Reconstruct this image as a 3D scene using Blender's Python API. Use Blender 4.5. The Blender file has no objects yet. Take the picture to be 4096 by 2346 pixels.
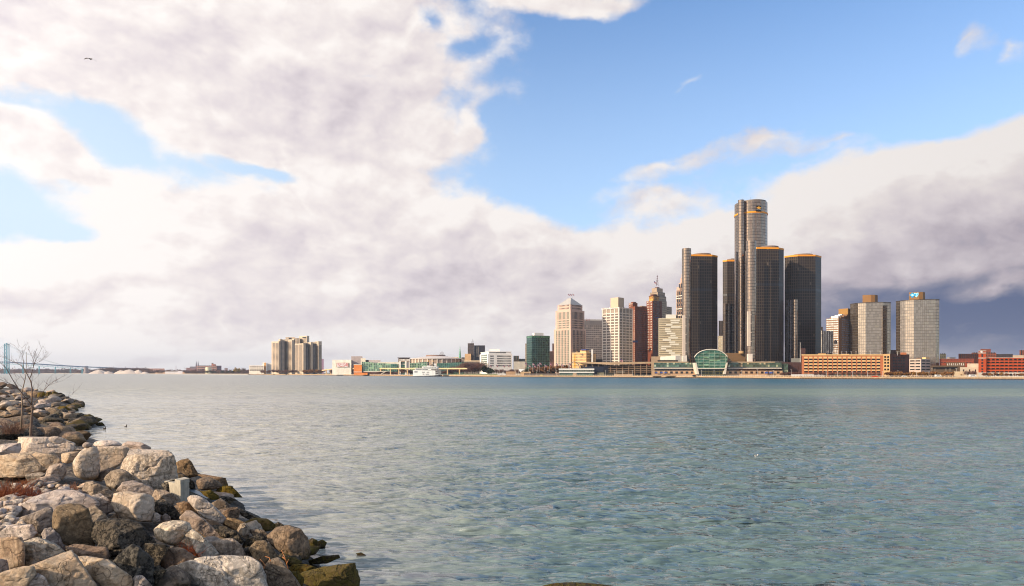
import bpy, math, random
import numpy as np
from mathutils import Vector
R=math.radians
F=2740.0; CX=2048.0; HY=1491.0; EYE=6.0
scene=bpy.context.scene; COL=scene.collection
# ---------------------------------------------------------------- camera
cam=bpy.data.cameras.new('camera'); cam.sensor_width=36; cam.lens=36*F/4096
cam.shift_y=(HY-1173)/4096; cam.clip_start=.1; cam.clip_end=60000
co=bpy.data.objects.new('camera',cam); co.location=(0,0,EYE); co.rotation_euler=(R(90),0,0); COL.objects.link(co); scene.camera=co
# ---------------------------------------------------------------- small helpers
def X(px,Y): return (px-CX)/F*Y
def Z(py,Y): return EYE-(py-HY)/F*Y
def P(px,py,Y): return (X(px,Y),Y,Z(py,Y))
def lin(c):
    return tuple(((v/255)/12.92 if v/255<=.04045 else ((v/255+.055)/1.055)**2.4) for v in c)
def new_obj(name,data,parent=None,loc=(0,0,0)):
    o=bpy.data.objects.new(name,data); COL.objects.link(o); o.location=loc
    if parent: o.parent=parent
    return o
def tag(o,label=None,cat=None,group=None,kind=None):
    if label: o['label']=label
    if cat: o['category']=cat
    if group: o['group']=group
    if kind: o['kind']=kind
    return o
ORG={}
def thing(name,label,cat,loc,group=None):
    o=new_obj(name,None,None,loc); o.empty_display_size=.1; tag(o,label,cat,group); ORG[o.name]=Vector(loc); return o
def org(o): return ORG.get(o.name,Vector((0,0,0))) if o else Vector((0,0,0))
class MB:
    def __init__(s): s.v=[];s.f=[];s.uv=[];s.mi=[]
    def face(s,pts,uv=None,mi=0):
        n=len(s.v); s.v+=[tuple(p) for p in pts]; s.f.append(tuple(range(n,n+len(pts))))
        s.uv+= uv if uv else [(p[0]+p[1],p[2]) for p in pts]; s.mi.append(mi)
    def wall(s,p,q,z0,z1,u0=0,mi=0,z0b=None,z1b=None):
        L=math.dist(p,q); z0b=z0 if z0b is None else z0b; z1b=z1 if z1b is None else z1b
        s.face([(p[0],p[1],z0),(q[0],q[1],z0b),(q[0],q[1],z1b),(p[0],p[1],z1)],[(u0,z0),(u0+L,z0b),(u0+L,z1b),(u0,z1)],mi); return u0+L
    def prism(s,poly,z0,z1,mi=0,topmi=None,bottom=False):
        u=0
        for i in range(len(poly)): u=s.wall(poly[i],poly[(i+1)%len(poly)],z0,z1,u,mi)
        tm=mi if topmi is None else topmi
        s.face([(p[0],p[1],z1) for p in poly],[(p[0],-500+p[1]) for p in poly],tm)
        if bottom: s.face([(p[0],p[1],z0) for p in reversed(poly)],[(p[0],p[1]) for p in poly],tm)
        return s
    def box(s,x0,x1,y0,y1,z0,z1,mi=0):
        return s.prism([(x0,y0),(x1,y0),(x1,y1),(x0,y1)],z0,z1,mi,bottom=True)
    def bar(s,a,b,w,h=None,mi=0):       # box beam from a to b
        a=Vector(a);b=Vector(b);h=h or w; d=(b-a).normalized()
        up=Vector((0,0,1)) if abs(d.z)<.95 else Vector((0,1,0))
        sx=d.cross(up).normalized()*w/2; sy=sx.cross(d).normalized()*h/2
        c=[[e+sx*i+sy*j for i,j in ((-1,-1),(1,-1),(1,1),(-1,1))] for e in (a,b)]
        for k in range(4): s.face([c[0][k],c[1][k],c[1][(k+1)%4],c[0][(k+1)%4]],None,mi)
        s.face(c[0],None,mi); s.face(c[1][::-1],None,mi); return s
    def tube(s,pts,rs,n=6,mi=0,cap=True):
        pts=[Vector(p) for p in pts]; rings=[]; ref=Vector((.3,1,.1)).normalized()
        if not hasattr(rs,'__len__'): rs=[rs]*len(pts)
        for i,p in enumerate(pts):
            d=(pts[min(i+1,len(pts)-1)]-pts[max(i-1,0)]).normalized()
            a=d.cross(ref).normalized(); b=d.cross(a)
            k=len(s.v); s.v+=[tuple(p+(a*math.cos(t)+b*math.sin(t))*rs[i]) for t in [2*math.pi*j/n for j in range(n)]]; rings.append(k)
        for i in range(len(rings)-1):
            for j in range(n):
                a0=rings[i]+j;a1=rings[i]+(j+1)%n;b0=rings[i+1]+j;b1=rings[i+1]+(j+1)%n
                s.f.append((a0,a1,b1,b0)); s.uv+=[(j,i),(j+1,i),(j+1,i+1),(j,i+1)]; s.mi.append(mi)
        if cap:
            for k,rev in ((rings[0],1),(rings[-1],0)):
                idx=list(range(k,k+n)); s.f.append(tuple(idx[::-1] if rev else idx)); s.uv+=[(0,0)]*n; s.mi.append(mi)
        return s
    def build(s,name,mats,parent=None,smooth=False,loc=None,uv=True,offset=None):
        if not isinstance(mats,(list,tuple)): mats=[mats]
        o0=org(parent) if parent else Vector(loc or (0,0,0))
        me=bpy.data.meshes.new(name); me.from_pydata([(x-o0.x,y-o0.y,z-o0.z) for x,y,z in s.v],[],s.f)
        for m in mats: me.materials.append(m)
        me.polygons.foreach_set('material_index',s.mi)
        if smooth: me.polygons.foreach_set('use_smooth',[True]*len(s.f))
        if uv:
            l=me.uv_layers.new(name='UVMap'); l.data.foreach_set('uv',[c for t in s.uv for c in t])
        me.update()
        o=new_obj(name,me,parent,(0,0,0) if parent else (loc or (0,0,0)))
        ORG[o.name]=o0; return o
def copy_tree(o,loc=None,label=None,scale=None,rz=None):
    def cp(a,par):
        c=a.copy(); COL.objects.link(c); c.parent=par
        for ch in list(a.children): cp(ch,c)
        return c
    c=cp(o,None)
    if loc is not None: c.location=loc
    if scale is not None: c.scale=(scale,)*3 if not hasattr(scale,'__len__') else scale
    if rz is not None: c.rotation_euler.z=rz
    if label: c['label']=label
    return c
def quadcorner(L,C,Rr,D,a):
    """footprint with its near corner at pixel C, depth D; right wall turned by angle a; walls end at pixels L and Rr"""
    cx=X(C,D)
    def reach(px,dx,dy):
        k=(px-CX)/F; return (k*D-cx)/(dx-k*dy)
    tr=reach(Rr,math.cos(a),math.sin(a)); tl=reach(L,-math.sin(a),math.cos(a))
    r=(cx+tr*math.cos(a),D+tr*math.sin(a)); l=(cx-tl*math.sin(a),D+tl*math.cos(a))
    return [l,(cx,D),r,(l[0]+r[0]-cx,l[1]+r[1]-D)]
def front(L,Rr,D,dep,a=0.0):
    x0,x1=X(L,D),X(Rr,D); 
    if a==0:   # side walls run straight away from the river view, so only the front shows
        k=((L if L>CX else Rr)-CX)/F; h=math.hypot(k,1); s=dep/h*1.0; return [(x0,D),(x1,D),(x1+k*s,D+s),(x0+k*s,D+s)]
    k=(Rr-CX)/F; t=(k*D-x0)/(math.cos(a)-k*math.sin(a)); q=(x0+t*math.cos(a),D+t*math.sin(a))
    n=(-math.sin(a)*dep,math.cos(a)*dep); return [(x0,D),q,(q[0]+n[0],q[1]+n[1]),(x0+n[0],D+n[1])]
def inset(poly,d):
    cx=sum(p[0] for p in poly)/len(poly); cy=sum(p[1] for p in poly)/len(poly); out=[]
    n=len(poly)
    for i in range(n):
        a,b,c=poly[i-1],poly[i],poly[(i+1)%n]
        def off(p,q):
            L=math.dist(p,q); nx,ny=-(q[1]-p[1])/L,(q[0]-p[0])/L
            return (p[0]+nx*d,p[1]+ny*d),(q[0]+nx*d,q[1]+ny*d)
        p1,p2=off(a,b); p3,p4=off(b,c)
        d1=(p2[0]-p1[0],p2[1]-p1[1]); d2=(p4[0]-p3[0],p4[1]-p3[1]); den=d1[0]*d2[1]-d1[1]*d2[0]
        if abs(den)<1e-6: out.append(p2); continue
        t=((p3[0]-p1[0])*d2[1]-(p3[1]-p1[1])*d2[0])/den; out.append((p1[0]+d1[0]*t,p1[1]+d1[1]*t))
    return out
def lerp2(p,q,t): return (p[0]+(q[0]-p[0])*t,p[1]+(q[1]-p[1])*t)
# ---------------------------------------------------------------- node helper
class NG:
    def __init__(s,nt): s.nt=nt; s.l=nt.links
    def n(s,t,inp=None,**kw):
        nd=s.nt.nodes.new(t)
        for k,v in kw.items(): setattr(nd,k,v)
        for k,v in (inp or {}).items(): s.set(nd.inputs[k],v)
        return nd
    def set(s,sock,v):
        if isinstance(v,bpy.types.NodeSocket): s.l.new(v,sock)
        elif isinstance(v,bpy.types.Node): s.l.new(v.outputs[0],sock)
        else:
            if hasattr(v,'__len__') and len(v)==3 and len(getattr(sock,'default_value',()))==4: v=(*v,1)
            sock.default_value=v
    def m(s,op,a,b=None,c=None,clamp=False):
        nd=s.nt.nodes.new('ShaderNodeMath'); nd.operation=op; nd.use_clamp=clamp
        for i,v in enumerate((a,b,c)):
            if v is not None: s.set(nd.inputs[i],v)
        return nd.outputs[0]
    def mix(s,f,a,b,blend='MIX'):
        nd=s.nt.nodes.new('ShaderNodeMix'); nd.data_type='RGBA'; nd.blend_type=blend
        s.set(nd.inputs[0],f); s.set(nd.inputs[6],a); s.set(nd.inputs[7],b); return nd.outputs[2]
    def fmix(s,f,a,b):
        nd=s.nt.nodes.new('ShaderNodeMix'); s.set(nd.inputs[0],f); s.set(nd.inputs[2],a); s.set(nd.inputs[3],b); return nd.outputs[0]
    def noise(s,vec,scale,detail=3,rough=.5,dist=0,dim='3D'):
        return s.n('ShaderNodeTexNoise',{'Vector':vec,'Scale':scale,'Detail':detail,'Roughness':rough,'Distortion':dist},noise_dimensions=dim).outputs[0]
    def ramp(s,f,stops,interp='LINEAR'):
        nd=s.n('ShaderNodeValToRGB',{'Fac':f}); r=nd.color_ramp; r.interpolation=interp
        while len(r.elements)<len(stops): r.elements.new(.5)
        for e,(p,c) in zip(r.elements,stops): e.position=p; e.color=(*c,1) if len(c)==3 else c
        return nd.outputs[0]
    def sstep(s,v,a,b):
        return s.n('ShaderNodeMapRange',{0:v,1:a,2:b,3:0.,4:1.},interpolation_type='SMOOTHSTEP').outputs[0]
    def mrange(s,v,a,b,c,d): return s.n('ShaderNodeMapRange',{0:v,1:a,2:b,3:c,4:d}).outputs[0]
def mat(name):
    m=bpy.data.materials.new(name); m.use_nodes=True; g=NG(m.node_tree)
    return m,g,m.node_tree.nodes['Principled BSDF']
MC={}
def plain(name,col,rough=.8,var=.18,scale=.3,metal=0.,bump=0.,spec=.3):
    if name in MC: return MC[name]
    m,g,b=mat(name); c=lin(col)
    pos=g.n('ShaderNodeNewGeometry').outputs['Position']
    nz=g.noise(pos,scale,5,.65); k=g.mrange(nz,.3,.7,1-var,1+var)
    st=g.noise(g.n('ShaderNodeVectorMath',{0:pos,1:(1.,1.,.12)},operation='MULTIPLY').outputs[0],scale*4,3,.6)
    k=g.m('MULTIPLY',k,g.mrange(st,.3,.75,1-var*.5,1+var*.4))
    g.set(b.inputs['Base Color'],g.mix(1.,c,g.n('ShaderNodeCombineColor',{0:k,1:k,2:k}).outputs[0],'MULTIPLY'))
    b.inputs['Roughness'].default_value=rough; b.inputs['Metallic'].default_value=metal; b.inputs['Specular IOR Level'].default_value=spec
    if bump: g.set(b.inputs['Normal'],g.n('ShaderNodeBump',{'Height':nz,'Strength':bump,'Distance':.1}).outputs[0])
    MC[name]=m; return m
def grid(name,glass,frame,cw,fh,wu,wv,metal=.0,rough=.1,var=.5,fmetal=0.,frough=.5,spec=.6,bright=None,bp=.9,wob=.0,wallv=None,uvoff=(0,0)):
    """curtain wall: panes of glass in cells cw x fh metres with mullions (wu, wv = mullion share of the cell); some panes brighter (blinds)"""
    if name in MC: return MC[name]
    m,g,b=mat(name)
    uv=g.n('ShaderNodeSeparateXYZ',{0:g.n('ShaderNodeUVMap').outputs[0]})
    cu=g.m('DIVIDE',g.m('ADD',uv.outputs[0],uvoff[0]),cw); cv=g.m('DIVIDE',g.m('ADD',uv.outputs[1],uvoff[1]),fh)
    fu=g.m('FRACT',cu); fv=g.m('FRACT',cv)
    fr=g.m('MAXIMUM',g.m('LESS_THAN',fu,wu),g.m('LESS_THAN',fv,wv))
    cell=g.n('ShaderNodeCombineXYZ',{0:g.m('FLOOR',cu),1:g.m('FLOOR',cv)}).outputs[0]
    wn=g.n('ShaderNodeTexWhiteNoise',{'Vector':cell},noise_dimensions='2D')
    k=g.mrange(wn.outputs[0],0.,1.,1-var,1+var)
    gc=g.mix(1.,lin(glass),g.n('ShaderNodeCombineColor',{0:k,1:k,2:k}).outputs[0],'MULTIPLY')
    if bright: gc=g.mix(g.m('GREATER_THAN',wn.outputs[0],bp),gc,lin(bright))
    pos=g.n('ShaderNodeNewGeometry').outputs['Position']
    dirt=g.mrange(g.noise(pos,.08,4,.6),.3,.7,.85,1.12)
    fc=g.mix(1.,lin(frame),g.n('ShaderNodeCombineColor',{0:dirt,1:dirt,2:dirt}).outputs[0],'MULTIPLY')
    g.set(b.inputs['Base Color'],g.mix(fr,gc,fc))
    g.set(b.inputs['Metallic'],g.fmix(fr,metal,fmetal)); g.set(b.inputs['Roughness'],g.fmix(fr,rough,frough))
    b.inputs['Specular IOR Level'].default_value=spec
    if wob:
        h=g.m('ADD',g.noise(pos,.12,2,.5),g.m('MULTIPLY',wn.outputs[0],.0))
        g.set(b.inputs['Normal'],g.n('ShaderNodeBump',{'Height':h,'Strength':1.,'Distance':wob}).outputs[0])
    MC[name]=m; return m
# ---------------------------------------------------------------- sun and sky
SUN_AZ,SUN_EL=R(-118),R(24)
sd=Vector((math.sin(SUN_AZ)*math.cos(SUN_EL),math.cos(SUN_AZ)*math.cos(SUN_EL),math.sin(SUN_EL)))
L=bpy.data.lights.new('sun','SUN'); L.energy=4.8; L.angle=R(.6); L.color=(1,.83,.62)
lo=new_obj('sun',L); lo.rotation_euler=sd.to_track_quat('Z','Y').to_euler()
w=bpy.data.worlds.new('World'); scene.world=w; w.use_nodes=True
for n in list(w.node_tree.nodes): w.node_tree.nodes.remove(n)
g=NG(w.node_tree)
sky=g.n('ShaderNodeTexSky',sky_type='NISHITA'); sky.sun_disc=False; sky.sun_elevation=SUN_EL; sky.sun_rotation=SUN_AZ
sky.air_density=1.0; sky.dust_density=.6; sky.ozone_density=2.0
gen=g.n('ShaderNodeTexCoord').outputs['Generated']
xyz=g.n('ShaderNodeSeparateXYZ',{0:gen}); x_,y_,z_=xyz.outputs[0],xyz.outputs[1],xyz.outputs[2]
az=g.m('ARCTAN2',x_,y_); hor=g.m('SQRT',g.m('ADD',g.m('MULTIPLY',x_,x_),g.m('MULTIPLY',y_,y_)))
el=g.m('DIVIDE',z_,g.m('MAXIMUM',hor,.02)); el=g.m('MINIMUM',g.m('MAXIMUM',el,-.2),4.)
ae=g.n('ShaderNodeCombineXYZ',{0:az,1:el,2:0.}).outputs[0]
elw=g.m('MULTIPLY',g.m('POWER',g.m('MAXIMUM',g.m('ADD',el,.02),.0),.8),1.3)
aw=g.n('ShaderNodeCombineXYZ',{0:az,1:elw,2:0.}).outputs[0]
# warp so that every cloud edge is ragged
wrp=g.n('ShaderNodeTexNoise',{'Vector':aw,'Scale':5.5,'Detail':5.,'Roughness':.55},noise_dimensions='3D').outputs[1]
wv=g.n('ShaderNodeVectorMath',{0:g.n('ShaderNodeVectorMath',{0:wrp,1:(.5,.5,.5)},operation='SUBTRACT').outputs[0],1:(.13,.10,0.)},operation='MULTIPLY').outputs[0]
aew=g.n('ShaderNodeVectorMath',{0:ae,1:wv},operation='ADD').outputs[0]
def blob(px,py,rx,ry,rot,vec):
    a=math.atan((px-CX)/F); e=(HY-py)/F*math.cos(a)
    mp=g.n('ShaderNodeMapping',{'Vector':vec,'Location':(a,e,0),'Rotation':(0,0,R(rot)),'Scale':(rx/F,ry/F,1)},vector_type='TEXTURE')
    gr=g.n('ShaderNodeTexGradient',{'Vector':mp.outputs[0]},gradient_type='SPHERICAL')
    return gr.outputs['Fac']
def field(items,vec,base=0.):
    acc=base
    for px,py,rx,ry,rot,k in items:
        acc=g.m('ADD',acc,g.m('MULTIPLY',blob(px,py,rx,ry,rot,vec),k))
    return acc
#CLOUDS
COV=[ # px,py,rx,ry,rot(deg, + = counterclockwise),strength
 (700,200,1900,520,-4,2.2),(1500,60,700,330,0,1.2),(1250,450,650,400,-20,1.2),(0,120,900,460,0,.8),
 (60,500,230,110,0,1.5),(180,610,260,50,-10,1.1),
 (430,560,700,120,-9,-1.85),(1050,665,330,50,-14,-1.5),(0,760,440,180,0,-2.0),(180,900,320,110,0,-1.3),(100,440,330,60,-10,-.8),
 (1100,1000,1500,520,-6,2.0),(560,960,700,330,0,1.2),(0,1090,600,280,0,1.0),(1750,1050,700,380,-16,1.3),
 (330,930,220,70,-10,-1.4),(1480,290,170,50,0,-1.3),(1700,90,140,60,-30,-1.2),(1850,210,130,70,0,-1.0),
 (2300,1230,1500,440,0,1.6),(2900,850,800,200,12,.9),(3100,1080,1500,420,13,1.7),(3800,900,1200,400,10,1.9),(4350,850,800,420,0,1.3),(3850,1250,900,300,0,1.6),(3950,1420,1100,160,0,1.8),
 (2330,10,480,80,0,1.9),(2790,290,230,80,20,1.6),(3850,185,190,120,40,1.9),(4070,225,220,100,-5,2.0),(2650,625,300,70,10,1.7),(3050,570,320,100,5,2.1),(2640,740,440,120,5,1.6),(3330,570,300,60,8,1.0),
 (1650,350,160,60,0,.6),(1870,500,110,60,60,.8),(2700,420,120,40,10,.5),
 (500,1400,1300,150,0,.75),(1600,1400,1500,220,0,1.0),(2600,560,900,400,0,-.6),(2950,250,1300,420,0,-1.0),(2050,700,330,240,0,-1.2),(3900,330,900,260,6,-1.3)]
SHD=[ # shading of the cloud masses: + = deeper grey
 (1000,330,1500,280,-8,.16),(250,200,900,200,0,-.12),(1700,200,500,250,0,.04),(1350,1040,1000,200,-4,.22),(700,1225,900,110,-3,.28),(1900,1060,600,120,0,.12),(0,1190,500,80,0,.18),
 (430,1010,520,260,0,-.6),(400,760,900,160,0,-.25),(1150,690,600,110,0,-.22),(1850,860,400,110,-15,-.25),
 (3900,1100,1400,360,6,.32),(3000,950,900,260,8,-.18),(3500,1180,900,200,0,.16),(3950,960,900,200,0,.22),(3950,1360,1100,200,0,1.1),(4000,1250,900,170,0,.7),(3200,760,900,130,14,-.35),(3900,590,900,130,8,-.35),
 (2500,1120,900,160,0,.14),(2000,1200,700,90,0,.12),(2600,960,700,130,10,-.15),(3000,1360,700,140,0,.1),(4000,1180,300,40,4,-.5),(3900,1310,260,30,3,-.25),(900,1440,2600,120,0,-.3),(300,1300,900,90,0,-.12),(2000,1380,900,150,0,-.1)]
cov=field(COV,aew,-.48)
n1=g.noise(aw,3.6,9,.56,.15); n2=g.noise(g.n('ShaderNodeVectorMath',{0:aw,1:(-.020,.028,.0)},operation='ADD').outputs[0],3.6,9,.56,.15)
nb=g.noise(aw,14.,7,.62,.1)
# billows: rounded heads with creases between them, lit from the sun's side
aw2=g.n('ShaderNodeVectorMath',{0:aw,1:g.n('ShaderNodeVectorMath',{0:g.n('ShaderNodeVectorMath',{0:wrp,1:(.5,.5,.5)},operation='SUBTRACT').outputs[0],1:(.10,.08,0.)},operation='MULTIPLY').outputs[0]},operation='ADD').outputs[0]
def bil(v): return g.m('ABSOLUTE',g.m('SUBTRACT',g.noise(v,5.2,6,.52),.5))
b1=bil(aw2); b2=bil(g.n('ShaderNodeVectorMath',{0:aw2,1:(-.015,.021,0.)},operation='ADD').outputs[0])
brl=g.m('SUBTRACT',b1,b2)
# elsewhere in the sky (behind and above the camera): broken cloud of the same kind
rest=g.sstep(g.m('ABSOLUTE',az),.66,.95)
cov=g.fmix(rest,cov,-.1)
hi=g.sstep(el,.62,.9); cov=g.fmix(hi,cov,-.3)
dens=g.m('ADD',cov,g.m('MULTIPLY',g.m('SUBTRACT',n1,.5),3.4))
dens=g.m('ADD',dens,g.m('MULTIPLY',g.m('SUBTRACT',nb,.5),1.05))
dens=g.m('ADD',dens,g.m('MULTIPLY',g.m('SUBTRACT',b1,.08),1.6))
dens=g.m('ADD',dens,g.m('MULTIPLY',g.m('SUBTRACT',g.noise(aw,34.,5,.6),.5),.5))
mask=g.sstep(dens,-.42,.62)
relief=g.m('ADD',g.m('MULTIPLY',g.m('SUBTRACT',n1,n2),2.3),g.m('MULTIPLY',brl,2.3))   # cloud tops towards the sun catch its light
shd=field(SHD,aew,.13)
shd=g.fmix(rest,shd,.45)
thick=g.sstep(dens,.2,1.8)
sh=g.m('SUBTRACT',g.m('ADD',shd,g.m('MULTIPLY',thick,.10)),g.m('MULTIPLY',relief,1.0))
sh=g.m('ADD',sh,g.m('MULTIPLY',g.m('SUBTRACT',nb,.5),.16))
sh=g.m('MULTIPLY',sh,.62,clamp=True)
ccol=g.ramp(sh,[(0.,(1.05,.99,.955)),(.12,(.95,.875,.855)),(.3,(.79,.715,.745)),(.52,(.57,.505,.565)),(.72,(.31,.31,.41)),(1.,(.12,.16,.30))])
# sun-side clouds are brighter (they surround the sun behind the camera's left shoulder)
dt=g.n('ShaderNodeVectorMath',{0:gen,1:tuple(sd)},operation='DOT_PRODUCT').outputs['Value']
glow=g.m('ADD',g.m('MULTIPLY',g.sstep(dt,.1,.95),.55),1.)
glow=g.m('ADD',glow,g.m('MULTIPLY',g.m('POWER',g.m('MAXIMUM',dt,0.),10.),2.))
lft=g.mrange(az,-.64,.64,1.10,.88)
glow=g.m('MULTIPLY',glow,lft)
ccol=g.mix(1.,ccol,g.n('ShaderNodeCombineColor',{0:glow,1:glow,2:g.m('MULTIPLY',glow,1.0)}).outputs[0],'MULTIPLY')
skc=g.mix(1.,sky.outputs[0],(.84,1.08,1.32),'MULTIPLY')
# thin pale air near the horizon
pal=g.m('MULTIPLY',g.m('SUBTRACT',1.,g.sstep(el,-.05,.68)),.68)
pal=g.m('ADD',pal,g.m('MULTIPLY',g.sstep(az,.05,-.6),.5),clamp=True)
bg1=g.n('ShaderNodeBackground',{'Color':skc,'Strength':.155})
bgp=g.n('ShaderNodeBackground',{'Color':(.68,.83,.98),'Strength':1.0})
mx0=g.n('ShaderNodeMixShader',{0:pal,1:bg1,2:bgp})
bg2=g.n('ShaderNodeBackground',{'Color':ccol,'Strength':.86})
mx=g.n('ShaderNodeMixShader',{0:mask,1:mx0,2:bg2})
bgg=g.n('ShaderNodeBackground',{'Color':(1.,.86,.62),'Strength':g.m('MULTIPLY',g.m('POWER',g.m('MAXIMUM',dt,0.),11.),2.4)})   # bright air round the sun
add=g.n('ShaderNodeAddShader',{0:mx,1:bgg})
out=g.n('ShaderNodeOutputWorld'); w.node_tree.links.new(add.outputs[0],out.inputs[0])
scene.view_settings.view_transform='Standard'; scene.view_settings.look='None'; scene.view_settings.exposure=.12
scene.cycles.pixel_filter_type='BLACKMAN_HARRIS'; scene.cycles.filter_width=1.05; scene.cycles.sample_clamp_direct=5; scene.view_settings.gamma=1
scene.cycles.use_denoising=True
scene.cycles.max_bounces=6; scene.cycles.diffuse_bounces=2; scene.cycles.glossy_bounces=3; scene.cycles.transmission_bounces=4; scene.cycles.volume_bounces=0
scene.cycles.caustics_reflective=False; scene.cycles.sample_clamp_indirect=6
# ---------------------------------------------------------------- noise in numpy (for the shapes of rocks, shore and waves)
def _h(i,j,k,s):
    n=(i*374761393+j*668265263+k*2147483647+s*1274126177)&0x7fffffff
    n=((n^(n>>13))*1274126177)&0x7fffffff
    return ((n^(n>>16))&0xffff)/65535.0*2-1
def vnoise(p,seed=0):
    i=np.floor(p).astype(np.int64); f=p-i; f=f*f*(3-2*f); r=0
    for a in (0,1):
        for b in (0,1):
            for c in (0,1):
                wgt=(f[:,0] if a else 1-f[:,0])*(f[:,1] if b else 1-f[:,1])*(f[:,2] if c else 1-f[:,2])
                r=r+wgt*_h(i[:,0]+a,i[:,1]+b,i[:,2]+c,seed)
    return r
def fbm(p,seed=0,o=4,g_=.5):
    r=0;a=1.
    for k in range(o): r=r+a*vnoise(p*2**k+k*17.3,seed+k); a*=g_
    return r
# ---------------------------------------------------------------- near shore
SHY=[0,10,15,19.4,24.2,27.4,33,40,48,59,70,82,95,110,125,150,165,178,190,240,400]
SHX=[2,-.3,-2.6,-4.5,-6.8,-9.2,-13.1,-17.5,-24,-37,-44,-49,-62,-70,-78,-99,-110,-117,-138,-190,-320]
def shore_x(y): return np.interp(y,SHY,SHX)
def ground(x,y):
    d=shore_x(y)-x
    top=np.interp(y,[0,40,70,400],[2.75,2.7,2.3,2.6])
    return np.where(d>0,top*(1-np.exp(-np.maximum(d,0)*.42/top)),np.maximum(d*.35,-3))
def ray_ground(px,py,lift=0.):
    ys=np.geomspace(7,300,1500); xs=(px-CX)/F*ys; zs=EYE-(py-HY)/F*ys
    hit=np.nonzero(zs<=ground(xs,ys)+lift)[0]
    return float(ys[hit[0]]) if len(hit) else 200.
def shore_mat():
    m,g,b=mat('shore_soil'); pos=g.n('ShaderNodeNewGeometry').outputs['Position']
    v=g.n('ShaderNodeTexVoronoi',{'Vector':pos,'Scale':7.}); n=g.noise(pos,1.2,5,.6)
    c=g.mix(g.mrange(v.outputs['Color'],0.,1.,0.,1.),lin((70,60,50)),lin((165,150,132)))
    c=g.mix(g.mrange(n,.35,.65,0.,1.),c,lin((58,48,38)))
    z=g.n('ShaderNodeSeparateXYZ',{0:pos}).outputs[2]
    c=g.mix(g.mrange(z,.1,.9,0.,1.),lin((36,30,18)),c); g.set(b.inputs['Base Color'],c)
    b.inputs['Roughness'].default_value=.9
    g.set(b.inputs['Normal'],g.n('ShaderNodeBump',{'Height':v.outputs[0],'Strength':1.,'Distance':.08}).outputs[0]); return m
ys=np.concatenate([np.linspace(2,60,130),np.linspace(61,260,130),np.linspace(264,420,20)])
ts=np.concatenate([np.linspace(-12,30,120),np.linspace(31,160,40)])   # distance inland from the waterline
YY,TT=np.meshgrid(ys,ts,indexing='ij'); XX=shore_x(YY)-TT; ZZ=ground(XX,YY)-.22
ZZ=ZZ+.12*fbm(np.stack([XX.ravel()*.7,YY.ravel()*.7,YY.ravel()*0],1),3,3).reshape(XX.shape)
ny,nt=YY.shape; V=np.stack([XX,YY,ZZ],-1).reshape(-1,3)
idx=np.arange(ny*nt).reshape(ny,nt); Fc=np.stack([idx[:-1,:-1],idx[:-1,1:],idx[1:,1:],idx[1:,:-1]],-1).reshape(-1,4)[:,::-1]
def npmesh(name,V,Fc,m,smooth=True,loc=None):
    me=bpy.data.meshes.new(name); me.vertices.add(len(V)); me.vertices.foreach_set('co',np.ascontiguousarray(V,dtype=np.float32).ravel())
    k=Fc.shape[1]; me.loops.add(Fc.size); me.loops.foreach_set('vertex_index',np.ascontiguousarray(Fc,dtype=np.int32).ravel())
    me.polygons.add(len(Fc)); me.polygons.foreach_set('loop_start',np.arange(0,Fc.size,k,dtype=np.int32))
    me.polygons.foreach_set('use_smooth',np.full(len(Fc),smooth)); me.materials.append(m); me.update(calc_edges=True); me.validate()
    return me
tag(new_obj('near_shore_ground',npmesh('near_shore_ground',V,Fc,shore_mat())),kind='structure')
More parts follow.
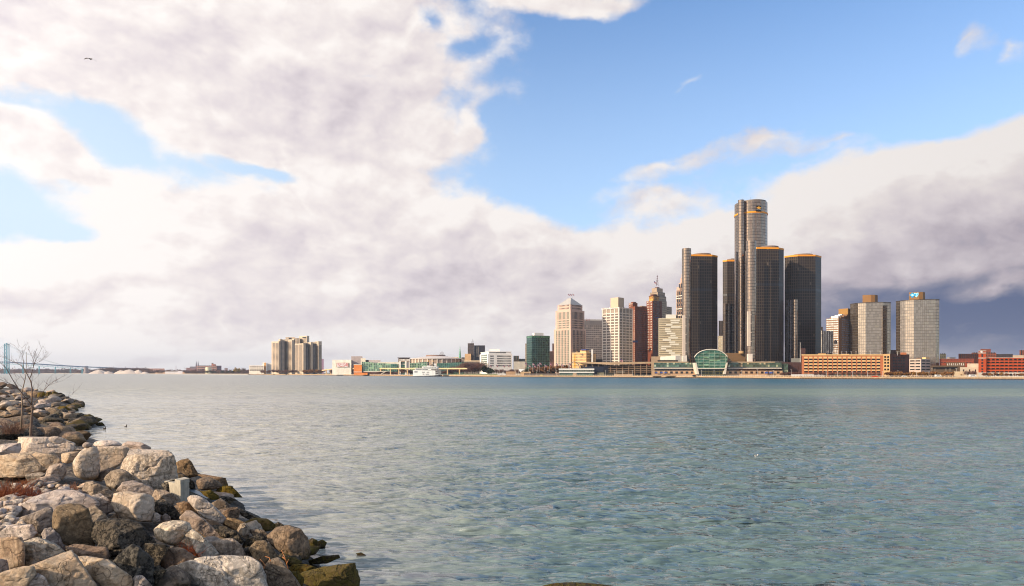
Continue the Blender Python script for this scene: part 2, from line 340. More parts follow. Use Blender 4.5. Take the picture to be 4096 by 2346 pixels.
# ---------------------------------------------------------------- river
def water_mat():
    m,g,b=mat('river_water'); pos=g.n('ShaderNodeNewGeometry').outputs['Position']
    sp=g.n('ShaderNodeSeparateXYZ',{0:pos}); y=sp.outputs[1]; x=sp.outputs[0]
    def st(sx,sy,rot): 
        return g.n('ShaderNodeMapping',{'Vector':pos,'Scale':(sx,sy,1),'Rotation':(0,0,R(rot))}).outputs[0]
    a=g.noise(st(1.5,5.2,12),1.,4,.62); c=g.noise(st(.34,1.25,-10),1.,4,.6); d=g.noise(st(.10,.26,8),1.,3,.55)
    e=g.noise(st(.02,.05,0),1.,2,.5)
    h=g.m('ADD',g.m('MULTIPLY',a,.055),g.m('ADD',g.m('MULTIPLY',c,.16),g.m('ADD',g.m('MULTIPLY',d,.5),g.m('MULTIPLY',e,1.2))))
    far=g.sstep(y,45.,260.)
    pt=g.noise(st(.16,.62,3),1.,4,.62); p2=g.noise(st(.035,.2,-4),1.,3,.6)
    pp=g.m('MULTIPLY',g.mrange(pt,.3,.7,.65,1.35),g.mrange(p2,.3,.7,.75,1.25))
    h=g.m('MULTIPLY',g.m('MULTIPLY',h,g.fmix(far,.75,1.2)),pp)
    g.set(b.inputs['Normal'],g.n('ShaderNodeBump',{'Height':h,'Strength':1.,'Distance':1.}).outputs[0])
    # uneven silt in the currents, then sunlit band and left reflection painted in
    cur=g.noise(st(.0022,.016,2),1.,4,.6)
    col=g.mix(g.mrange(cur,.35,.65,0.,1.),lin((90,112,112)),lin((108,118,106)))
    band=g.m('MULTIPLY',g.sstep(y,150.,185.),g.m('SUBTRACT',1.,g.sstep(y,225.,290.)))  # sunlit strip across the river, painted into the water colour
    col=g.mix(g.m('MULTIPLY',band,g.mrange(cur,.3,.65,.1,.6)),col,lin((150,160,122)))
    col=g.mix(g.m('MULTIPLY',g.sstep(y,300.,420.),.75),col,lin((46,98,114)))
    col=g.mix(g.m('MULTIPLY',g.sstep(g.m('DIVIDE',x,g.m('ADD',g.m('MAXIMUM',y,0.),10.)),.1,-.45),.85),col,lin((190,180,164)))  # bright cloud reflection towards the left, put into the base colour
    col=g.mix(1.,col,g.n('ShaderNodeCombineColor',{0:g.mrange(pt,.3,.7,.9,1.08),1:g.mrange(pt,.3,.7,.92,1.08),2:g.mrange(pt,.3,.7,.92,1.08)}).outputs[0],'MULTIPLY')
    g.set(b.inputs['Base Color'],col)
    g.set(b.inputs['Roughness'],g.fmix(far,.07,.38)); b.inputs['IOR'].default_value=1.52; b.inputs['Specular IOR Level'].default_value=.5
    return m
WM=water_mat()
rs=np.geomspace(4.,420.,1400); an=np.linspace(R(-62),R(58),1201)
RR,AA=np.meshgrid(rs,an,indexing='ij'); wx=RR*np.sin(AA); wy=RR*np.cos(AA)
dr=RR*(rs[1]/rs[0]-1); da=RR*(an[1]-an[0]); sp_=np.maximum(dr,da)
rng=np.random.RandomState(5); H_=np.zeros_like(wx); DX=np.zeros_like(wx); DY=np.zeros_like(wx)
gust=1+.35*fbm(np.stack([wx.ravel()*.03,wy.ravel()*.05,wx.ravel()*0],1),11,3).reshape(wx.shape)
for i in range(96):
    lam=.2*(2.3/.2)**(rng.rand()**1.1) if i>13 else 3+5*rng.rand(); th=R(97)+rng.randn()*R(25); k=2*np.pi/lam; ph=rng.rand()*6.28
    A=.0062*lam*(1.5 if lam<.8 else 1.4 if lam<2.2 else .8 if lam<2.9 else .38)*(.7+.6*rng.rand()); fade=np.clip((lam/sp_-2.5)/3,0,1)
    kx,ky=np.cos(th),np.sin(th); q=k*(wx*kx+wy*ky)+ph+1.1*np.sin(.11*wx+.17*wy*ky+i)
    s_=np.sin(q); c_=np.cos(q); H_+=A*fade*s_; DX+=-A*fade*kx*c_*1.1; DY+=-A*fade*ky*c_*1.1
calm=np.clip((wx-shore_x(wy)+1)/8,.35,1)
H_*=gust*calm
edge=np.clip((420-RR)/120,0,1); H_*=edge; DX*=edge; DY*=edge
V=np.stack([wx+DX,wy+DY,H_],-1).reshape(-1,3); ny,nt=wx.shape
idx=np.arange(ny*nt).reshape(ny,nt); Fc=np.stack([idx[:-1,:-1],idx[:-1,1:],idx[1:,1:],idx[1:,:-1]],-1).reshape(-1,4)
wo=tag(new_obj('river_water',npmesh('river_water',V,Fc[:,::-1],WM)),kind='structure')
m_=MB()
ring=[(420*math.sin(a),420*math.cos(a),0) for a in an[::9]]; 
if (len(an)-1)%9: ring.append((420*math.sin(an[-1]),420*math.cos(an[-1]),0))
ro=[(x*70,y*70,0) for x,y,z in ring]
for i in range(len(ring)-1):
    for (s0,s1) in ((1,2.2),(2.2,5),(5,14),(14,70)):
        a,b=ring[i],ring[i+1]; m_.face([(a[0]*s0,a[1]*s0,0),(a[0]*s1,a[1]*s1,0),(b[0]*s1,b[1]*s1,0),(b[0]*s0,b[1]*s0,0)][::-1])
# water on both sides and behind the viewpoint
m_.face([(-29000,-4000,-.45),(29000,-4000,-.45),(29000,2,-.45),(-29000,2,-.45)])
for sgn in (-1,1):
    a=ring[0] if sgn<0 else ring[-1]; q=[(0,0,-.45),(a[0]*70,a[1]*70,-.45),(sgn*29000,0,-.45)]; m_.face(q if sgn>0 else q[::-1])
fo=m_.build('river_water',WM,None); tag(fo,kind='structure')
# ---------------------------------------------------------------- rocks
def rock_mat(name,base,dark,light,wet=True,moss=0.,speck=.5,stria=.5,bump=1.):
    m,g,b=mat(name); pos=g.n('ShaderNodeNewGeometry').outputs['Position']; oi=g.n('ShaderNodeObjectInfo')
    rnd=oi.outputs['Random']
    loc=g.n('ShaderNodeVectorMath',{0:pos,1:g.n('ShaderNodeCombineXYZ',{0:g.m('MULTIPLY',rnd,37.),1:g.m('MULTIPLY',rnd,91.),2:rnd}).outputs[0]},operation='ADD').outputs[0]
    rot=g.n('ShaderNodeMapping',{'Vector':loc,'Rotation':g.n('ShaderNodeCombineXYZ',{0:g.m('MULTIPLY',rnd,2.1),1:g.m('MULTIPLY',rnd,3.3),2:.4}).outputs[0]}).outputs[0]
    big=g.noise(rot,1.5,6,.62,.4); fine=g.noise(rot,9.,8,.7); tiny=g.noise(rot,42.,5,.75)
    lay=g.noise(g.n('ShaderNodeVectorMath',{0:rot,1:(1.4,1.4,11.)},operation='MULTIPLY').outputs[0],1.,5,.65,.6)
    c=g.mix(g.sstep(big,.36,.66),lin(base),lin(light))
    c=g.mix(g.m('MULTIPLY',g.sstep(lay,.5,.68),stria),c,lin(dark))
    c=g.mix(g.m('MULTIPLY',g.sstep(g.m('ADD',fine,g.m('MULTIPLY',big,.35)),.60,.74),speck),c,lin(dark))
    c=g.mix(g.m('MULTIPLY',g.sstep(tiny,.57,.70),speck*.55),c,tuple(v*.45 for v in lin(dark)))
    c=g.mix(g.m('MULTIPLY',g.sstep(tiny,.36,.28),.4),c,lin((232,222,205)) if moss==0 else lin(light))
    hs=g.n('ShaderNodeHueSaturation',{'Color':c,'Hue':g.mrange(rnd,0.,1.,.492,.508),'Value':g.mrange(g.m('FRACT',g.m('MULTIPLY',rnd,7.3)),0.,1.,.82,1.14),'Saturation':g.mrange(g.m('FRACT',g.m('MULTIPLY',rnd,3.1)),0.,1.,.8,1.2)}); c=hs.outputs[0]
    if moss: c=g.mix(g.m('MULTIPLY',g.sstep(g.m('ADD',fine,g.m('MULTIPLY',big,.6)),.62,.84),moss),c,lin((88,78,20)))
    z=g.n('ShaderNodeSeparateXYZ',{0:pos}).outputs[2]
    if wet:   # tide-stained and algae-brown near the waterline
        zz=g.m('ADD',z,g.m('MULTIPLY',g.m('SUBTRACT',big,.5),1.1))
        c=g.mix(g.m('SUBTRACT',1.,g.sstep(zz,.25,1.0)),c,g.mix(g.sstep(fine,.4,.62),lin((62,46,26)),lin((92,80,26))))
        c=g.mix(g.m('SUBTRACT',1.,g.sstep(zz,-.05,.28)),c,lin((26,22,14)))
        g.set(b.inputs['Roughness'],g.fmix(g.sstep(zz,0.,.35),.25,.88))
    else: b.inputs['Roughness'].default_value=.9
    g.set(b.inputs['Base Color'],c); b.inputs['Specular IOR Level'].default_value=.25
    v=g.n('ShaderNodeTexVoronoi',{'Vector':g.n('ShaderNodeVectorMath',{0:rot,1:g.n('ShaderNodeTexNoise',{'Vector':rot,'Scale':3.}).outputs[1]},operation='ADD').outputs[0],'Scale':1.3},feature='DISTANCE_TO_EDGE')
    crack=g.sstep(v.outputs[0],0.,.03)
    bc=b.inputs['Base Color'].links[0].from_socket; g.set(b.inputs['Base Color'],g.mix(g.m('MULTIPLY',g.m('SUBTRACT',1.,crack),.45),bc,tuple(q*.4 for q in lin(dark))))
    h=g.m('ADD',g.m('MULTIPLY',fine,.055),g.m('ADD',g.m('MULTIPLY',lay,.035),g.m('ADD',g.m('MULTIPLY',crack,.02),g.m('MULTIPLY',tiny,.02))))
    g.set(b.inputs['Normal'],g.n('ShaderNodeBump',{'Height':h,'Strength':bump,'Distance':1.}).outputs[0]); return m
RM={'pale':rock_mat('pale_limestone',(194,164,138),(110,92,76),(216,192,168),speck=.35),
    'cream':rock_mat('cream_limestone',(210,182,156),(118,98,82),(230,208,186),speck=.3,stria=.35),
    'white':rock_mat('whitish_limestone',(214,190,166),(84,72,62),(232,212,190),speck=.5,stria=.5),
    'grey':rock_mat('grey_limestone',(166,144,124),(80,68,58),(194,172,150),speck=.5),
    'brown':rock_mat('brown_stone',(138,112,86),(66,50,38),(166,140,112),speck=.5),
    'dark':rock_mat('dark_lichened_stone',(96,84,70),(36,32,27),(134,120,102),speck=.95,stria=.4,bump=1.3),
    'moss':rock_mat('algae_stone',(104,78,40),(40,30,16),(132,104,52),moss=.5,speck=.4)}
def ico(n):
    import bmesh
    bm=bmesh.new(); bmesh.ops.create_icosphere(bm,subdivisions=n,radius=1); v=np.array([x.co[:] for x in bm.verts]); f=np.array([[q.index for q in p.verts] for p in bm.faces]); bm.free(); return v,f
ICO={n:ico(n) for n in (3,4,5,6)}
def hull(pts):
    pts=sorted(set(pts)); 
    def half(ps):
        h=[]
        for p in ps:
            while len(h)>1 and (h[-1][0]-h[-2][0])*(p[1]-h[-2][1])-(h[-1][1]-h[-2][1])*(p[0]-h[-2][0])<=0: h.pop()
            h.append(p)
        return h
    a=half(pts); b=half(pts[::-1]); return a[:-1]+b[:-1]
def rock_from_outline(name,pts,Y,thick,seed,matn,nr=5,sharp=13,lod=5,rough=1.,front=None,top=None,parent=None):
    """a solid stone whose silhouette follows the outline; facets, depth and surface are its own"""
    rg=np.random.RandomState(seed); hp=hull(pts); cxp=sum(p[0] for p in hp)/len(hp); cyp=sum(p[1] for p in hp)/len(hp)
    Yc=Y+thick*.5; c=np.array(P(cxp,cyp,Yc)); O=np.array([0,0,EYE])
    w_=(max(p[0] for p in hp)-min(p[0] for p in hp))/F*Yc; h_=(max(p[1] for p in hp)-min(p[1] for p in hp))/F*Yc
    N=[];Hh=[]
    for i in range(len(hp)):
        a=np.array(P(*hp[i],10.))-O; b=np.array(P(*hp[(i+1)%len(hp)],10.))-O; n=np.cross(a,b); n/=np.linalg.norm(n)
        d=-n@(c-O)
        if d<0: n=-n; d=-d
        if np.hypot(*(np.array(hp[i])-hp[(i+1)%len(hp)]))<3: continue
        N.append(n);Hh.append(d*1.05)
    OP=np.array([np.array(P(a,b,Yc))-c for a,b in hp])
    def pl(n,h): n=np.array(n,float); n/=np.linalg.norm(n); N.append(n); Hh.append(max(h,float((OP@n).max())+.004) if n[1]<.5 else h)
    pl((0,1,.1),thick*.5); ft=front or [(-.75+rg.rand()*.35,-.8,.05+rg.rand()*.4),(.45+rg.rand()*.5,-.8,-.05+rg.rand()*.35)]
    for k,n in enumerate(ft): pl(n,thick*(.2+.2*rg.rand()))
    tp=top or (rg.randn()*.16,-.38+rg.randn()*.16,.93); pl(tp,thick*.02*rg.rand())
    for k in range(nr if sharp>10 else 0):
        n=rg.randn(3); n[1]=-abs(n[1])-.9; n/=np.linalg.norm(n)
        pl(n,float((OP@n).max())+abs(n[1])*thick*.5*(.05+.75*rg.rand()))
    N=np.array(N);Hh=np.maximum(np.array(Hh),.03)
    v,f=ICO[lod]; s=np.array([w_,thick,h_])/2
    d=v*s; d/=np.linalg.norm(d,axis=1)[:,None]
    t=np.maximum(d@N.T,0)/Hh[None,:]; r=(t**sharp).sum(1)**(-1/sharp)
    size=(w_*h_*thick)**(1/3); q=d*r[:,None]
    o=rg.rand(3)*50; sz=max(size,.1)
    if sharp<10:
     for ax,ex in ((0,w_),(2,h_)): lo_,hi_=q[:,ax].min(),q[:,ax].max(); q[:,ax]=(q[:,ax]-(lo_+hi_)/2)*ex*1.05/(hi_-lo_)
    if sharp<10: hc=np.array(P((min(p[0] for p in hp)+max(p[0] for p in hp))/2,(min(p[1] for p in hp)+max(p[1] for p in hp))/2,Yc))-c; q=q+np.array([hc[0],0,hc[2]])
    nz=.03*fbm(q/sz*2.2+o,seed,6,.6)+.028*np.abs(fbm(q/sz*np.array([1.2,1.2,5.])+o+9,seed+5,3))*(-1)
    nz=nz-.035*np.maximum(0,.12-np.abs(fbm(q/sz*1.6+o+30,seed+8,3)))/.12
    q=q+d*(nz*sz*rough)[:,None]
    o_=new_obj(name,npmesh(name,q,f,RM[matn] if isinstance(matn,str) else matn),parent,tuple(c)); 
    return o_
CNV={'A':(.3433,0,1500),'B':(.3147,0,1900),'C':(.4094,700,1750),'D':(.2747,0,1360)}
ROCKS=r'''
A|245,735;330,728;650,730;740,755;850,800;870,860;800,920;640,960;560,950;210,930;235,830|cream|broad cream boulder directly below the trunk of the bare tree
A|-60,835;90,805;230,800;240,860;205,930;0,965;-60,960|cream|whitish boulder cut by the left edge, below the far stone bank
A|-80,965;200,925;400,905;640,950;680,990;660,1050;430,1170;180,1190;-80,1190|pale|large tan slab with a hollowed top above the red dry weeds
A|680,930;800,900;920,905;840,1010;740,1035;690,1020|pale|small rounded tan stone left of the balanced-stone boulder
A|800,905;850,872;1000,868;960,920|pale|flat tan sliver of stone behind the balanced-stone boulder
A|1060,800;1130,770;1300,768;1400,830;1280,850;1090,850|cream|cream stone hump right behind the balanced round stone
A|1400,830;1490,780;1640,790;1745,845;1740,865;1480,870;1420,860|pale|low tan wedge at the water side of the highest row of stones
A|1000,890;1090,850;1400,840;1475,870;1460,940;1400,1040;1250,1110;1150,1130;1100,1000|pale|smooth tan boulder between the balanced-stone boulder and the streaked block
A|1470,960;1480,880;1640,868;1940,885;1945,915;1700,955;1490,1010|cream|flat cream slab lying behind the top of the streaked block
A|2035,1040;2100,1000;2190,978;2240,1040;2310,1170;2200,1190;2060,1180|brown|peaked dark boulder at the water behind the streaked block
A|1430,1060;1480,985;1560,940;1960,915;2010,960;2040,1090;2050,1240;1900,1320;1790,1335;1600,1240;1500,1150;1430,1100|white|biggest whitish block with dark vertical streaks, near the water's edge
A|470,1190;530,1080;600,1045;740,1045;745,1150;700,1230;600,1245;500,1240|pale|rounded tan boulder with a shadowed side, left of the balanced-stone boulder
A|745,1040;790,1000;860,960;930,880;1040,850;1110,900;1140,980;1150,1100;1140,1190;1050,1235;830,1215;770,1180;745,1110|cream|cracked pale boulder that carries the balanced round stone
A|1150,1150;1220,1130;1290,1085;1350,1105;1230,1210;1170,1240|brown|small shadowed stone wedged right of the balanced-stone boulder
A|1225,1210;1300,1130;1420,1100;1500,1150;1640,1240;1500,1300;1380,1340;1250,1290|grey|grey ridged rock leaning on the lower left of the streaked block
A|1370,1350;1440,1260;1560,1235;1740,1300;1800,1360;1760,1430;1500,1410|grey|dark-grained slab under the front of the streaked block
B|2050,120;2100,100;2230,60;2250,130;2280,260;2150,280|dark|shadowed stone under the right end of the streaked block
B|1040,230;1100,95;1180,85;1350,160;1430,230;1430,300;1280,250;1140,275|grey|smooth grey triangular rock beside the cobble patch
B|150,530;260,400;450,290;720,200;960,215;1090,270;1200,350;1210,400;1080,420;830,390;690,480;520,480;300,570;200,560|cream|long whale-backed slab below the cobble patch
B|1145,290;1280,240;1380,320;1420,400;1500,430;1340,490;1210,400;1160,330|white|rough white stone between the long slab and the cream-faced cube
B|1110,430;1210,400;1330,500;1380,570;1260,600;1160,610;1120,520|grey|flat grey stone right of the tall brownish-grey boulder
B|1940,300;1980,195;2100,200;2260,280;2280,370;2220,400;2170,380;2050,330|grey|grey wedge just below the white concrete block
B|1935,350;2050,320;2170,380;2200,480;2330,560;2170,560;2040,500;1930,440|dark|dark pitted rock right of the cream-faced cube
B|1430,370;1460,250;1590,225;1700,240;1880,260;1930,300;1940,430;1910,590;1660,570;1510,550;1500,440|cream|cube-shaped rock with a bright cream left face and dark front
B|2220,400;2390,340;2440,370;2530,470;2400,500;2300,520|brown|brownish stone behind the split grey slabs
B|255,560;380,530;600,425;655,430;690,600;690,660;520,730;420,720;280,640|grey|wedge-shaped grey rock left of the tall brownish-grey boulder
B|690,680;720,560;690,500;740,420;830,390;1030,400;1110,450;1180,660;1190,800;1180,940;1050,900;760,850;750,760|brown|tall brownish-grey boulder with a shadowed foot, left of the black boulder
B|1170,760;1190,660;1260,600;1400,570;1600,580;1760,620;1830,690;1950,860;1860,960;1640,980;1530,1010;1410,1020;1290,930;1190,830|dark|largest almost black lichen-covered boulder
B|1925,600;1925,520;1980,490;2030,530;2020,600;1960,612|grey|small round purple-grey stone under the cream-faced cube
B|2040,540;2090,500;2150,540;2160,600;2060,605|grey|small speckled stone beside the round purple-grey stone
B|1895,730;1960,660;2090,600;2330,600;2400,660;2400,740;2290,830;2190,920;2120,900;1960,860;1900,770|white|pale rounded boulder just left of the orange grass tuft
B|-60,670;90,640;240,640;400,640;470,750;410,800;310,830;250,800;-60,805|white|white stone with black blotches near the left edge
B|530,760;570,690;650,675;750,760;740,840;830,970;700,890;560,830|grey|small upright grey stone leaning on the tall brownish-grey boulder
B|-60,820;130,800;260,805;300,880;300,1150;110,1210;90,1090;-60,1050|pale|pinkish block with a flat front at the left edge
B|310,860;480,800;560,830;700,890;810,980;650,1060;420,1160;310,1150|white|rough white rock with a dark lower flank behind the large speckled slab
B|-60,1060;90,1090;110,1210;-60,1270|grey|small grey rock low at the left edge
B|850,920;960,885;1040,920;1180,950;1340,925;1365,1000;1360,1090;1280,1080;930,1040|brown|saddle-shaped brown slab in front of the largest black boulder
B|1850,880;2100,890;2140,930;2040,1010;2010,1080;2010,1170;1960,1220;1930,1090;1860,1020|dark|black rock wedged between the largest black boulder and the flat-sided stone
B|930,1040;1130,1040;1330,1070;1270,1110;1100,1240;1010,1130|cream|thin pale shelf of stone under the saddle-shaped slab
B|1450,1110;1540,1010;1690,890;1770,930;1860,1020;1930,1090;1950,1220;1945,1400;1850,1380;1700,1320;1560,1240;1480,1160|dark|pointed black boulder at the bottom of the stone bank
B|2015,1080;2070,980;2210,920;2310,940;2480,1050;2470,1100;2390,1170;2140,1210;2060,1170|brown|flat-sided olive-brown stone directly under the orange grass tuft
B|1960,1180;2010,1160;2110,1215;2010,1300;1980,1390;1965,1250|dark|narrow dark stone left of the large flat white slab
B|1100,1240;1300,1100;1380,1090;1480,1160;1540,1240;1650,1290;1670,1340;1650,1440;1350,1440;1240,1340|pale|ridged tan rock left of the pointed black boulder
B|420,1160;640,1070;900,970;920,1030;1000,1120;1100,1240;1240,1440;300,1440;290,1300|pale|large speckled slab rising to a point at the bottom edge
B|-60,1290;110,1210;300,1165;410,1175;450,1260;300,1440;-60,1440|pale|speckled rock in the bottom left corner
B|280,1440;350,1350;480,1255;560,1300;650,1440|white|small white-topped rock at the bottom edge, left of the speckled slab's foot
B|1690,1340;1720,1290;1810,1280;1860,1380;1950,1440;1690,1440|grey|small grey rock at the bottom edge, below the pointed black boulder
C|60,800;120,730;170,730;250,800;360,870;450,960;490,990;350,990;200,900;140,870|grey|long dark-grained slab that slopes down to the right above the pale split rock
C|20,650;100,625;190,680;240,770;160,740;90,760|brown|brown stone under the left end of the pale-ended log-like rock
C|130,600;160,570;240,580;300,610;400,700;500,800;460,850;380,820;280,780;200,700;140,630|pale|log-like rock with a bright broken end, below the steel beam
C|350,650;450,600;530,660;540,690;460,740;400,700|brown|pyramid-shaped brown rock at the lower end of the steel beam
C|460,740;540,690;610,690;630,740;620,790;520,790|brown|squat brown rock at the water, right of the pyramid-shaped one
C|600,700;640,700;800,785;730,805;650,765|dark|thin dark slab pointing into the water
C|0,370;60,350;140,400;190,440;195,510;150,500;60,420|dark|dark rock beside the white concrete block
C|230,370;300,365;490,400;515,470;430,480;300,400|brown|flat reddish-brown rock of the near point, highest by the water
C|190,430;300,395;410,440;440,500;330,520;220,515|brown|rounded brown rock at the middle of the near point
C|250,530;350,520;420,570;430,610;380,620;290,570|moss|olive algae-covered stone above the steel beam
C|400,520;480,475;560,490;610,540;650,585;540,585;440,560|moss|algae-green pointed rock at the tip of the near point
C|420,575;520,580;600,615;520,625;440,610|dark|wet black slab awash at the tip of the near point
C|480,840;520,790;600,800;690,840;720,880;640,920;600,910|brown|brown block above the small speckled stone, near the waterline
C|370,870;450,860;600,920;670,1010;640,1040;530,990;440,960|dark|dark pitted boulder right of the long dark-grained slab
C|290,800;370,810;460,850;420,880;340,850|grey|small grey stone between the log-like rock and the dark pitted boulder
C|610,910;640,850;690,838;730,900;720,960;660,970|grey|small speckled grey stone above the dark crevice
C|690,830;800,788;900,800;970,850;990,900;880,915;820,880|moss|flat olive rock at the waterline, left of the small black stone
C|970,850;1010,828;1080,870;1000,900|dark|small black stone touching the water
C|720,900;860,900;910,960;880,1010;760,960|brown|brown slab lying behind the cracked red-brown boulder
C|650,1080;700,1000;810,950;870,980;900,1020;790,1020;730,1075|dark|dark angular stone behind the olive-brown upright boulder
C|910,970;1000,890;1110,870;1220,900;1290,990;1305,1100;1290,1180;1130,1180;1030,1100;950,1050|brown|cracked red-brown boulder standing in the water
C|1300,1010;1340,990;1390,1010;1395,1085;1310,1095|dark|first small black stone in the water beside the red-brown boulder
C|1395,1020;1440,1000;1480,1030;1460,1075;1400,1075|dark|small pointed black stone in the water, farthest from the red-brown boulder
C|110,960;180,905;260,960;340,1040;420,1130;250,1200;210,1120;180,1040|white|pale split rock right of the orange grass tuft
C|320,1040;450,1000;560,995;640,1050;690,1165;450,1165;400,1130|grey|pale grey boulder behind the large flat white slab
C|280,970;430,975;500,990;350,1015|brown|splintered brown slab on top of the pale grey boulder
C|665,1090;730,1075;750,1120;745,1190;700,1170|dark|small dark stone left of the olive-brown upright boulder
C|730,1090;800,1020;880,1015;940,1070;1020,1190;960,1195;880,1260;800,1220|brown|olive-brown upright boulder in front of the cracked red-brown boulder
C|1030,1170;1170,1175;1240,1220;1200,1240;1120,1250;1060,1220|moss|flat algae-covered stone at the foot of the cracked red-brown boulder
C|1110,1290;1160,1240;1280,1240;1380,1275;1290,1325;1150,1330|moss|small mossy stone behind the big olive boulder
C|1100,1320;1200,1310;1260,1380;1240,1470;1150,1440|moss|dark olive stone left of the big olive boulder
C|1215,1370;1290,1310;1480,1270;1740,1235;1760,1300;1785,1380;1780,1500;1240,1500|moss|big flat-topped olive boulder in the water at the bottom edge
C|-190,1480;-170,1330;0,1265;170,1220;270,1180;450,1160;700,1165;800,1230;830,1310;880,1490|white|large flat white slab at the bottom edge
C|830,1340;930,1210;1000,1190;1060,1230;1130,1330;1250,1500;860,1500|brown|peaked grey-brown boulder between the flat white slab and the olive boulder
C|1310,1205;1450,1160;1590,1150;1600,1180;1480,1230;1330,1240|dark|wet rock barely breaking the surface behind the big olive boulder
C|1770,1135;1820,1125;1865,1152;1800,1165|dark|lone small rock in the open water right of the bank
C|1620,1440;1690,1410;1900,1418;1960,1445;1960,1500;1600,1500|dark|hidden
D|950,1190;1100,1155;1230,1150;1240,1200;1180,1250;960,1235|brown|long brown slab at the waterline of the far stone bank
D|1190,1150;1250,1130;1420,1190;1430,1215;1200,1240|brown|tapering dark slab that points into the river from the far bank
D|1390,1230;1450,1200;1490,1205;1525,1245;1420,1250|dark|black stone alone off the tip of the far bank
D|860,1080;900,1050;990,1070;1110,1090;1100,1150;900,1160|grey|speckled boulder topping the far bank near its tip
D|970,1050;1060,1045;1110,1080;1100,1140;1010,1080|brown|brown rounded boulder right behind the speckled one on the far bank
D|1110,1120;1150,1095;1190,1095;1230,1130;1200,1150;1120,1150|dark|dark knob of rock at the far bank's water edge
D|890,1000;950,965;1020,1040;960,1040|dark|dark tilted block at the far bank's edge, above the others
D|750,985;850,970;890,1010;780,1020|brown|flat brown stone on the upper edge of the far bank
D|560,880;620,868;740,910;735,965;580,955|pale|light tan boulder behind the bare tree's lower right branch
D|60,1010;120,975;200,985;270,1040;250,1085;160,1080|grey|rounded dark grey boulder left of the thin second stem
D|0,1080;70,1035;150,1070;160,1120;0,1120|grey|grey boulder at the left edge of the far bank
D|600,1000;720,985;810,1020;810,1055;680,1030|pale|tan slanted slab high on the far bank
D|490,1030;560,1010;690,1040;640,1095;490,1090|pale|light brown boulder right of the tree trunk
D|820,1030;880,1020;970,1040;960,1060;860,1070|pale|thin tan slab behind the speckled boulder of the far bank
D|590,1220;750,1200;860,1250;910,1290;880,1310;720,1290|brown|long reddish-brown slab near the tree on the far bank
D|715,1310;790,1280;880,1300;930,1320;850,1370;760,1360|brown|thick brown slab at the foot of the far bank
D|930,1300;1000,1290;1070,1310;1060,1340;990,1340|brown|light-topped brown slab at the far bank's waterline
D|1050,1340;1130,1330;1190,1370;1080,1380|dark|wet dark rock below the far bank's slabs
D|1200,1380;1280,1362;1350,1372;1290,1385|dark|wet black rock barely above water, off the far bank
D|540,840;555,775;640,760;660,800;640,822;560,822|moss|ochre boulder, first of the far spit
D|650,800;690,760;740,752;745,820;660,824|moss|ochre boulder in the middle of the far spit
D|740,820;745,755;790,752;830,790;830,820|moss|rounded ochre boulder near the end of the far spit
D|820,805;860,797;885,818;840,822|dark|low dark stone at the very tip of the far spit
'''
ri=0; YROCK={}
LIFT={'D':.5}
for line in ROCKS.strip().split('\n'):
    r_,p_,mt,lab=line.split('|'); s_,ox,oy=CNV[r_]; pts=[(float(a)*s_+ox,float(b)*s_+oy) for a,b in (q.split(',') for q in p_.split(';'))]
    ca,cb=sum(p[0] for p in pts)/len(pts),sum(p[1] for p in pts)/len(pts); pts=[(ca+(a-ca)*1.04,cb+(b-cb)*1.04) for a,b in pts]
    ri+=1
    if lab=='hidden': pts=[(2150,2352),(2190,2341),(2230,2334),(2290,2330),(2350,2333),(2420,2340),(2500,2352),(2500,2400),(2150,2400)]; lab='wet dark rock just breaking the surface at the bottom edge, middle of the photo'
    ox_=sum(p[0] for p in pts)/len(pts); by=max(p[1] for p in pts)
    Y=ray_ground(ox_,by,.02)
    Y=min(Y,(EYE*F)/(max(by-HY,5))*.995)
    wpx=max(p[0] for p in pts)-min(p[0] for p in pts); hpx=by-min(p[1] for p in pts); w_=wpx/F*Y; h_=hpx/F*Y
    th=max(.55*w_,1.15*h_) if r_!='D' else max(.6*w_,h_); th=min(th,w_*1.1+.4)
    sh=50; lod=5
    lod=6 if wpx>210 else 5
    if 'round' in lab and 'rounded' not in lab: sh=5
    elif 'round' in lab or 'hump' in lab: sh=8
    sl='slab' in lab and r_!='D'; th*=1.25 if sl else 1
    o=rock_from_outline('boulder',pts,Y,th,ri*13+1,mt,nr=1 if sl else 5,front=[(-.25,-1,.1),(.35,-1,.05)] if sl else None,top=(.04,-.5,.86) if sl else None,sharp=sh,lod=lod,rough=1.0)
    tag(o,lab,'boulder','boulders of the stone bank'); YROCK[ri]=Y
# the round stone balanced on the cracked boulder
Yb=ray_ground(320,1920)
bs=rock_from_outline('balanced_stone',[(p[0]*.3433,1500+p[1]*.3433) for p in ((935,832),(960,802),(1010,785),(1055,800),(1072,835),(1050,855),(970,857))],Yb+.02,.42,777,'grey',sharp=4,lod=4,rough=.4)
tag(bs,'smooth grey-green round stone balanced on top of the cracked pale boulder','stone')
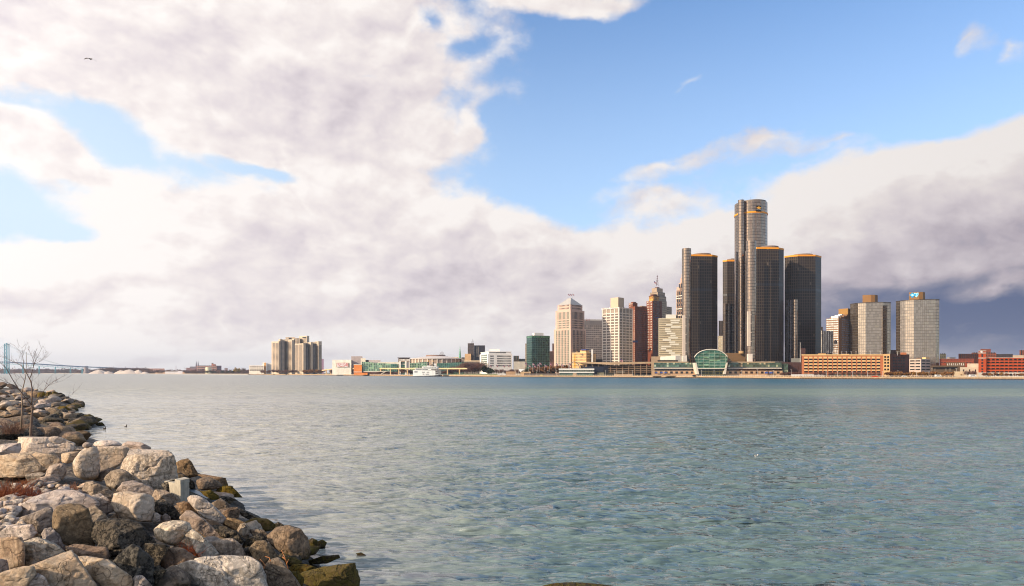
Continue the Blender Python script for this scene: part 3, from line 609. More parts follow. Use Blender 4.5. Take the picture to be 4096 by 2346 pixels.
# fill: unnamed smaller stones in the gaps and on the far bank
def blank_rock(seed,lod,sharp,mt):
    rg=np.random.RandomState(seed); v,f=ICO[lod]; N=rg.randn(11,3); N/=np.linalg.norm(N,axis=1)[:,None]; Hh=.62+.35*rg.rand(11)
    t=np.maximum(v@N.T,0)/Hh; r=(t**sharp).sum(1)**(-1/sharp); q=v*np.minimum(r,1.25)[:,None]; o=rg.rand(3)*40
    q=q+v*(.06*fbm(q*2+o,seed,4))[:,None]; return npmesh('stone',q,f,RM[mt])
VAR={k:[blank_rock(200+i*7+j,4,30,k) for i in range(4)] for j,k in enumerate(('brown','grey','pale','dark','moss'))}
COB=[blank_rock(900+i,3,4,k) for i,k in enumerate(('cream','white','pale','grey','cream'))]
rg=random.Random(8)
def place_stone(px,py,rad,kinds,label,group,name='boulder',cat='boulder',sink=.25,flat=.6,meshes=None,lift=0.):
    Y=ray_ground(px,py,lift); x=X(px,Y); me=rg.choice(meshes or VAR[rg.choice(kinds)])
    o=new_obj(name,me,None,(x,Y,float(ground(np.array(x),np.array(Y)))+rad*flat*(.5-sink)))
    o.scale=(rad*rg.uniform(.8,1.35),rad*rg.uniform(.8,1.2),rad*flat*rg.uniform(.8,1.2)); o.rotation_euler=(rg.uniform(-.35,.35),rg.uniform(-.35,.35),rg.uniform(0,6.28))
    return tag(o,label,cat,group)
n_=0
while n_<92:      # far bank
    px=rg.uniform(-40,330); py=1540+ (rg.random()**1.1)*215
    Y=ray_ground(px,py); x=X(px,Y); 
    if x>float(shore_x(Y))-.4: continue
    place_stone(px,py,rg.uniform(.5,.95)*(1+max(0,Y-80)/110),['brown','brown','dark'] if py>1640 else ['brown','brown','grey','pale'],'weathered riprap boulder of the far stone bank','boulders of the far stone bank',flat=.5); n_+=1
yy=58.
while yy<186:      # row along the far waterline
    x=float(shore_x(yy))-rg.uniform(.2,1.2); o=place_stone(CX+x/yy*F,HY+(EYE-.2)/yy*F,rg.uniform(.5,1.0),['brown','dark','moss'],'dark wet stone along the waterline of the far stone bank','waterline stones of the far bank',sink=.3); yy+=rg.uniform(2.4,5.0)
n_=0
while n_<62:       # gaps of the near bank
    px=rg.uniform(-30,1300); py=rg.uniform(1790,2346); Y=ray_ground(px,py); x=X(px,Y); d=float(shore_x(Y))-x
    if d<.1 or Y>40: continue
    place_stone(px,py,rg.uniform(.16,.42),['dark','moss'] if d<1.8 else ['grey','brown','pale'],'dark wet filler stone in the gaps by the waterline' if d<1.8 else 'small filler stone in the gaps between the near boulders','wet filler stones near the waterline' if d<1.8 else 'filler stones between the near boulders',sink=.6); n_+=1
n_=0
while n_<110:      # cobbles
    if rg.random()<.6: px,py=rg.uniform(60,370),rg.uniform(1925,2000)
    else: px,py=rg.uniform(-20,90),rg.uniform(1985,2110)
    place_stone(px,py,rg.uniform(.07,.17),['x'],'rounded pale cobble in the cobble patch','cobbles in the patch by the red weeds','cobble','cobble',sink=.0,flat=.7,meshes=COB,lift=.25).location.z+=.1; n_+=1
# white concrete block and steel beam
Yk=ray_ground(715,2000)-.2
k=MB(); a0=P(648,1985,Yk); 
cm=plain('painted_concrete',(176,164,144),.8,.3,2.,bump=.3)
pc=[P(650,1962,Yk+.9),P(700,1950,Yk+1.0),P(756,1925,Yk+.5),P(757,1995,Yk+.15),P(716,1998,Yk),P(650,1990,Yk+.4)]
def slab_block(quad,zt,zb,tilt=0):
    m=MB(); m.prism(quad,zb,zt); return m
q=[(X(655,Yk+.7),Yk+.75),(X(722,Yk),Yk),(X(757,Yk+.45),Yk+.45),(X(700,Yk+1.3),Yk+1.3)]
mb=MB(); mb.prism(q,Z(2016,Yk),Z(1938,Yk),bottom=True); cb=mb.build('concrete_block',cm,None,loc=(q[1][0],q[1][1],Z(2010,Yk)))
tag(cb,'squared white concrete block beneath the right end of the streaked block','concrete block')
mb.__init__(); q2=[lerp2(q[1],q[2],-.02),lerp2(q[1],q[2],1.03),lerp2(lerp2(q[1],q[2],1.03),lerp2(q[0],q[3],1.03),.35),lerp2(q[1],q[0],.35)]
mb.prism(q2,Z(1938,Yk)+.003,Z(1922,Yk),bottom=True); mb.build('block_lip',cm,cb)
bv=cb.modifiers.new('bevel','BEVEL'); bv.width=.02
steel=plain('galvanised_steel',(112,124,134),.45,.2,3.,metal=.6)
m=MB(); Ya=ray_ground(757,1960)+.2; Yz=ray_ground(868,2012)-.1; a=Vector(P(752,1955,Ya)); b_=Vector(P(866,2006,Yz)); 
m.bar(a,b_,.26,.03); off=Vector((0,-.13,-.09)); m.bar(a+off,b_+off,.02,.2); m.bar(a+Vector((0,.13,-.09)),b_+Vector((0,.13,-.09)),.02,.2)
tag(m.build('steel_beam',steel,None,loc=tuple(a)),'grey steel channel beam lying among the stones by the water','steel beam')
# ---------------------------------------------------------------- bare tree, dry weeds, birds
bark=plain('bark',(112,92,78),.9,.35,6.,bump=.6); twigm=plain('twig_bark',(128,98,92),.9,.2,6.)
YT=33.
def dpt(x,y): return (x*.2747,1360+y*.2747)
def ept(x,y): return (x*.118,1360+y*.118)
rg=random.Random(21)
def branch3(pts,conv,jit=.5,y0=0.,y1=None):
    y1=rg.uniform(-jit,jit) if y1 is None else y1; n=len(pts)
    return [Vector(P(*conv(*p),YT+y0+(y1-y0)*i/(n-1))) for i,p in enumerate(pts)]
BR=[ # (points, start radius, end radius, y offset start, y end)
 ([(438,1425),(450,1300),(462,1150),(470,1030),(460,950)],.085,.065,0,0),
 ([(460,950),(466,820),(466,700),(450,610),(430,570)],.055,.042,0,.15),
 ([(430,570),(400,510),(350,420),(300,370),(250,340),(190,315),(130,285),(60,262),(-20,235)],.036,.008,.15,.9),
 ([(430,570),(455,510),(462,480),(500,350),(530,280),(575,190),(620,100)],.032,.006,.15,-.5),
 ([(500,350),(480,280),(440,190),(405,130)],.014,.004,-.2,.5),
 ([(345,415),(343,320),(330,230),(280,150),(185,60)],.018,.004,.4,1.1),
 ([(330,235),(360,150),(382,60)],.01,.003,.6,.2),([(332,200),(318,120),(268,80)],.008,.003,.6,.9),
 ([(487,410),(480,300),(482,255),(520,190)],.014,.004,-.1,-.7),
 ([(510,345),(600,310),(640,255),(670,200),(680,170)],.012,.003,-.2,-1.),([(600,310),(690,250),(755,180)],.009,.003,-.5,-1.2),
 ([(460,950),(420,900),(350,820),(280,730),(220,640),(150,520),(90,420),(0,330),(-60,290)],.05,.01,0,-1.2),
 ([(290,745),(200,665),(100,620),(0,580),(-50,560)],.02,.007,-.5,-1.3),
 ([(430,905),(330,860),(210,790),(150,690),(60,640)],.02,.004,-.1,.8),
 ([(472,1035),(500,920),(560,850),(640,740),(700,670),(790,600),(880,555),(965,508)],.034,.005,0,-.6),
 ([(700,670),(800,630),(900,600),(1045,515)],.012,.003,-.3,-1.1),
 ([(476,1040),(560,960),(700,920),(860,870),(990,830),(1060,790),(1140,705)],.014,.003,0,.9),
 ([(500,930),(520,800),(560,640),(552,520)],.01,.003,0,.6),
 ([(640,745),(680,620),(740,520)],.009,.003,-.3,.2),([(460,700),(560,720),(545,600)],.006,.002,.1,.5),
 ([(450,610),(520,560),(570,500)],.008,.003,.1,-.5),([(220,640),(250,560),(190,460)],.008,.003,-.6,-.2),
 ([(150,520),(230,500),(300,560)],.006,.003,-.8,-.5),([(300,370),(270,300),(290,240)],.006,.002,.4,.2),
]
base=P(*dpt(438,1425),YT); base=(base[0],base[1],float(ground(np.array(base[0]),np.array(YT)))-.1)
tr=thing('bare_tree','slender leafless tree with forked trunk in front of the river at the left','tree',base)
tm=MB(); bm_=MB(); tw=MB()
first=branch3(BR[0][0],dpt,0,0,0); first[0]=Vector(base); tm.tube(first,[.07,.06,.054,.048,.042],8)
tm.build('trunk',bark,tr,smooth=True)
def wander(a,b,r0,r1,depth):
    n=6; pts=[a.lerp(b,i/n)+Vector([rg.uniform(-1,1)*.02*(b-a).length for _ in range(3)]) for i in range(n+1)]
    tw.tube(pts,[r0+(r1-r0)*i/n for i in range(n+1)],4)
    if depth>0:
        for i in range(2,n+1):
            if rg.random()<.75:
                d=(b-a).normalized(); s=Vector((rg.uniform(-1,1),rg.uniform(-1,1),rg.uniform(-.2,1)))
                e=(d*1.2+s).normalized(); wander(pts[i],pts[i]+e*(b-a).length*rg.uniform(.3,.55),r1*1.1,r1*.6,depth-1)
for pts,r0,r1,y0,y1 in BR[1:]:
    p3=branch3(pts,dpt,.5,y0,y1); n=len(p3); bm_.tube(p3,[.56*(r0+(r1-r0)*i/(n-1)) for i in range(n)],6)
    L_=(p3[-1]-p3[0]).length
    for i in range(1,n):
        for k in range(2 if r0>.01 else 1):
            d=(p3[i]-p3[i-1]).normalized(); s=Vector((rg.uniform(-1,1),rg.uniform(-1,1),rg.uniform(-.1,1.1)))
            e=(d*1.1+s*.9).normalized(); st=p3[i-1].lerp(p3[i],rg.random()); wander(st,st+e*rg.uniform(.15,.5),.0045,.0025,1)
bm_.build('branch',bark,tr,smooth=True); tag(tw.build('twigs',twigm,tr),kind='stuff')
b2=P(*dpt(308,1165),YT+3); b2=(b2[0],b2[1],b2[2]-.4)
t2=thing('bare_sapling','thin pale second stem left of the leafless tree','tree',b2)
m=MB(); YTs=YT; YT=YT+3
p3=branch3([(308,1165),(318,1080),(325,1000),(320,860),(318,790),(335,700),(360,600),(378,500),(385,350),(384,180)],dpt,0,0,-.4); p3[0]=Vector(b2)
m.tube(p3,[.045-.0042*i for i in range(10)],6); 
for pts in ([(330,960),(380,910),(470,880)],[(330,850),(400,840),(500,900)],[(360,600),(300,520),(260,430)],[(335,700),(260,640),(215,560)],[(378,480),(440,420),(470,340)]):
    q3=branch3(pts,dpt,.5,0); m.tube(q3,[.012,.008,.004],4)
m.build('trunk',plain('pale_bark',(140,118,98),.9,.2,5.),t2,smooth=True); YT=YTs
def weeds(name,label,cat,cx,cy,wpx,hpx,n,col,group=None,curl=.6,rad=.006,lift=.1):
    Y=ray_ground(cx,cy,lift); x=X(cx,Y); z0=float(ground(np.array(x),np.array(Y))); z0=min(max(z0,Z(cy,Y)-.1),Z(cy,Y)+.3)
    t=thing(name,label,cat,(x,Y,z0),group); m=MB(); w=wpx/F*Y/2; h=hpx/F*Y
    for i in range(n):
        a=Vector((x+rg.gauss(0,.4)*w,Y+rg.gauss(0,.35)*w,z0-.05)); pts=[a]; d=Vector((rg.uniform(-1,1)*.8,rg.uniform(-1,1)*.8,1)).normalized(); L_=h*rg.uniform(.5,1.15)/5
        for k in range(5): d=(d+Vector((rg.uniform(-1,1),rg.uniform(-1,1),rg.uniform(-.6,.5)))*curl).normalized(); pts.append(pts[-1]+d*L_)
        m.tube(pts,[rad*(1-.12*k) for k in range(6)],3)
    o=m.build('stems',plain(name+'_stem_%d_%d_%d'%col,col,.85,.35,5.),t); o['kind']='stuff'; return t
weeds('red_weed','dense clump of rust-red dry weeds at the left edge','dry weed',30,1985,190,85,420,(150,84,46),'rust-red dry weeds',curl=.45,rad=.008)
weeds('red_weed','dark red dry weeds at the right end of the weed patch, over the cobbles','dry weed',100,1995,130,70,260,(130,66,40),'rust-red dry weeds',curl=.45,rad=.008)
weeds('red_weed','low orange-brown weeds behind the red clump, under the hollowed slab','dry weed',120,1925,110,30,160,(150,90,52),'rust-red dry weeds',curl=.5,rad=.007)
weeds('red_weed','thin red weeds trailing along the cobbles to the right','dry weed',195,1975,90,26,110,(156,84,48),'rust-red dry weeds',curl=.6,rad=.006)
weeds('red_weed','small sprig of pinkish weeds in front of the balanced-stone boulder','dry weed',285,1955,60,45,70,(176,116,80),'rust-red dry weeds',curl=.4,rad=.006)
weeds('grass_tuft','tangled bright orange-brown grass tuft between two pale boulders','grass tuft',752,2212,66,75,330,(190,92,38),None,curl=.75,rad=.0045)
weeds('brown_bush','sparse brown bush behind the tree on the far stone bank','bush',58,1725,80,60,180,(138,104,82),None,curl=.4,rad=.016,lift=.4)
def twig(label,pxpts,Y):
    t=thing('twig',label,'twig',P(*pxpts[0][0],Y),None); m=MB()
    for pts in pxpts: m.tube([P(*p,Y+.05*i) for i,p in enumerate(pts)],[.012-.003*min(i,3) for i in range(len(pts))],5)
    m.build('stem',plain('orange_twig',(190,120,70),.8,.2,5.),t,smooth=True)
cc=lambda x,y:(700+x*.4094,1750+y*.4094)
twig('upright orange twig behind the peaked grey-brown boulder',[[cc(1105,1290),cc(1080,1190),cc(1040,1105)],[cc(1090,1240),cc(1110,1190)],[cc(1085,1200),cc(1050,1170)]],16.2)
twig('thin pinkish twigs left of the peaked grey-brown boulder',[[cc(875,1280),cc(830,1235),cc(775,1185)],[cc(885,1260),cc(860,1220),cc(830,1190)],[cc(935,1210),cc(920,1175),cc(880,1165)],[cc(850,1300),cc(820,1260),cc(815,1290)]],15.8)
# birds
def bird_body(m,c,fwd,Ln,r,mi=0):
    f=Vector(fwd).normalized(); c=Vector(c); m.tube([c+f*Ln*t for t in (-.5,-.35,-.1,.15,.32,.42,.5)],[r*.15,r*.6,r,r*.9,r*.55,r*.5,r*.15],10,mi)
gl=plain('far_wing_grey',(190,180,178),.8,.05,5.); gw=plain('gull_white',(226,222,216),.8,.05,5.); gg=plain('gull_grey',(120,116,116),.8,.1,5.); gk=plain('feather_black',(24,20,20),.8,.1,5.); gy=plain('bill_yellow',(190,150,60),.6,.05,5.)
Yg=EYE*F/(1827-HY); c=Vector(P(3024,1827,Yg)); c.z=.05
t=thing('gull','white gull with grey wings and black tail tip floating on the open river','bird',(c.x,c.y,0))
S=.55; m=MB(); m.tube([c+Vector((S*a,0,S*b)) for a,b in ((-.24,.06),(-.16,.0),(-.02,-.02),(.12,.01),(.2,.09),(.23,.16),(.26,.19),(.32,.19))],[S*v for v in (.02,.07,.1,.085,.05,.04,.045,.02)],10); m.build('body',gw,t,smooth=True)
m=MB(); 
for sy in (-1,1): m.tube([c+Vector((S*a,S*sy*.075,S*b)) for a,b in ((.1,.05),(0,.08),(-.14,.07),(-.26,.09))],[S*v for v in (.02,.05,.045,.01)],6)
m.build('wing',gg,t,smooth=True); m=MB(); m.tube([c+Vector((S*a,0,S*b)) for a,b in ((-.2,.07),(-.3,.1),(-.36,.12))],[.035,.03,.008],6); m.build('tail',gk,t,smooth=True)
m=MB(); m.tube([c+Vector((S*.31,0,S*.185)),c+Vector((S*.39,0,S*.17))],[.018,.005],5); m.build('bill',gy,t)
Yf=62.; c=Vector(P(361,237,Yf)); t=thing('gull','dark-bodied gull gliding high against the white cloud at upper left','bird',tuple(c))
m=MB(); bird_body(m,c,(.2,.95,-.1),.3,.05); m.build('body',gk,t,smooth=True)
for pts in ([(361,236),(350,233.5),(342,235),(336,238.5)],[(362,237),(369,236),(378,240.5),(386,247)]):
    m=MB(); q=[Vector(P(a,b,Yf)) for a,b in pts]; f=Vector((.05,.13,-.012))
    wd=[.5,.55,.4,.08]
    for i in range(3):
        A,B=q[i],q[i+1]; a1,a2=A+f*wd[i],A-f*wd[i]; b1,b2=B+f*wd[i+1],B-f*wd[i+1]; u=Vector((0,0,.008))
        m.face([a1+u,a2+u,b2+u,b1+u]); m.face([a1,b1,b2,a2]); m.face([a1,a1+u,b1+u,b1]); m.face([a2,b2,b2+u,a2+u])
    m.build('wing',gl,t)
dk=plain('duck_brown',(52,42,36),.8,.2,8.)
for px,py,lab in ((418,1715,'dark duck on the river nearer to the far stone bank'),(502,1708,'dark duck on the river farther out from the stone bank')):
    Yd=EYE*F/(py+3-HY); c=Vector(P(px,py,Yd)); c.z=.06; t=thing('duck',lab,'bird',(c.x,c.y,0),'two dark ducks on the river'); m=MB()
    m.tube([c+Vector((a*.55,0,b*.6-.03)) for a,b in ((-.34,.1),(-.22,.04),(0,.02),(.16,.05),(.2,.2),(.2,.36),(.24,.43),(.34,.42))],[.012,.06,.1,.075,.04,.035,.045,.012],10); m.build('body',dk,t,smooth=True)
# ================================================================ far bank
LAND=1.8
BANK=[(6500,470),(4700,545),(4096,577),(3200,632),(2800,758),(2300,851),(2000,889),(1768,1030),(1600,1096),(1300,1430),(1000,1934),(600,2529),(300,3300),(0,4100),(-900,5600),(-6000,9000)]
BX=[(X(p,y),y) for p,y in BANK]
def bank_at(px):   # depth of the bank line seen at pixel column px
    for (p0,y0),(p1,y1) in zip(BANK,BANK[1:]):
        if p1<=px<=p0:
            a,b=(X(p0,y0),y0),(X(p1,y1),y1); k=(px-CX)/F; dx,dy=b[0]-a[0],b[1]-a[1]; t=(k*a[1]-a[0])/(dx-k*dy); return a[1]+t*dy
    return 900
def land_mat():
    m,g,b=mat('far_bank_ground'); pos=g.n('ShaderNodeNewGeometry').outputs['Position']
    n=g.noise(pos,.02,4,.6); c=g.mix(g.sstep(n,.4,.6),lin((150,132,104)),lin((104,98,58))); c=g.mix(g.sstep(g.noise(pos,.3,3,.6),.5,.7),c,lin((168,156,138)))
    g.set(b.inputs['Base Color'],c); b.inputs['Roughness'].default_value=.95; return m
m=MB()
far=[(x*12,y*12) for x,y in BX]
for i in range(len(BX)-1):
    a,b=BX[i],BX[i+1]; c_,d_=far[i+1],far[i]
    m.face([(*a,LAND),(*d_,LAND),(*c_,LAND),(*b,LAND)])
tag(m.build('far_bank_land',land_mat(),None),kind='structure')
def quay_mat():
    m,g,b=mat('quay_concrete'); pos=g.n('ShaderNodeNewGeometry').outputs['Position']; z=g.n('ShaderNodeSeparateXYZ',{0:pos}).outputs[2]
    n=g.noise(pos,.5,4,.6); u=g.n('ShaderNodeSeparateXYZ',{0:g.n('ShaderNodeUVMap').outputs[0]}).outputs[0]
    pile=g.m('LESS_THAN',g.m('FRACT',g.m('DIVIDE',u,2.4)),.5)
    c=g.mix(g.m('GREATER_THAN',z,.8),g.mix(pile,lin((52,36,28)),lin((92,66,48))),g.mix(g.mrange(n,.3,.7,0.,1.),lin((196,164,126)),lin((160,132,104))))
    g.set(b.inputs['Base Color'],c); b.inputs['Roughness'].default_value=.9; return m
m=MB(); u=0
for i in range(len(BX)-1,0,-1):
    a,b=BX[i],BX[i-1]; 
    if a[1]<2600: u=m.wall(a,b,-1,LAND+.35,u)
for i in range(len(BX)-1,0,-1):
    a,b=BX[i],BX[i-1]; 
    if a[1]<2600: m.face([(*a,LAND+.35),(*b,LAND+.35),(b[0],b[1]+2.5,LAND+.35),(a[0],a[1]+2.5,LAND+.35)])
tag(m.build('quay_wall',quay_mat(),None,loc=(0,700,0)),'long tan quay wall on dark piles along the far bank','quay wall')
m=MB()
for i in range(len(BX)-1,0,-1):
    a,b=BX[i],BX[i-1]
    if a[1]>=2300: m.face([(a[0],a[1]-25,-.1),(b[0],b[1]-25,-.1),(*b,LAND+.02),(*a,LAND+.02)])
tag(m.build('far_beach',plain('pale_sand',(222,204,176),.9,.15,.02),None),kind='structure')
DG=plain('dark_opening',(26,22,20),.6,.3,.3); WIN=None
def winmat(name,col,spec=.6,rough=.15,var=.35):
    if name in MC: return MC[name]
    m,g,b=mat(name); pos=g.n('ShaderNodeNewGeometry').outputs['Position']
    cell=g.n('ShaderNodeVectorMath',{0:pos,1:(.45,.45,.33)},operation='MULTIPLY').outputs[0]
    wn=g.n('ShaderNodeTexWhiteNoise',{'Vector':g.n('ShaderNodeVectorMath',{0:cell},operation='FLOOR').outputs[0]},noise_dimensions='3D').outputs[0]
    k=g.mrange(wn,0.,1.,1-var,1+var*1.6); g.set(b.inputs['Base Color'],g.mix(1.,lin(col),g.n('ShaderNodeCombineColor',{0:k,1:k,2:k}).outputs[0],'MULTIPLY'))
    b.inputs['Roughness'].default_value=rough; b.inputs['Specular IOR Level'].default_value=spec; MC[name]=m; return m
WD=winmat('window_dark',(44,40,38)); WG=winmat('window_green',(70,92,78)); WB=winmat('window_brown',(84,66,54),rough=.3); WL=winmat('window_pale',(196,186,170),rough=.4)
def mass(t,poly,z0,z1,m_,name='wall',**k):
    mb=MB(); mb.prism(poly,z0,z1,bottom=z0>3); return mb.build(name,m_,t,**k)
def rows(t,p,q,zs,n,wf,h,m_,name='window_row',proud=.1,u0=.03,u1=.97,dep=.3):
    """one row of n windows from p to q, repeated at every height in zs (each row its own object, one mesh)"""
    L=math.dist(p,q); dx,dy=(q[0]-p[0])/L,(q[1]-p[1])/L; nx,ny=dy,-dx; mb=MB(); o0=org(t)
    z0=zs[0]; cs=[(L*(u0+(u1-u0)*(i+.5-wf/2)/n),L*(u0+(u1-u0)*(i+.5+wf/2)/n)) for i in range(n)]   # windows joined by one thin sill
    out=[(cs[0][0],z0-.1),(cs[-1][1],z0-.1)]
    for c0,c1 in reversed(cs): out+=[(c1,z0+h),(c0,z0+h)] if n==1 else [(c1,z0),(c1,z0+h),(c0,z0+h),(c0,z0)]
    N_=len(out); pt=lambda c,z,o:(p[0]+dx*c+nx*o,p[1]+dy*c+ny*o,z)
    mb.v+=[pt(c,z,proud) for c,z in out]+[pt(c,z,proud-dep) for c,z in out]; mb.f.append(tuple(range(N_))); mb.uv+=out; mb.mi.append(0)
    for i in range(N_):
        j=(i+1)%N_; mb.f.append((j,i,N_+i,N_+j)); mb.uv+=[out[j],out[i],out[i],out[j]]; mb.mi.append(0)
    o=mb.build(name,m_,t)
    for z in zs[1:]:
        c=o.copy(); COL.objects.link(c); c.location=(o.location.x,o.location.y,o.location.z+z-zs[0])
    return o
def zrange(z0,z1,n): return [z0+(z1-z0)*i/(n-1) for i in range(n)] if n>1 else [z0]
def bld(name,label,poly,cat='building',group=None): 
    c=(sum(p[0] for p in poly)/len(poly),sum(p[1] for p in poly)/len(poly),LAND); return thing(name,label,cat,c,group)
def boxpoly(poly,a0,a1,b0,b1):   # sub-rectangle of a 4-corner footprint [l,c,r,back]; a along left wall from corner, b along right wall
    l,c,r,_=poly; e=(l[0]-c[0],l[1]-c[1]); f=(r[0]-c[0],r[1]-c[1])
    pt=lambda a,b:(c[0]+e[0]*a+f[0]*b,c[1]+e[1]*a+f[1]*b); return [pt(a1,b0),pt(a0,b0),pt(a0,b1),pt(a1,b1)]
def mast(t,px,D,y0,y1,r=.25,m_=None,name='antenna'):
    m=MB(); m.tube([P(px,y0,D),P(px,y1,D)],[r,r*.4],5); return m.build(name,m_ or plain('mast_grey',(110,105,105),.6,.1,1.),t)
# flags -----------------------------------------------------------
FR=plain('flag_red',(190,60,60),.8,.1,1.); FW=plain('flag_white',(225,215,210),.8,.05,1.); FB=plain('flag_blue',(50,60,120),.8,.1,1.); POLE=plain('pole_white',(205,198,190),.5,.1,1.)
def flagpole(px,D,ybase,ytop,label,group,S=1.,t=None,hang=.5):
    top=Vector(P(px,ytop,D)); bot=Vector(P(px,ybase,D)); own=t is None
    if own: t=thing('flagpole',label,'flagpole',tuple(bot),group)
    m=MB(); m.tube([bot,top],[.16*S,.08*S],6); m.build('pole' if own else 'flagpole',POLE,t,smooth=True)
    w,h=3.4*S,2.1*S; m=MB(); n=8; d=Vector((.95*(1-hang*.4),.25,-hang)).normalized(); 
    for i in range(n):
        for j in range(7):
            def q(i,j,o=0): 
                s=i/n*w; return top+d*s+Vector((o*.04,math.sin(s*2.2+j*.2)*.18*S+o*.06,-.15-j/7*h))
            mi=1 if (i<3 and j<4) else (0 if j%2==0 else 2)
            m.face([q(i,j),q(i,j+1),q(i+1,j+1),q(i+1,j)],None,mi); m.face([q(i,j,1),q(i+1,j,1),q(i+1,j+1,1),q(i,j+1,1)],None,mi)
    m.build('flag',[FR,FB,FW],t); return t
# text ------------------------------------------------------------
def text(t,s,size,loc,m_,rz=0.,name='lettering',ext=.15,align='CENTER'):
    c=bpy.data.curves.new(name,'FONT'); c.body=s; c.size=size; c.extrude=ext; c.align_x=align; c.materials.append(m_)
    tmp=bpy.data.objects.new('tmp',c); COL.objects.link(tmp); me=bpy.data.meshes.new_from_object(tmp); bpy.data.objects.remove(tmp)
    if not me.materials: me.materials.append(m_)
    o=new_obj(name,me,t,tuple(Vector(loc)-org(t))); o.rotation_euler=(R(90),0,rz); return o
def chain(px0,D0,segs,sym=True):
    pts=[(X(px0,D0),D0)]
    for nu,px in segs:
        d=(-math.cos(R(nu)),math.sin(R(nu))); k=(px-CX)/F; a=pts[-1]; t=(k*a[1]-a[0])/(d[0]-k*d[1]); pts.append((a[0]+d[0]*t,a[1]+d[1]*t))
    if sym:
        a,b=pts[0],pts[-1]; w=math.dist(a,b)
        # depth: reflect the near facets through a centre behind them
        cx=(a[0]+b[0])/2; far=[]
        for (p,s) in ((b,.55),(b,1.),(a,1.),(a,.55)):
            f=1+w*.75*s/p[1]; q=(p[0]*f,p[1]*f); pull=.06 if s<1 else .3; far.append((q[0]+(cx*f-q[0])*pull,q[1]))
        pts=pts+far
    return pts
# ---------------------------------------------------------------- the six dark towers
ORANGE=plain('orange_band',(236,150,24),.5,.06,.2)
BODY=grid('dark_tower_glass',(34,27,23),(84,70,58),2.3,3.75,.26,.17,metal=.0,rough=.3,var=.45,bright=(96,82,66),bp=.985,frough=.6,fmetal=.0,wob=.0,spec=.2)
CYL=grid('mirror_cylinder_glass',(164,138,116),(38,30,28),1.55,3.75,.16,.13,metal=.95,rough=.10,var=.16,frough=.5,wob=.12)
CYLD=grid('dark_cylinder_glass',(58,50,50),(24,20,20),1.6,3.75,.14,.13,metal=.95,rough=.12,var=.2,frough=.5,wob=.0)
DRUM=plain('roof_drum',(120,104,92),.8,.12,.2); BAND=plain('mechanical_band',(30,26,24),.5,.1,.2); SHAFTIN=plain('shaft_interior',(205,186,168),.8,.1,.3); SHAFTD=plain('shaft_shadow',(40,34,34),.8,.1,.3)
def circ(cx,cy,r,n=40,a0=0): return [(cx+r*math.cos(a0+2*math.pi*i/n),cy+r*math.sin(a0+2*math.pi*i/n)) for i in range(n)]
def cyl(t,px,D,rpx,y0,y1,m_,name='shaft',n=36,cap=True):
    r=rpx/F*D; cx=X(px,D); mb=MB(); mb.prism(circ(cx,D,r,n),Z(y0,D),Z(y1,D),bottom=True); o=mb.build(name,m_,t); return o
def crown(t,poly,zt,oh=1.0,h=2.0,inn=.35):
    m=MB(); m.prism(inset(poly,-.25),zt-h,zt+.15,bottom=True); m.build('orange_band',ORANGE,t)
    m=MB(); ip=inset(poly,5.); cx=sum(p[0] for p in ip)/len(ip); cy=sum(p[1] for p in ip)/len(ip)
    r=math.dist(ip[0],(cx,cy))*.55; m.prism(circ(cx,cy,r,20),zt,zt+3.2); m.build('roof_drum',DRUM,t)
    rg_=random.Random(int(cx)); a=rg_.uniform(-r,r)*.5
    m=MB(); m.box(cx+a-2,cx+a+2,cy-2,cy+2,zt+3.2,zt+4.4); m.build('roof_unit',plain('roof_unit_grey',(140,132,126),.7,.1,1.),t)
def tower_bands(t,poly,zs,h=3.2):
    for z in zs: m=MB(); m.prism(inset(poly,-.06),z,z+h); m.build('mechanical_band',BAND2,t)
BAND2=grid('louvre_band',(20,17,16),(60,50,44),2.3,9.,.3,.0,metal=.1,rough=.4,var=.3)
# front-left tower
D=862; poly=chain(2744,880,[(232,2762),(176,2849),(138,2870)]); t=bld('octagonal_tower','dark octagonal office tower with orange rim, farthest left of its cluster',poly,'skyscraper','dark glass towers of the round-cornered cluster')
zt=Z(1020,poly[2][1]); mass(t,poly,LAND,zt,BODY); crown(t,poly,zt); tower_bands(t,poly,[Z(1162,870)],3.)
cyl(t,2746,858,18,1452,996,CYL); mast(t,2740,858,996,984,.12); mast(t,2755,858,996,985,.12)
def recess(t,px0,px1,y0,y1,D,bars):
    mb=MB(); mb.box(X(px0,D),X(px1,D),D-1.2,D+2,Z(y1,D),Z(y0,D)); o=mb.build('open_shaft',SHAFTIN,t)
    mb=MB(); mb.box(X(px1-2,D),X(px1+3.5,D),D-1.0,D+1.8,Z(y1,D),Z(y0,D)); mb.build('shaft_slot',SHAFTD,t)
    for y in bars: 
        mb=MB(); mb.box(X(px1-2,D),X(px1+3.5,D),D-1.25,D-.9,Z(y+1.2,D),Z(y-1.2,D)); mb.build('cross_bar',SHAFTIN,t)
recess(t,2731,2741,1262,1422,852,[1270,1305,1339,1374,1408])
mb=MB(); D=850; mb.box(X(2731,D),X(2747,D),D-1,D+4,LAND,Z(1423,D)); mb.build('shaft_foot',plain('shaft_foot_white',(216,204,190),.8,.08,.3),t)
# back-left tower
poly=chain(2891,985,[(222,2908),(180,2950),(140,2972)]); t=bld('octagonal_tower','dark octagonal tower with yellow rim, half hidden behind the tallest round tower',poly,'skyscraper','dark glass towers of the round-cornered cluster')
zt=Z(1041,poly[1][1]); mass(t,poly,LAND,zt,BODY); crown(t,poly,zt); tower_bands(t,poly,[Z(1184,poly[1][1])],3.)
for px,r in ((2901,7),(2918,9),(2934,8)): cyl(t,px,950,r,1452,1216,CYLD if px>2905 else CYL)
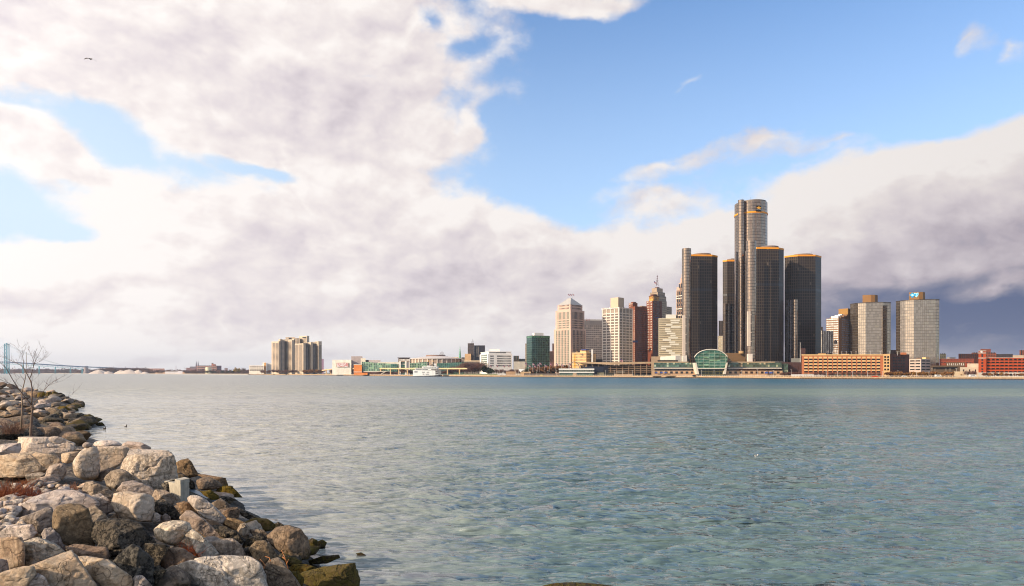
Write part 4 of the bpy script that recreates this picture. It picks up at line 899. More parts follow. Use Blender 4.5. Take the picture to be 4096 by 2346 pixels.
# right tower
poly=chain(3138,905,[(228,3161),(212,3192),(180,3262),(138,3285)]); t=bld('octagonal_tower','dark octagonal office tower with orange rim, right end of its cluster',poly,'skyscraper','dark glass towers of the round-cornered cluster')
zt=Z(1020,poly[2][1]); mass(t,poly,LAND,zt,BODY); crown(t,poly,zt); tower_bands(t,poly,[Z(1165,poly[2][1])],3.)
for px,r,mm in ((3152,5,CYLD),(3163,9,CYLD),(3180,10,CYL)): cyl(t,px,862,r,1452,1201 if px<3170 else 1199,mm)
for px in (3245,3252): mast(t,px,890,1022,1006,.15)
# tallest round tower
D=905; cx=X(3003.5,D); r=62.5/F*D; poly=circ(cx,D,r,64); t=bld('round_tower','tallest mirror-glass cylinder with an orange ring and a square dark sign',poly,'skyscraper')
mass(t,poly,LAND,Z(818,D),CYL,'glass_drum'); 
m=MB(); m.prism(circ(cx+2,D,r-3.2,64),Z(818,D)-.2,Z(811,D)); m.build('crown_drum',grid('crown_slats',(120,104,90),(60,52,46),1.2,9,.3,.0,rough=.6,var=.2),t)
m=MB(); m.prism(circ(cx,D,r+.5,64),Z(866,D),Z(860,D),bottom=True); m.build('orange_ring',ORANGE,t)
Ds=D-r*.86; cyl(t,2964.5,Ds,12.2,1425,802,CYL); cyl(t,2979,Ds+3,4.2,1425,806,CYLD,'dark_shaft')
cyl(t,2949,Ds+8,6,1425,1010,CYLD,'dark_shaft'); cyl(t,2974,Ds-2,3.4,1425,1170,CYL); cyl(t,2968,Ds-3,3.2,1425,1020,CYL); 
for px,y1,y0 in ((3002,790,812),(3030,801,813),(3036,799,813),(3022,804,812),(2962,796,803),(2969,793,803),(2945,810,826)): mast(t,px,D-5 if px>2980 else Ds,y0,y1,.16)
# emblem sign
a=math.asin(((3033.5-CX)/F*(D-r)-cx)/r); sx=cx+math.sin(a)*r; sy=D-math.cos(a)*r
SG=plain('sign_black',(22,20,22),.5,.05,1.); GOLD=plain('emblem_gold',(240,168,40),.35,.05,1.,metal=.2); 
sw=21/F*sy/2/math.cos(a); z0,z1=Z(847,sy),Z(824,sy); ux,uy=math.cos(a),math.sin(a); nx,ny=math.sin(a),-math.cos(a)
def spt(u,z,o): return (sx+ux*u+nx*o,sy+uy*u+ny*o,z)
def plate(u0,u1,za,zb,o0,o1,m_,name,par):
    m=MB(); m.prism([spt(u0,0,o1)[:2],spt(u1,0,o1)[:2],spt(u1,0,o0)[:2],spt(u0,0,o0)[:2]],za,zb,bottom=True); return m.build(name,m_,par)
sg=plate(-sw,sw,z0,z1,-1.,1.1,SG,'sign_board',t)
zc=z0+(z1-z0)*.60; m=MB(); H_=(z1-z0)
bow=[(-.80,-.07),(-.84,.07),(-.62,.10),(-.36,.10),(-.30,.20),(.26,.20),(.30,.10),(.84,.07),(.80,-.07),(.36,-.10),(.30,-.18),(-.26,-.18),(-.34,-.10)]
fpts=[spt(u*sw,zc+v*H_*1.05,1.35) for u,v in bow]; bpts=[spt(u*sw,zc+v*H_*1.05,1.05) for u,v in bow]
m.face(fpts[::-1]); 
for i in range(len(bow)): m.face([fpts[i],bpts[i],bpts[(i+1)%len(bow)],fpts[(i+1)%len(bow)]])
m.build('emblem',GOLD,sg)
text(sg,'CHEVROLET',H_*.155,spt(0,z0+H_*.30,1.2),POLE,rz=a,ext=.06)
# front tower
poly=chain(3016,852,[(226,3027),(176,3115),(140,3135)]); t=bld('octagonal_tower','nearest dark octagonal tower with orange rim, in front of the tallest cylinder',poly,'skyscraper','dark glass towers of the round-cornered cluster')
zt=Z(990,poly[1][1]); mass(t,poly,LAND+14,zt,BODY); crown(t,poly,zt); tower_bands(t,poly,[Z(1143,850)],3.)
m=MB(); m.prism(inset(poly,-.5),LAND,LAND+18.5); m.build('concrete_foot',plain('foot_concrete',(150,136,120),.8,.1,.2),t)
cyl(t,3004.5,826,19.5,1452,966,CYL); cyl(t,2986,834,4.5,1452,1006,CYL,'side_shaft')
recess(t,2990,3001,1247,1385,819.5,[1260,1294,1331,1367])
mb=MB(); D=818; mb.box(X(2992,D),X(3009,D),D-1,D+4,LAND,Z(1417,D)); mb.build('shaft_foot',MC['shaft_foot_white'],t)
# ---------------------------------------------------------------- riverside halls under the towers
STONE=plain('tan_stone',(196,158,122),.85,.12,.2); GLG=grid('green_strip_glass',(92,116,98),(70,76,66),2.4,3.,.1,.12,metal=.35,rough=.1,var=.45,bright=(190,196,160),bp=.9,wob=1.)
GREYP=plain('grey_cladding',(120,120,112),.7,.1,.2); LEDGE=plain('white_ledge',(214,202,184),.7,.06,.2); TAN=plain('tan_concrete',(176,148,118),.85,.14,.1); BRN=plain('brown_cladding',(128,98,66),.7,.1,.1)
def hall(L_,R_,D,label):
    p=front(L_,R_,D,40); t=bld('riverside_hall',label,p)
    mass(t,front(L_-4,R_,D-6,8),LAND,Z(1484,D-6),STONE,'stone_wall'); mass(t,front(L_+6,R_-4,D,38),Z(1484,D)-1,Z(1476,D),WD,'dark_glazing')
    mass(t,front(L_+2,R_-2,D-2.5,40),Z(1476,D),Z(1474,D),LEDGE,'ledge'); mass(t,front(L_+4,R_-4,D-.5,36),Z(1474,D),Z(1468.5,D),GREYP,'grey_band')
    mass(t,front(L_+4,R_-4,D,36),Z(1468.5,D),Z(1452,D),GLG,'glass_wall'); mass(t,front(L_+6,R_-30,D+7,26),Z(1452,D),Z(1447,D),TAN,'roof')
    n=max(3,int((R_-L_)/21)); a,b=front(L_-4,R_,D-6,8)[:2]
    rows(t,a,b,[Z(1495,D-6)],n,.5,2.4,WD,'opening_row'); return t
t=hall(2612,2784,790,'long low glass and stone hall left of the green glass arch')
for px in (2621,2642,2658): 
    mb=MB(); mb.box(X(px,781),X(px+9,781),781.3,781.8,Z(1494,781),Z(1489,781)); mb.build('blue_banner',plain('banner_blue',(70,92,160),.8,.2,1.),t)
t=hall(2908,3130,790,'long low glass and stone hall right of the green glass arch')
for px in (3060,3078): 
    mb=MB(); mb.box(X(px,781),X(px+12,781),781.3,781.8,Z(1495,781),Z(1488,781)); mb.build('blue_banner',MC['banner_blue'],t)
# green glass arch
D=776; t=thing('winter_garden','green glass hall with an arched front and white rim at the water','building',(X(2846,D),D,LAND))
GA=grid('arch_glass',(64,118,92),(150,160,140),6.2,1.7,.05,.22,metal=.55,rough=.12,var=.35,bright=(150,186,140),bp=.93,wob=2.5); GR=grid('roof_glass_green',(40,62,44),(24,34,26),3.,3.,.15,.15,metal=.4,rough=.2,var=.3)
arc=[(2778,1431),(2782,1424),(2789,1416),(2799,1409),(2812,1403.5),(2828,1400),(2846,1399),(2862,1400),(2877,1403.5),(2889,1409),(2899,1416),(2907,1424),(2911,1431)]
low=[(2902,1474),(2790,1474)]
fr=[P(a,b,D) for a,b in arc+low]; m=MB(); m.face([fr[i] for i in range(len(fr))][::-1],[(p[0]+p[1]*0,p[2]) for p in fr][::-1]); m.build('arched_glass_front',GA,t)
m=MB(); bk=[(p[0]+30,p[1]+62,p[2]-9) for p in fr]
for i in range(len(fr)): 
    j=(i+1)%len(fr); m.face([fr[i],fr[j],bk[j],bk[i]],[(i*4,0),(i*4+4,0),(i*4+4,60),(i*4,60)])
m.face(bk); m.build('vaulted_roof',GR,t)
m=MB(); m.tube([P(a,b-.4,D-.6) for a,b in arc],.55,6); m.build('arch_rim',LEDGE,t,smooth=True)
m=MB(); m.bar(P(2790,1475,D-.8),P(2903,1475,D-.8),1.5,.9); m.build('canopy',LEDGE,t)
mass(t,front(2792,2901,D+1.5,30),LAND,Z(1476,D),grid('entrance_glass',(40,44,34),(120,108,60),4.,3.4,.08,.12,metal=.2,rough=.2,var=.5),'entrance')
for s,pts in ((1,[(2780,1452),(2786,1452),(2797,1498),(2788,1498)]),(-1,[(2911,1451),(2906,1452),(2893,1498),(2903,1498)])):
    m=MB(); a=[P(x,y,D-1) for x,y in pts]; b=[P(x,y,D+10) for x,y in pts]; b=[(q[0],D+10,q[2]) for q in a]
    if s<0: a=[a[1],a[0],a[3],a[2]]; b=[b[1],b[0],b[3],b[2]]
    m.face(a[::-1]);m.face(b)
    for i in range(4): m.face([a[i],a[(i+1)%4],b[(i+1)%4],b[i]])
    m.build('buttress',LEDGE,t)
# blocks between hall and towers
p=front(2903,2984,842,30); t=bld('low_block','plain brown block with a round drum, between the arch and the nearest dark tower',p); mass(t,p,LAND,Z(1413,842),BRN)
cyl(t,2966,838,11,1415,1405,plain('drum_tan',(176,142,100),.8,.05,.2),'drum',24)
p=front(2605,2641,840,25); t=bld('low_block','tan boxy block above the left riverside hall',p); mass(t,p,LAND,Z(1427,840),TAN)
p=quadcorner(2641,2702,2732,850,12*math.pi/180); t=bld('low_block','white and grey box with a dark screen below the striped white office block',p); mass(t,p,LAND,Z(1424,850),plain('white_render',(206,196,182),.8,.08,.2))
mass(t,front(2630,2712,836,8),LAND,Z(1441,836),plain('dark_screen',(70,62,54),.8,.3,.4),'screen')
p=front(3130,3232,800,30); t=bld('low_block','dark maroon low block right of the riverside halls',p); mass(t,p,LAND,Z(1450,800),plain('maroon_cladding',(84,56,50),.7,.15,.2))
mass(t,front(3195,3236,790,10),LAND,Z(1462,790),plain('maroon_cladding',(84,56,50)),'annex'); mass(t,front(3120,3152,792,10),LAND,Z(1455,792),GLG,'glass_bay')
p=front(3203,3222,812,20); t=bld('service_tower','slim maroon service tower with a white pipe left of the orange garage',p); mass(t,p,LAND,Z(1393,812),plain('maroon_cladding',(84,56,50))); mast(t,3201,806,1480,1370,.5,plain('white_pipe',(200,190,180),.6,.1,1.),'pipe')
p=front(3165,3240,840,30); t=bld('low_block','pale grey low roof between the right dark tower and the orange garage',p); mass(t,p,LAND,Z(1434,840),plain('pale_grey_roof',(150,148,140),.8,.1,.1))
# concrete parking deck
D=925; p=front(2314,2608,D,50); t=bld('parking_deck','long brown concrete parking deck with open floors below the downtown towers',p)
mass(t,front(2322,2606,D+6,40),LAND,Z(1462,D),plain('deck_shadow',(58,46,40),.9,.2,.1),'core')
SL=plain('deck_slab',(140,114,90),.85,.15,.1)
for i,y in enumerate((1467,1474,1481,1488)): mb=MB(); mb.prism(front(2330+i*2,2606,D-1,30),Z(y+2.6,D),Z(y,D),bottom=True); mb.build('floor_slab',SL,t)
m=MB(); A=[P(2314,1453,D-2),P(2440,1460,D-6),P(2606,1455,D-2),P(2608,1448,D-2),P(2440,1450,D-6),P(2314,1449,D-2)]
m.face([A[0],A[1],A[4],A[5]]);m.face([A[1],A[2],A[3],A[4]]); m.face([A[5],A[4],(A[4][0],D+50,A[4][2]),(A[5][0],D+50,A[5][2])]); m.face([A[4],A[3],(A[3][0],D+50,A[3][2]),(A[4][0],D+50,A[4][2])]); m.build('roof_parapet',plain('deck_parapet',(190,160,126),.85,.1,.1),t)
for px in range(2345,2606,24): mb=MB(); mb.box(X(px,D),X(px+3,D),D-1.3,D,LAND,Z(1458,D)); mb.build('column',SL,t)
# port building and neighbours
D=868; p=front(2235,2377,D,16); t=bld('terminal_building','low white two-band building with long window strip on the far quay',p)
WH=plain('white_panel',(226,220,210),.6,.04,.2)
mass(t,inset(p,1.),LAND,Z(1493,D),WG,'ground_glazing'); mass(t,p,Z(1493,D),Z(1488,D),WH,'lower_band'); mass(t,inset(p,.5),Z(1488,D),Z(1481,D),grid('strip_window',(70,74,62),(150,150,130),2.2,9,.2,0,var=.6,rough=.2),'window_strip'); mass(t,p,Z(1481,D),Z(1475,D),WH,'upper_band')
mass(t,front(2292,2306,D-.3,3),LAND,Z(1493,D),TAN,'doorway_wall')
p=front(2335,2433,885,20); t=bld('blue_shed','dark navy shed roof behind the white terminal building',p); mass(t,p,LAND,Z(1467,885),plain('navy_cladding',(40,44,58),.6,.15,.2)); mass(t,front(2414,2434,880,6),LAND,Z(1466,880),plain('navy_dark',(24,26,36),.6,.1,.2),'bay')
p=front(2388,2417,872,14); t=bld('small_block','small khaki windowless block right of the white terminal building',p); mass(t,p,LAND,Z(1491,872),plain('khaki_render',(128,120,96),.8,.1,.2))
p=front(2417,2466,876,14); t=bld('small_block','small black-green block beside the khaki block',p); mass(t,p,LAND,Z(1491,876),plain('black_green',(48,46,38),.8,.1,.2))
p=front(2456,2530,870,6); t=bld('terrace','low tan terrace wall with white canopy on the far quay',p); mass(t,p,LAND,Z(1496,870),TAN); mass(t,front(2466,2500,868,6),Z(1490,868),Z(1488,868),LEDGE,'canopy')
p=front(2606,2790,774,5); t=bld('promenade_wall','low tan terrace wall in front of the left riverside hall',p); mass(t,p,LAND,Z(1500,774),STONE)
# ---------------------------------------------------------------- downtown
# gabled pink tower
D=955; P1=quadcorner(2216,2283,2344,D,R(45)); PINK=plain('pink_granite',(202,168,148),.8,.1,.15)
t=bld('gabled_tower','stepped pinkish office tower with a white hipped roof',P1,'skyscraper')
zA,zB,zC,zR=Z(1315,D),Z(1241,D+6),Z(1219,D+8),Z(1193,D+25)
mass(t,P1,LAND,zA,PINK,'lower_tier'); P2=inset(P1,1.6); mass(t,P2,zA-.5,zB,PINK,'middle_tier'); P3=inset(P1,3.6); mass(t,P3,zB-.5,zC,PINK,'upper_tier')
m=MB(); P4=inset(P3,-.2); cx=sum(q[0] for q in P4)/4; cy=sum(q[1] for q in P4)/4; r0=(cx-1.8,cy+2.5,zR); r1=(cx+1.2,cy-1.5,zR); pt=[(q[0],q[1],zC) for q in P4]
m.face([pt[0],pt[1],r1,r0]);m.face([pt[1],pt[2],r1]);m.face([pt[2],pt[3],r0,r1]);m.face([pt[3],pt[0],r0]); m.build('roof',plain('white_metal_roof',(176,168,158),.5,.05,.1),t)
for (pp,za,zb,n,nf) in ((P1,LAND+6,zA-9,9,21),(P2,zA+1,zB-16,9,5)):
    for a,b in ((pp[0],pp[1]),(pp[1],pp[2])): rows(t,a,b,zrange(za,zb,nf if pp is P1 else 4),n,.55,1.9,WG if a is pp[0] else WD,u0=.12,u1=.92)
for a,b in ((P1[0],P1[1]),(P1[1],P1[2])): rows(t,a,b,[zA-7.5],9,.45,5.5,WG if a is P1[0] else WD,'tall_window_row',u0=.12,u1=.92)
for a,b in ((P2[0],P2[1]),(P2[1],P2[2])): rows(t,a,b,[zB-12.5],9,.45,10.,WG if a is P2[0] else WD,'tall_window_row',u0=.12,u1=.92)
for a,b in ((P3[0],P3[1]),(P3[1],P3[2])): rows(t,a,b,[zB+2,zB+6.],8,.5,1.7,WD,u0=.14,u1=.9)
c=P1[1]; m=MB(); m.prism(quadcorner(2276,2283,2289,D-.6,R(45)),LAND,zA+.5); m.build('corner_pier',PINK,t)
for px in (2272,2281,2290): flagpole(px,D+20,1195,1175,None,None,.9,t)
# grey slab with red numerals
P1=quadcorner(2318,2334,2413,1060,R(8)); t=bld('grey_slab','dark grey slab block with fine horizontal lines and a pale top, behind the pink tower',P1,'office building')
mass(t,P1,LAND,Z(1283,1060),grid('grey_slab_wall',(92,84,84),(158,148,144),3.,3.3,.12,.3,rough=.3,var=.25,bright=(130,118,112),bp=.9))
mass(t,inset(P1,-.2),Z(1301,1060),Z(1283,1060),grid('slab_fins',(104,98,98),(150,142,138),1.6,40,.3,.0,rough=.6,var=.1),'louvre_floor'); mass(t,inset(P1,-.3),Z(1283,1060),Z(1278,1060),plain('slab_top',(176,170,166),.8,.05,.2),'parapet')
text(t,'211',4.,P(2352,1283,1058),plain('sign_red',(150,30,40),.6,.05,1.),ext=.2)
# green-black glass block
D=1000; P1=quadcorner(2106,2127,2199,D,R(20)); t=bld('green_glass_block','dark green glass office block with a white rooftop box',P1,'office building')
mass(t,P1,LAND,Z(1343,D),grid('green_black_glass',(24,52,46),(58,92,80),2.7,3.4,.2,.16,metal=.3,rough=.14,var=.5,bright=(60,90,74),bp=.95,wob=.6))
mass(t,inset(P1,-.15),Z(1351,D),Z(1345,D),grid('green_top_band',(90,140,100),(30,50,44),2.7,9,.3,0,metal=.4,rough=.2,var=.3),'top_band'); mass(t,inset(P1,7),Z(1343,D),Z(1331,D),WH,'penthouse')
# yellow-beige block
D=930; P1=quadcorner(2288,2345,2366,D,R(48)); YB=plain('sand_brick',(214,172,120),.85,.1,.2); t=bld('sandstone_block','sand-coloured old ten-storey block with blue rooftop box',P1,'office building')
mass(t,P1,LAND,Z(1411,D),YB)
for a,b,n,mm in ((P1[0],P1[1],11,WB),(P1[1],P1[2],6,WD)): rows(t,a,b,zrange(LAND+5,Z(1420,D),7),n,.42,1.9,mm)
mass(t,boxpoly(P1,.1,.5,.2,.8),Z(1411,D),Z(1402,D),YB,'penthouse'); mass(t,boxpoly(P1,.05,.4,.1,.7),Z(1402,D),Z(1397,D),plain('blue_box',(58,62,110),.6,.1,.2),'rooftop_box')
mass(t,inset(P1,-.4),Z(1412.5,D),Z(1410.5,D),plain('cornice_cream',(222,192,146),.8,.05,.2),'cornice')
m=MB(); m.tube([P(2309,1411,D),P(2309,1405,D)],[1.6,1.2],10); m.build('water_tank',BRN,t)
p=front(2365,2372,D+4,14); t=bld('white_pylon','thin white vertical slab right of the sand-coloured block',p); mass(t,p,LAND,Z(1398,D),WH)
p=front(2372,2384,D+14,14); t=bld('small_block','cream block between the thin white slab and the white grid tower',p); mass(t,p,LAND,Z(1415,D),YB); 
p=front(2384,2410,D+22,14); t=bld('small_block','dark low block between the cream block and the white grid tower',p); mass(t,p,LAND,Z(1436,D),plain('charcoal_block',(54,46,46),.8,.2,.2))
m=MB(); D=905; m.box(X(2298,D),X(2301.5,D),D,D+1.2,LAND,Z(1419,D)); t=tag(m.build('yellow_banner',plain('banner_yellow',(240,172,30),.6,.05,.5),None,loc=(X(2299,D),D,LAND)),'tall bright yellow vertical banner in front of the sand-coloured block','banner')
m=MB(); m.tube([P(2275+22*(1-math.cos(a))/1.+0,1481-33*math.sin(a),900) for a in np.linspace(0,math.pi,14)],[.5]*14,6); tag(m.build('steel_arch',plain('arch_steel',(150,140,134),.4,.1,1.,metal=.5),None,loc=(X(2297,900),900,LAND)),'thin steel arch in front of the yellow banner','sculpture')
# white grid tower
D=980; P1=quadcorner(2410,2476,2529,D,R(45)); t=bld('white_grid_tower','white-framed office tower with grey panels and a tall blank rooftop box',P1,'skyscraper')
PAN=grid('grey_panel',(150,132,116),(176,158,140),1.1,60,.3,0,rough=.5,var=.12,spec=.2); FRM=plain('white_frame',(232,214,196),.7,.05,.2)
zt=Z(1229,D); mass(t,P1,LAND,zt,PAN); 
PW=grid('panel_window',(112,98,88),(150,134,122),1.1,60,.25,0,rough=.3,var=.3,spec=.4)
fl=zrange(LAND+2,Z(1262,D),22)
for a,b in ((P1[0],P1[1]),(P1[1],P1[2])):
    rows(t,a,b,fl,4,.9,2.3,PW,u0=0,u1=1,proud=.15); rows(t,a,b,[z-1.1 for z in fl]+[Z(1256,D)+.6,zt-1.6],1,1.,1.1,FRM,'spandrel',proud=.5,u0=0,u1=1,dep=.6)
    for i in range(5):
        c=lerp2(a,b,min(max(i/4,.012),.988)); d=((b[0]-a[0])/math.dist(a,b)*.55,(b[1]-a[1])/math.dist(a,b)*.55); n=(d[1]/.55*.7,-d[0]/.55*.7)
        m=MB(); m.prism([(c[0]-d[0]+n[0],c[1]-d[1]+n[1]),(c[0]+d[0]+n[0],c[1]+d[1]+n[1]),(c[0]+d[0],c[1]+d[1]),(c[0]-d[0],c[1]-d[1])],LAND,zt-.02); m.build('pier',FRM,t)
pb=quadcorner(2442,2473,2496,D+9,R(45)); mass(t,pb,zt-.3,Z(1190,D+9),grid('rooftop_box_wall',(206,180,152),(196,170,142),1.,60,.2,0,rough=.8,var=.06,spec=.1),'rooftop_box')
a=P1[0];b=P1[1]; ang=math.atan2(b[1]-a[1],b[0]-a[0]); nn=((b[1]-a[1]),-(b[0]-a[0])); ln=math.hypot(*nn); q=lerp2(a,b,.36); text(t,'First Title Source',3.3,(q[0]+nn[0]/ln*1.1,q[1]+nn[1]/ln*1.1,zt-2.2),plain('sign_white',(245,240,235),.5,.02,1.),rz=ang,ext=.25)
# orange-brown brick tower with ornate crown
D=1060; BRK=plain('orange_brick',(126,68,46),.85,.16,.12); BRW=plain('brown_brick',(96,58,44),.85,.16,.12); GLD=plain('gold_terracotta',(206,150,72),.7,.3,.4)
P1=quadcorner(2527,2540,2634,D,R(34)); t=bld('brick_skyscraper','orange-brown brick skyscraper with stepped tower at its right end and ornate gold crown',P1,'skyscraper')
mass(t,P1,LAND,Z(1226,D),BRK,'slab')
rows(t,P1[1],P1[2],zrange(LAND+6,Z(1246,D),32),15,.42,1.8,WD,u0=.06,u1=.74); rows(t,P1[0],P1[1],zrange(LAND+6,Z(1246,D),32),2,.3,1.8,WL)
rows(t,P1[1],P1[2],[Z(1238,D)],12,.5,3.2,BRW,'frieze',u0=.05,u1=.74)
tp=quadcorner(2515,2531,2550,D+6,R(34)); mass(t,tp,LAND,Z(1210,D),BRK,'turret'); rows(t,tp[0],tp[1],[Z(1216,D),Z(1226,D)],3,.4,1.6,WL); mass(t,quadcorner(2524,2534,2545,D+9,R(34)),Z(1210,D)-.2,Z(1206,D),BRK,'turret_top'); mass(t,inset(tp,-.3),Z(1225,D),Z(1223.5,D),BRW,'cornice')
tw_=quadcorner(2586,2610,2648,D+4,R(36)); mass(t,tw_,LAND,Z(1202,D),BRK,'tower')
rows(t,tw_[1],tw_[2],zrange(LAND+6,Z(1208,D),36),7,.45,1.8,WD); rows(t,tw_[0],tw_[1],zrange(Z(1400,D),Z(1208,D),20),4,.4,1.7,WL)
t2_=quadcorner(2596,2613,2636,D+9,R(36)); mass(t,t2_,Z(1202,D)-.3,Z(1184,D),GLD,'crown'); rows(t,t2_[0],t2_[1],[Z(1192,D)],3,.4,2.6,WD); rows(t,t2_[1],t2_[2],[Z(1192,D),Z(1199,D)],4,.4,2.2,WD)
mass(t,quadcorner(2595,2613,2637,D+9,R(36)),Z(1184,D),Z(1180,D),BRW,'crown_cornice'); mass(t,quadcorner(2602,2614,2630,D+12,R(36)),Z(1180,D)-.1,Z(1174,D),BRW,'crown_cap')
mass(t,boxpoly(P1,.2,.8,.3,.55),Z(1226,D)-.2,Z(1222,D),TAN,'roof_plant'); 
m=MB(); a=P1[1]; m.box(X(2529,D-4),X(2550,D-4),D-6,D-4,Z(1371,D-4),Z(1363,D-4)); m.build('blue_sign',plain('sign_navy',(30,40,78),.5,.1,.5),t)
m=MB(); m.box(X(2621,D-2),X(2634,D-2),D-3,D-1,Z(1273,D-2),Z(1270,D-2)); m.build('window_cradle',MC['sign_navy'],t)
# stepped limestone tower with mast
D=1230; LS=plain('weathered_limestone',(168,146,124),.85,.14,.1); q0=quadcorner(2590,2632,2687,D+26,R(42)); t=bld('stepped_stone_tower','tall stepped limestone tower with a red and white mast, behind the brick skyscraper',q0,'skyscraper')
mass(t,quadcorner(2646,2668,2687,D+24,R(42)),LAND,Z(1222,D),LS,'wing'); rows(t,*quadcorner(2646,2668,2687,D+24,R(42))[1:3],zrange(Z(1270,D),Z(1228,D),6),5,.45,2.,WD)
steps=[(2594,2634,2667,1203,0),(2598,2632,2665,1184,2),(2600,2631,2660,1168,4),(2607,2627,2651,1150,8)]
for i,(l,c,r_,y,dd) in enumerate(steps):
    q=quadcorner(l,c,r_,D+dd,R(42)); z0=LAND if i==0 else Z(steps[i-1][3],D)-.4; mass(t,q,z0,Z(y,D),LS,'tier')
    if i<3:
        rows(t,q[1],q[2],zrange(Z(steps[i-1][3] if i else 1280,D)+1.5,Z(y+4,D),2 if i else 9),8,.4,2.4,WD); rows(t,q[0],q[1],zrange(Z(steps[i-1][3] if i else 1280,D)+1.5,Z(y+4,D),2 if i else 9),6,.4,2.4,WB)
mass(t,quadcorner(2620,2630,2638,D+12,R(42)),Z(1150,D)-.1,Z(1146,D),BRW,'mast_base')
m=MB(); 
for s in (-1,1): m.tube([P(2629+s*4,1146,D+14),P(2629+s*.6,1112,D+14)],[.35,.25],5)
for y,wd in ((1140,4),(1133,6),(1127,3),(1122,5),(1116,3)): m.bar(P(2629-wd,y,D+14),P(2629+wd,y,D+14),.5)
m.tube([P(2629,1115,D+14),P(2629,1101,D+14)],[.5,.2],6); m.tube([P(2629,1108,D+14),P(2629,1104,D+14)],[.9,.9],8); m.build('mast',plain('mast_maroon',(96,60,62),.6,.3,.5),t)
flagpole(2616,D+8,1150,1124,None,None,1.7,t,hang=.5)
# striped white office block
D=985; P1=front(2634,2732,D,30); t=bld('striped_office_block','white office block with rows of small brown windows, left of the left dark tower',P1,'office building')
mass(t,P1,LAND,Z(1274,D),plain('cream_panel',(222,206,174),.7,.06,.2))
fl=zrange(Z(1448,D),Z(1283,D),20); rows(t,P1[0],P1[1],fl,24,.45,1.75,WB,proud=.1)
rg=random.Random(4)
for i,z in enumerate(fl):
    a=rg.uniform(0,.55); b=a+rg.uniform(.2,.42); rows(t,lerp2(P1[0],P1[1],a),lerp2(P1[0],P1[1],b),[z-1.0],1,1.,2.2,MC.get('white_blind') or plain('white_blind',(240,232,214),.6,.04,1.),'blind_strip',proud=.22,dep=.1,u0=0,u1=1)
mass(t,front(2663,2704,D+8,12),Z(1274,D)-.2,Z(1259,D+8),WH,'penthouse'); mass(t,front(2704,2712,D+9,10),Z(1274,D)-.2,Z(1262,D+9),plain('dark_vent',(70,60,52),.8,.1,.2),'vent')
# gothic stepped tower behind
D=1120; PG=plain('rose_granite',(196,162,140),.8,.08,.15); q=quadcorner(2705,2730,2790,D,R(30)); t=bld('gothic_tower','rose-granite tower with stepped spires, hidden behind the left dark tower',q,'skyscraper')
for (l,y) in ((2705,1160),(2706.5,1146),(2715,1131),(2722,1112),(2726,1096)):
    qq=quadcorner(l,2732,2785,D,R(30)); mass(t,qq,LAND,Z(y,D),PG,'tier')
q=quadcorner(2705,2732,2785,D,R(30)); rows(t,q[0],q[1],zrange(Z(1290,D),Z(1190,D),7),3,.42,4.,WD,'bay_window_row',proud=.5); rows(t,lerp2(q[0],q[1],.35),q[1],zrange(Z(1180,D),Z(1150,D),2),2,.4,6.,WD,'bay_window_row',proud=1.)
for y in (1262,1236,1194,1184): rows(t,q[0],q[1],[Z(y,D)],1,1.,1.2,LEDGE,'string_course',proud=.6,u0=0,u1=1,dep=.7)
# small buildings between towers and behind
def simple(name,label,L_,R_,ytop,D,col,mname,dep=25,win=None,a=0.,cat='building',grp=None,corner=None,z0=LAND):
    p=quadcorner(L_,corner,R_,D,a) if corner else front(L_,R_,D,dep,a); t=bld(name,label,p,cat,grp); mass(t,p,z0,Z(ytop,D),plain(mname,col,.85,.15,.15))
    if win:
        n,nf,y0,y1,wf,h,mm=win; segs=[(p[0],p[1])]+([(p[1],p[2])] if corner else [])
        for A,B in segs: rows(t,A,B,zrange(Z(y1,D),Z(y0,D),nf),n,wf,h,mm)
    return t,p
simple('office_block','dark grey tower glimpsed between the left dark towers',2875,2893,1284,1120,(96,84,78),'slate_stone',20,(3,9,1290,1340,.5,2.6,WD))
simple('office_block','cream tower foot glimpsed between the left dark towers',2871,2894,1345,1080,(222,198,160),'cream_stone',20,(4,10,1350,1408,.6,1.6,WL))
simple('office_block','slim brown tower right behind the green glass block',2209,2217,1375,1150,(132,100,88),'rosy_brick',14,(2,6,1380,1402,.5,2.2,WD))
simple('office_block','brown brick block between the green glass block and the pink tower',2199,2218,1406,1120,(118,82,70),'dusky_brick',14,(4,9,1412,1450,.45,1.8,WD))
simple('office_block','narrow pale building edge left of the green glass block',2101,2108,1375,1100,(190,166,142),'pale_brick',14,(2,10,1380,1450,.4,1.8,WD))
# right: dark hotel, terraced tower, twin glass octagons
t,p=simple('dark_hotel','dark brown block with a grid of pale windows, beside the right dark tower',3284,3333,1323,812,(82,66,58),'dark_brown_wall',25,(6,12,1330,1412,.42,1.9,WL),a=R(32),corner=3288)
simple('dark_annex','narrow dark block edge against the right dark tower',3283,3291,1308,862,(70,60,54),'dark_annex_wall',12)
D=842; P1=quadcorner(3305,3355,3420,D,R(42)); t=bld('terraced_tower','banded brown and white apartment tower with stepped white terraces on top',P1,'apartment tower')
TB=plain('tower_brown',(138,102,74),.8,.1,.15); mass(t,P1,LAND,Z(1273,D),TB)
fl=zrange(Z(1425,D),Z(1279,D),17); rows(t,P1[0],P1[1],fl,5,.9,1.45,winmat('window_silver',(190,182,172),rough=.3,var=.4),u0=0.01,u1=.97); rows(t,P1[1],P1[2],fl,7,.8,1.45,winmat('window_bluegrey',(128,126,132),rough=.25,var=.5),u0=.16,u1=1)
for i,(b0,y) in enumerate(((.12,1266),(.3,1260),(.48,1254),(.66,1249))):
    mass(t,boxpoly(P1,.0,.9-b0*.2,b0,1.),Z(1273,D)-.3,Z(y,D),TB,'stepped_floor'); mass(t,boxpoly(P1,.12+.1*i,.7-.05*i,b0-.06,b0+.1),Z(1273,D)-.2,Z(y-2,D),WH,'terrace')
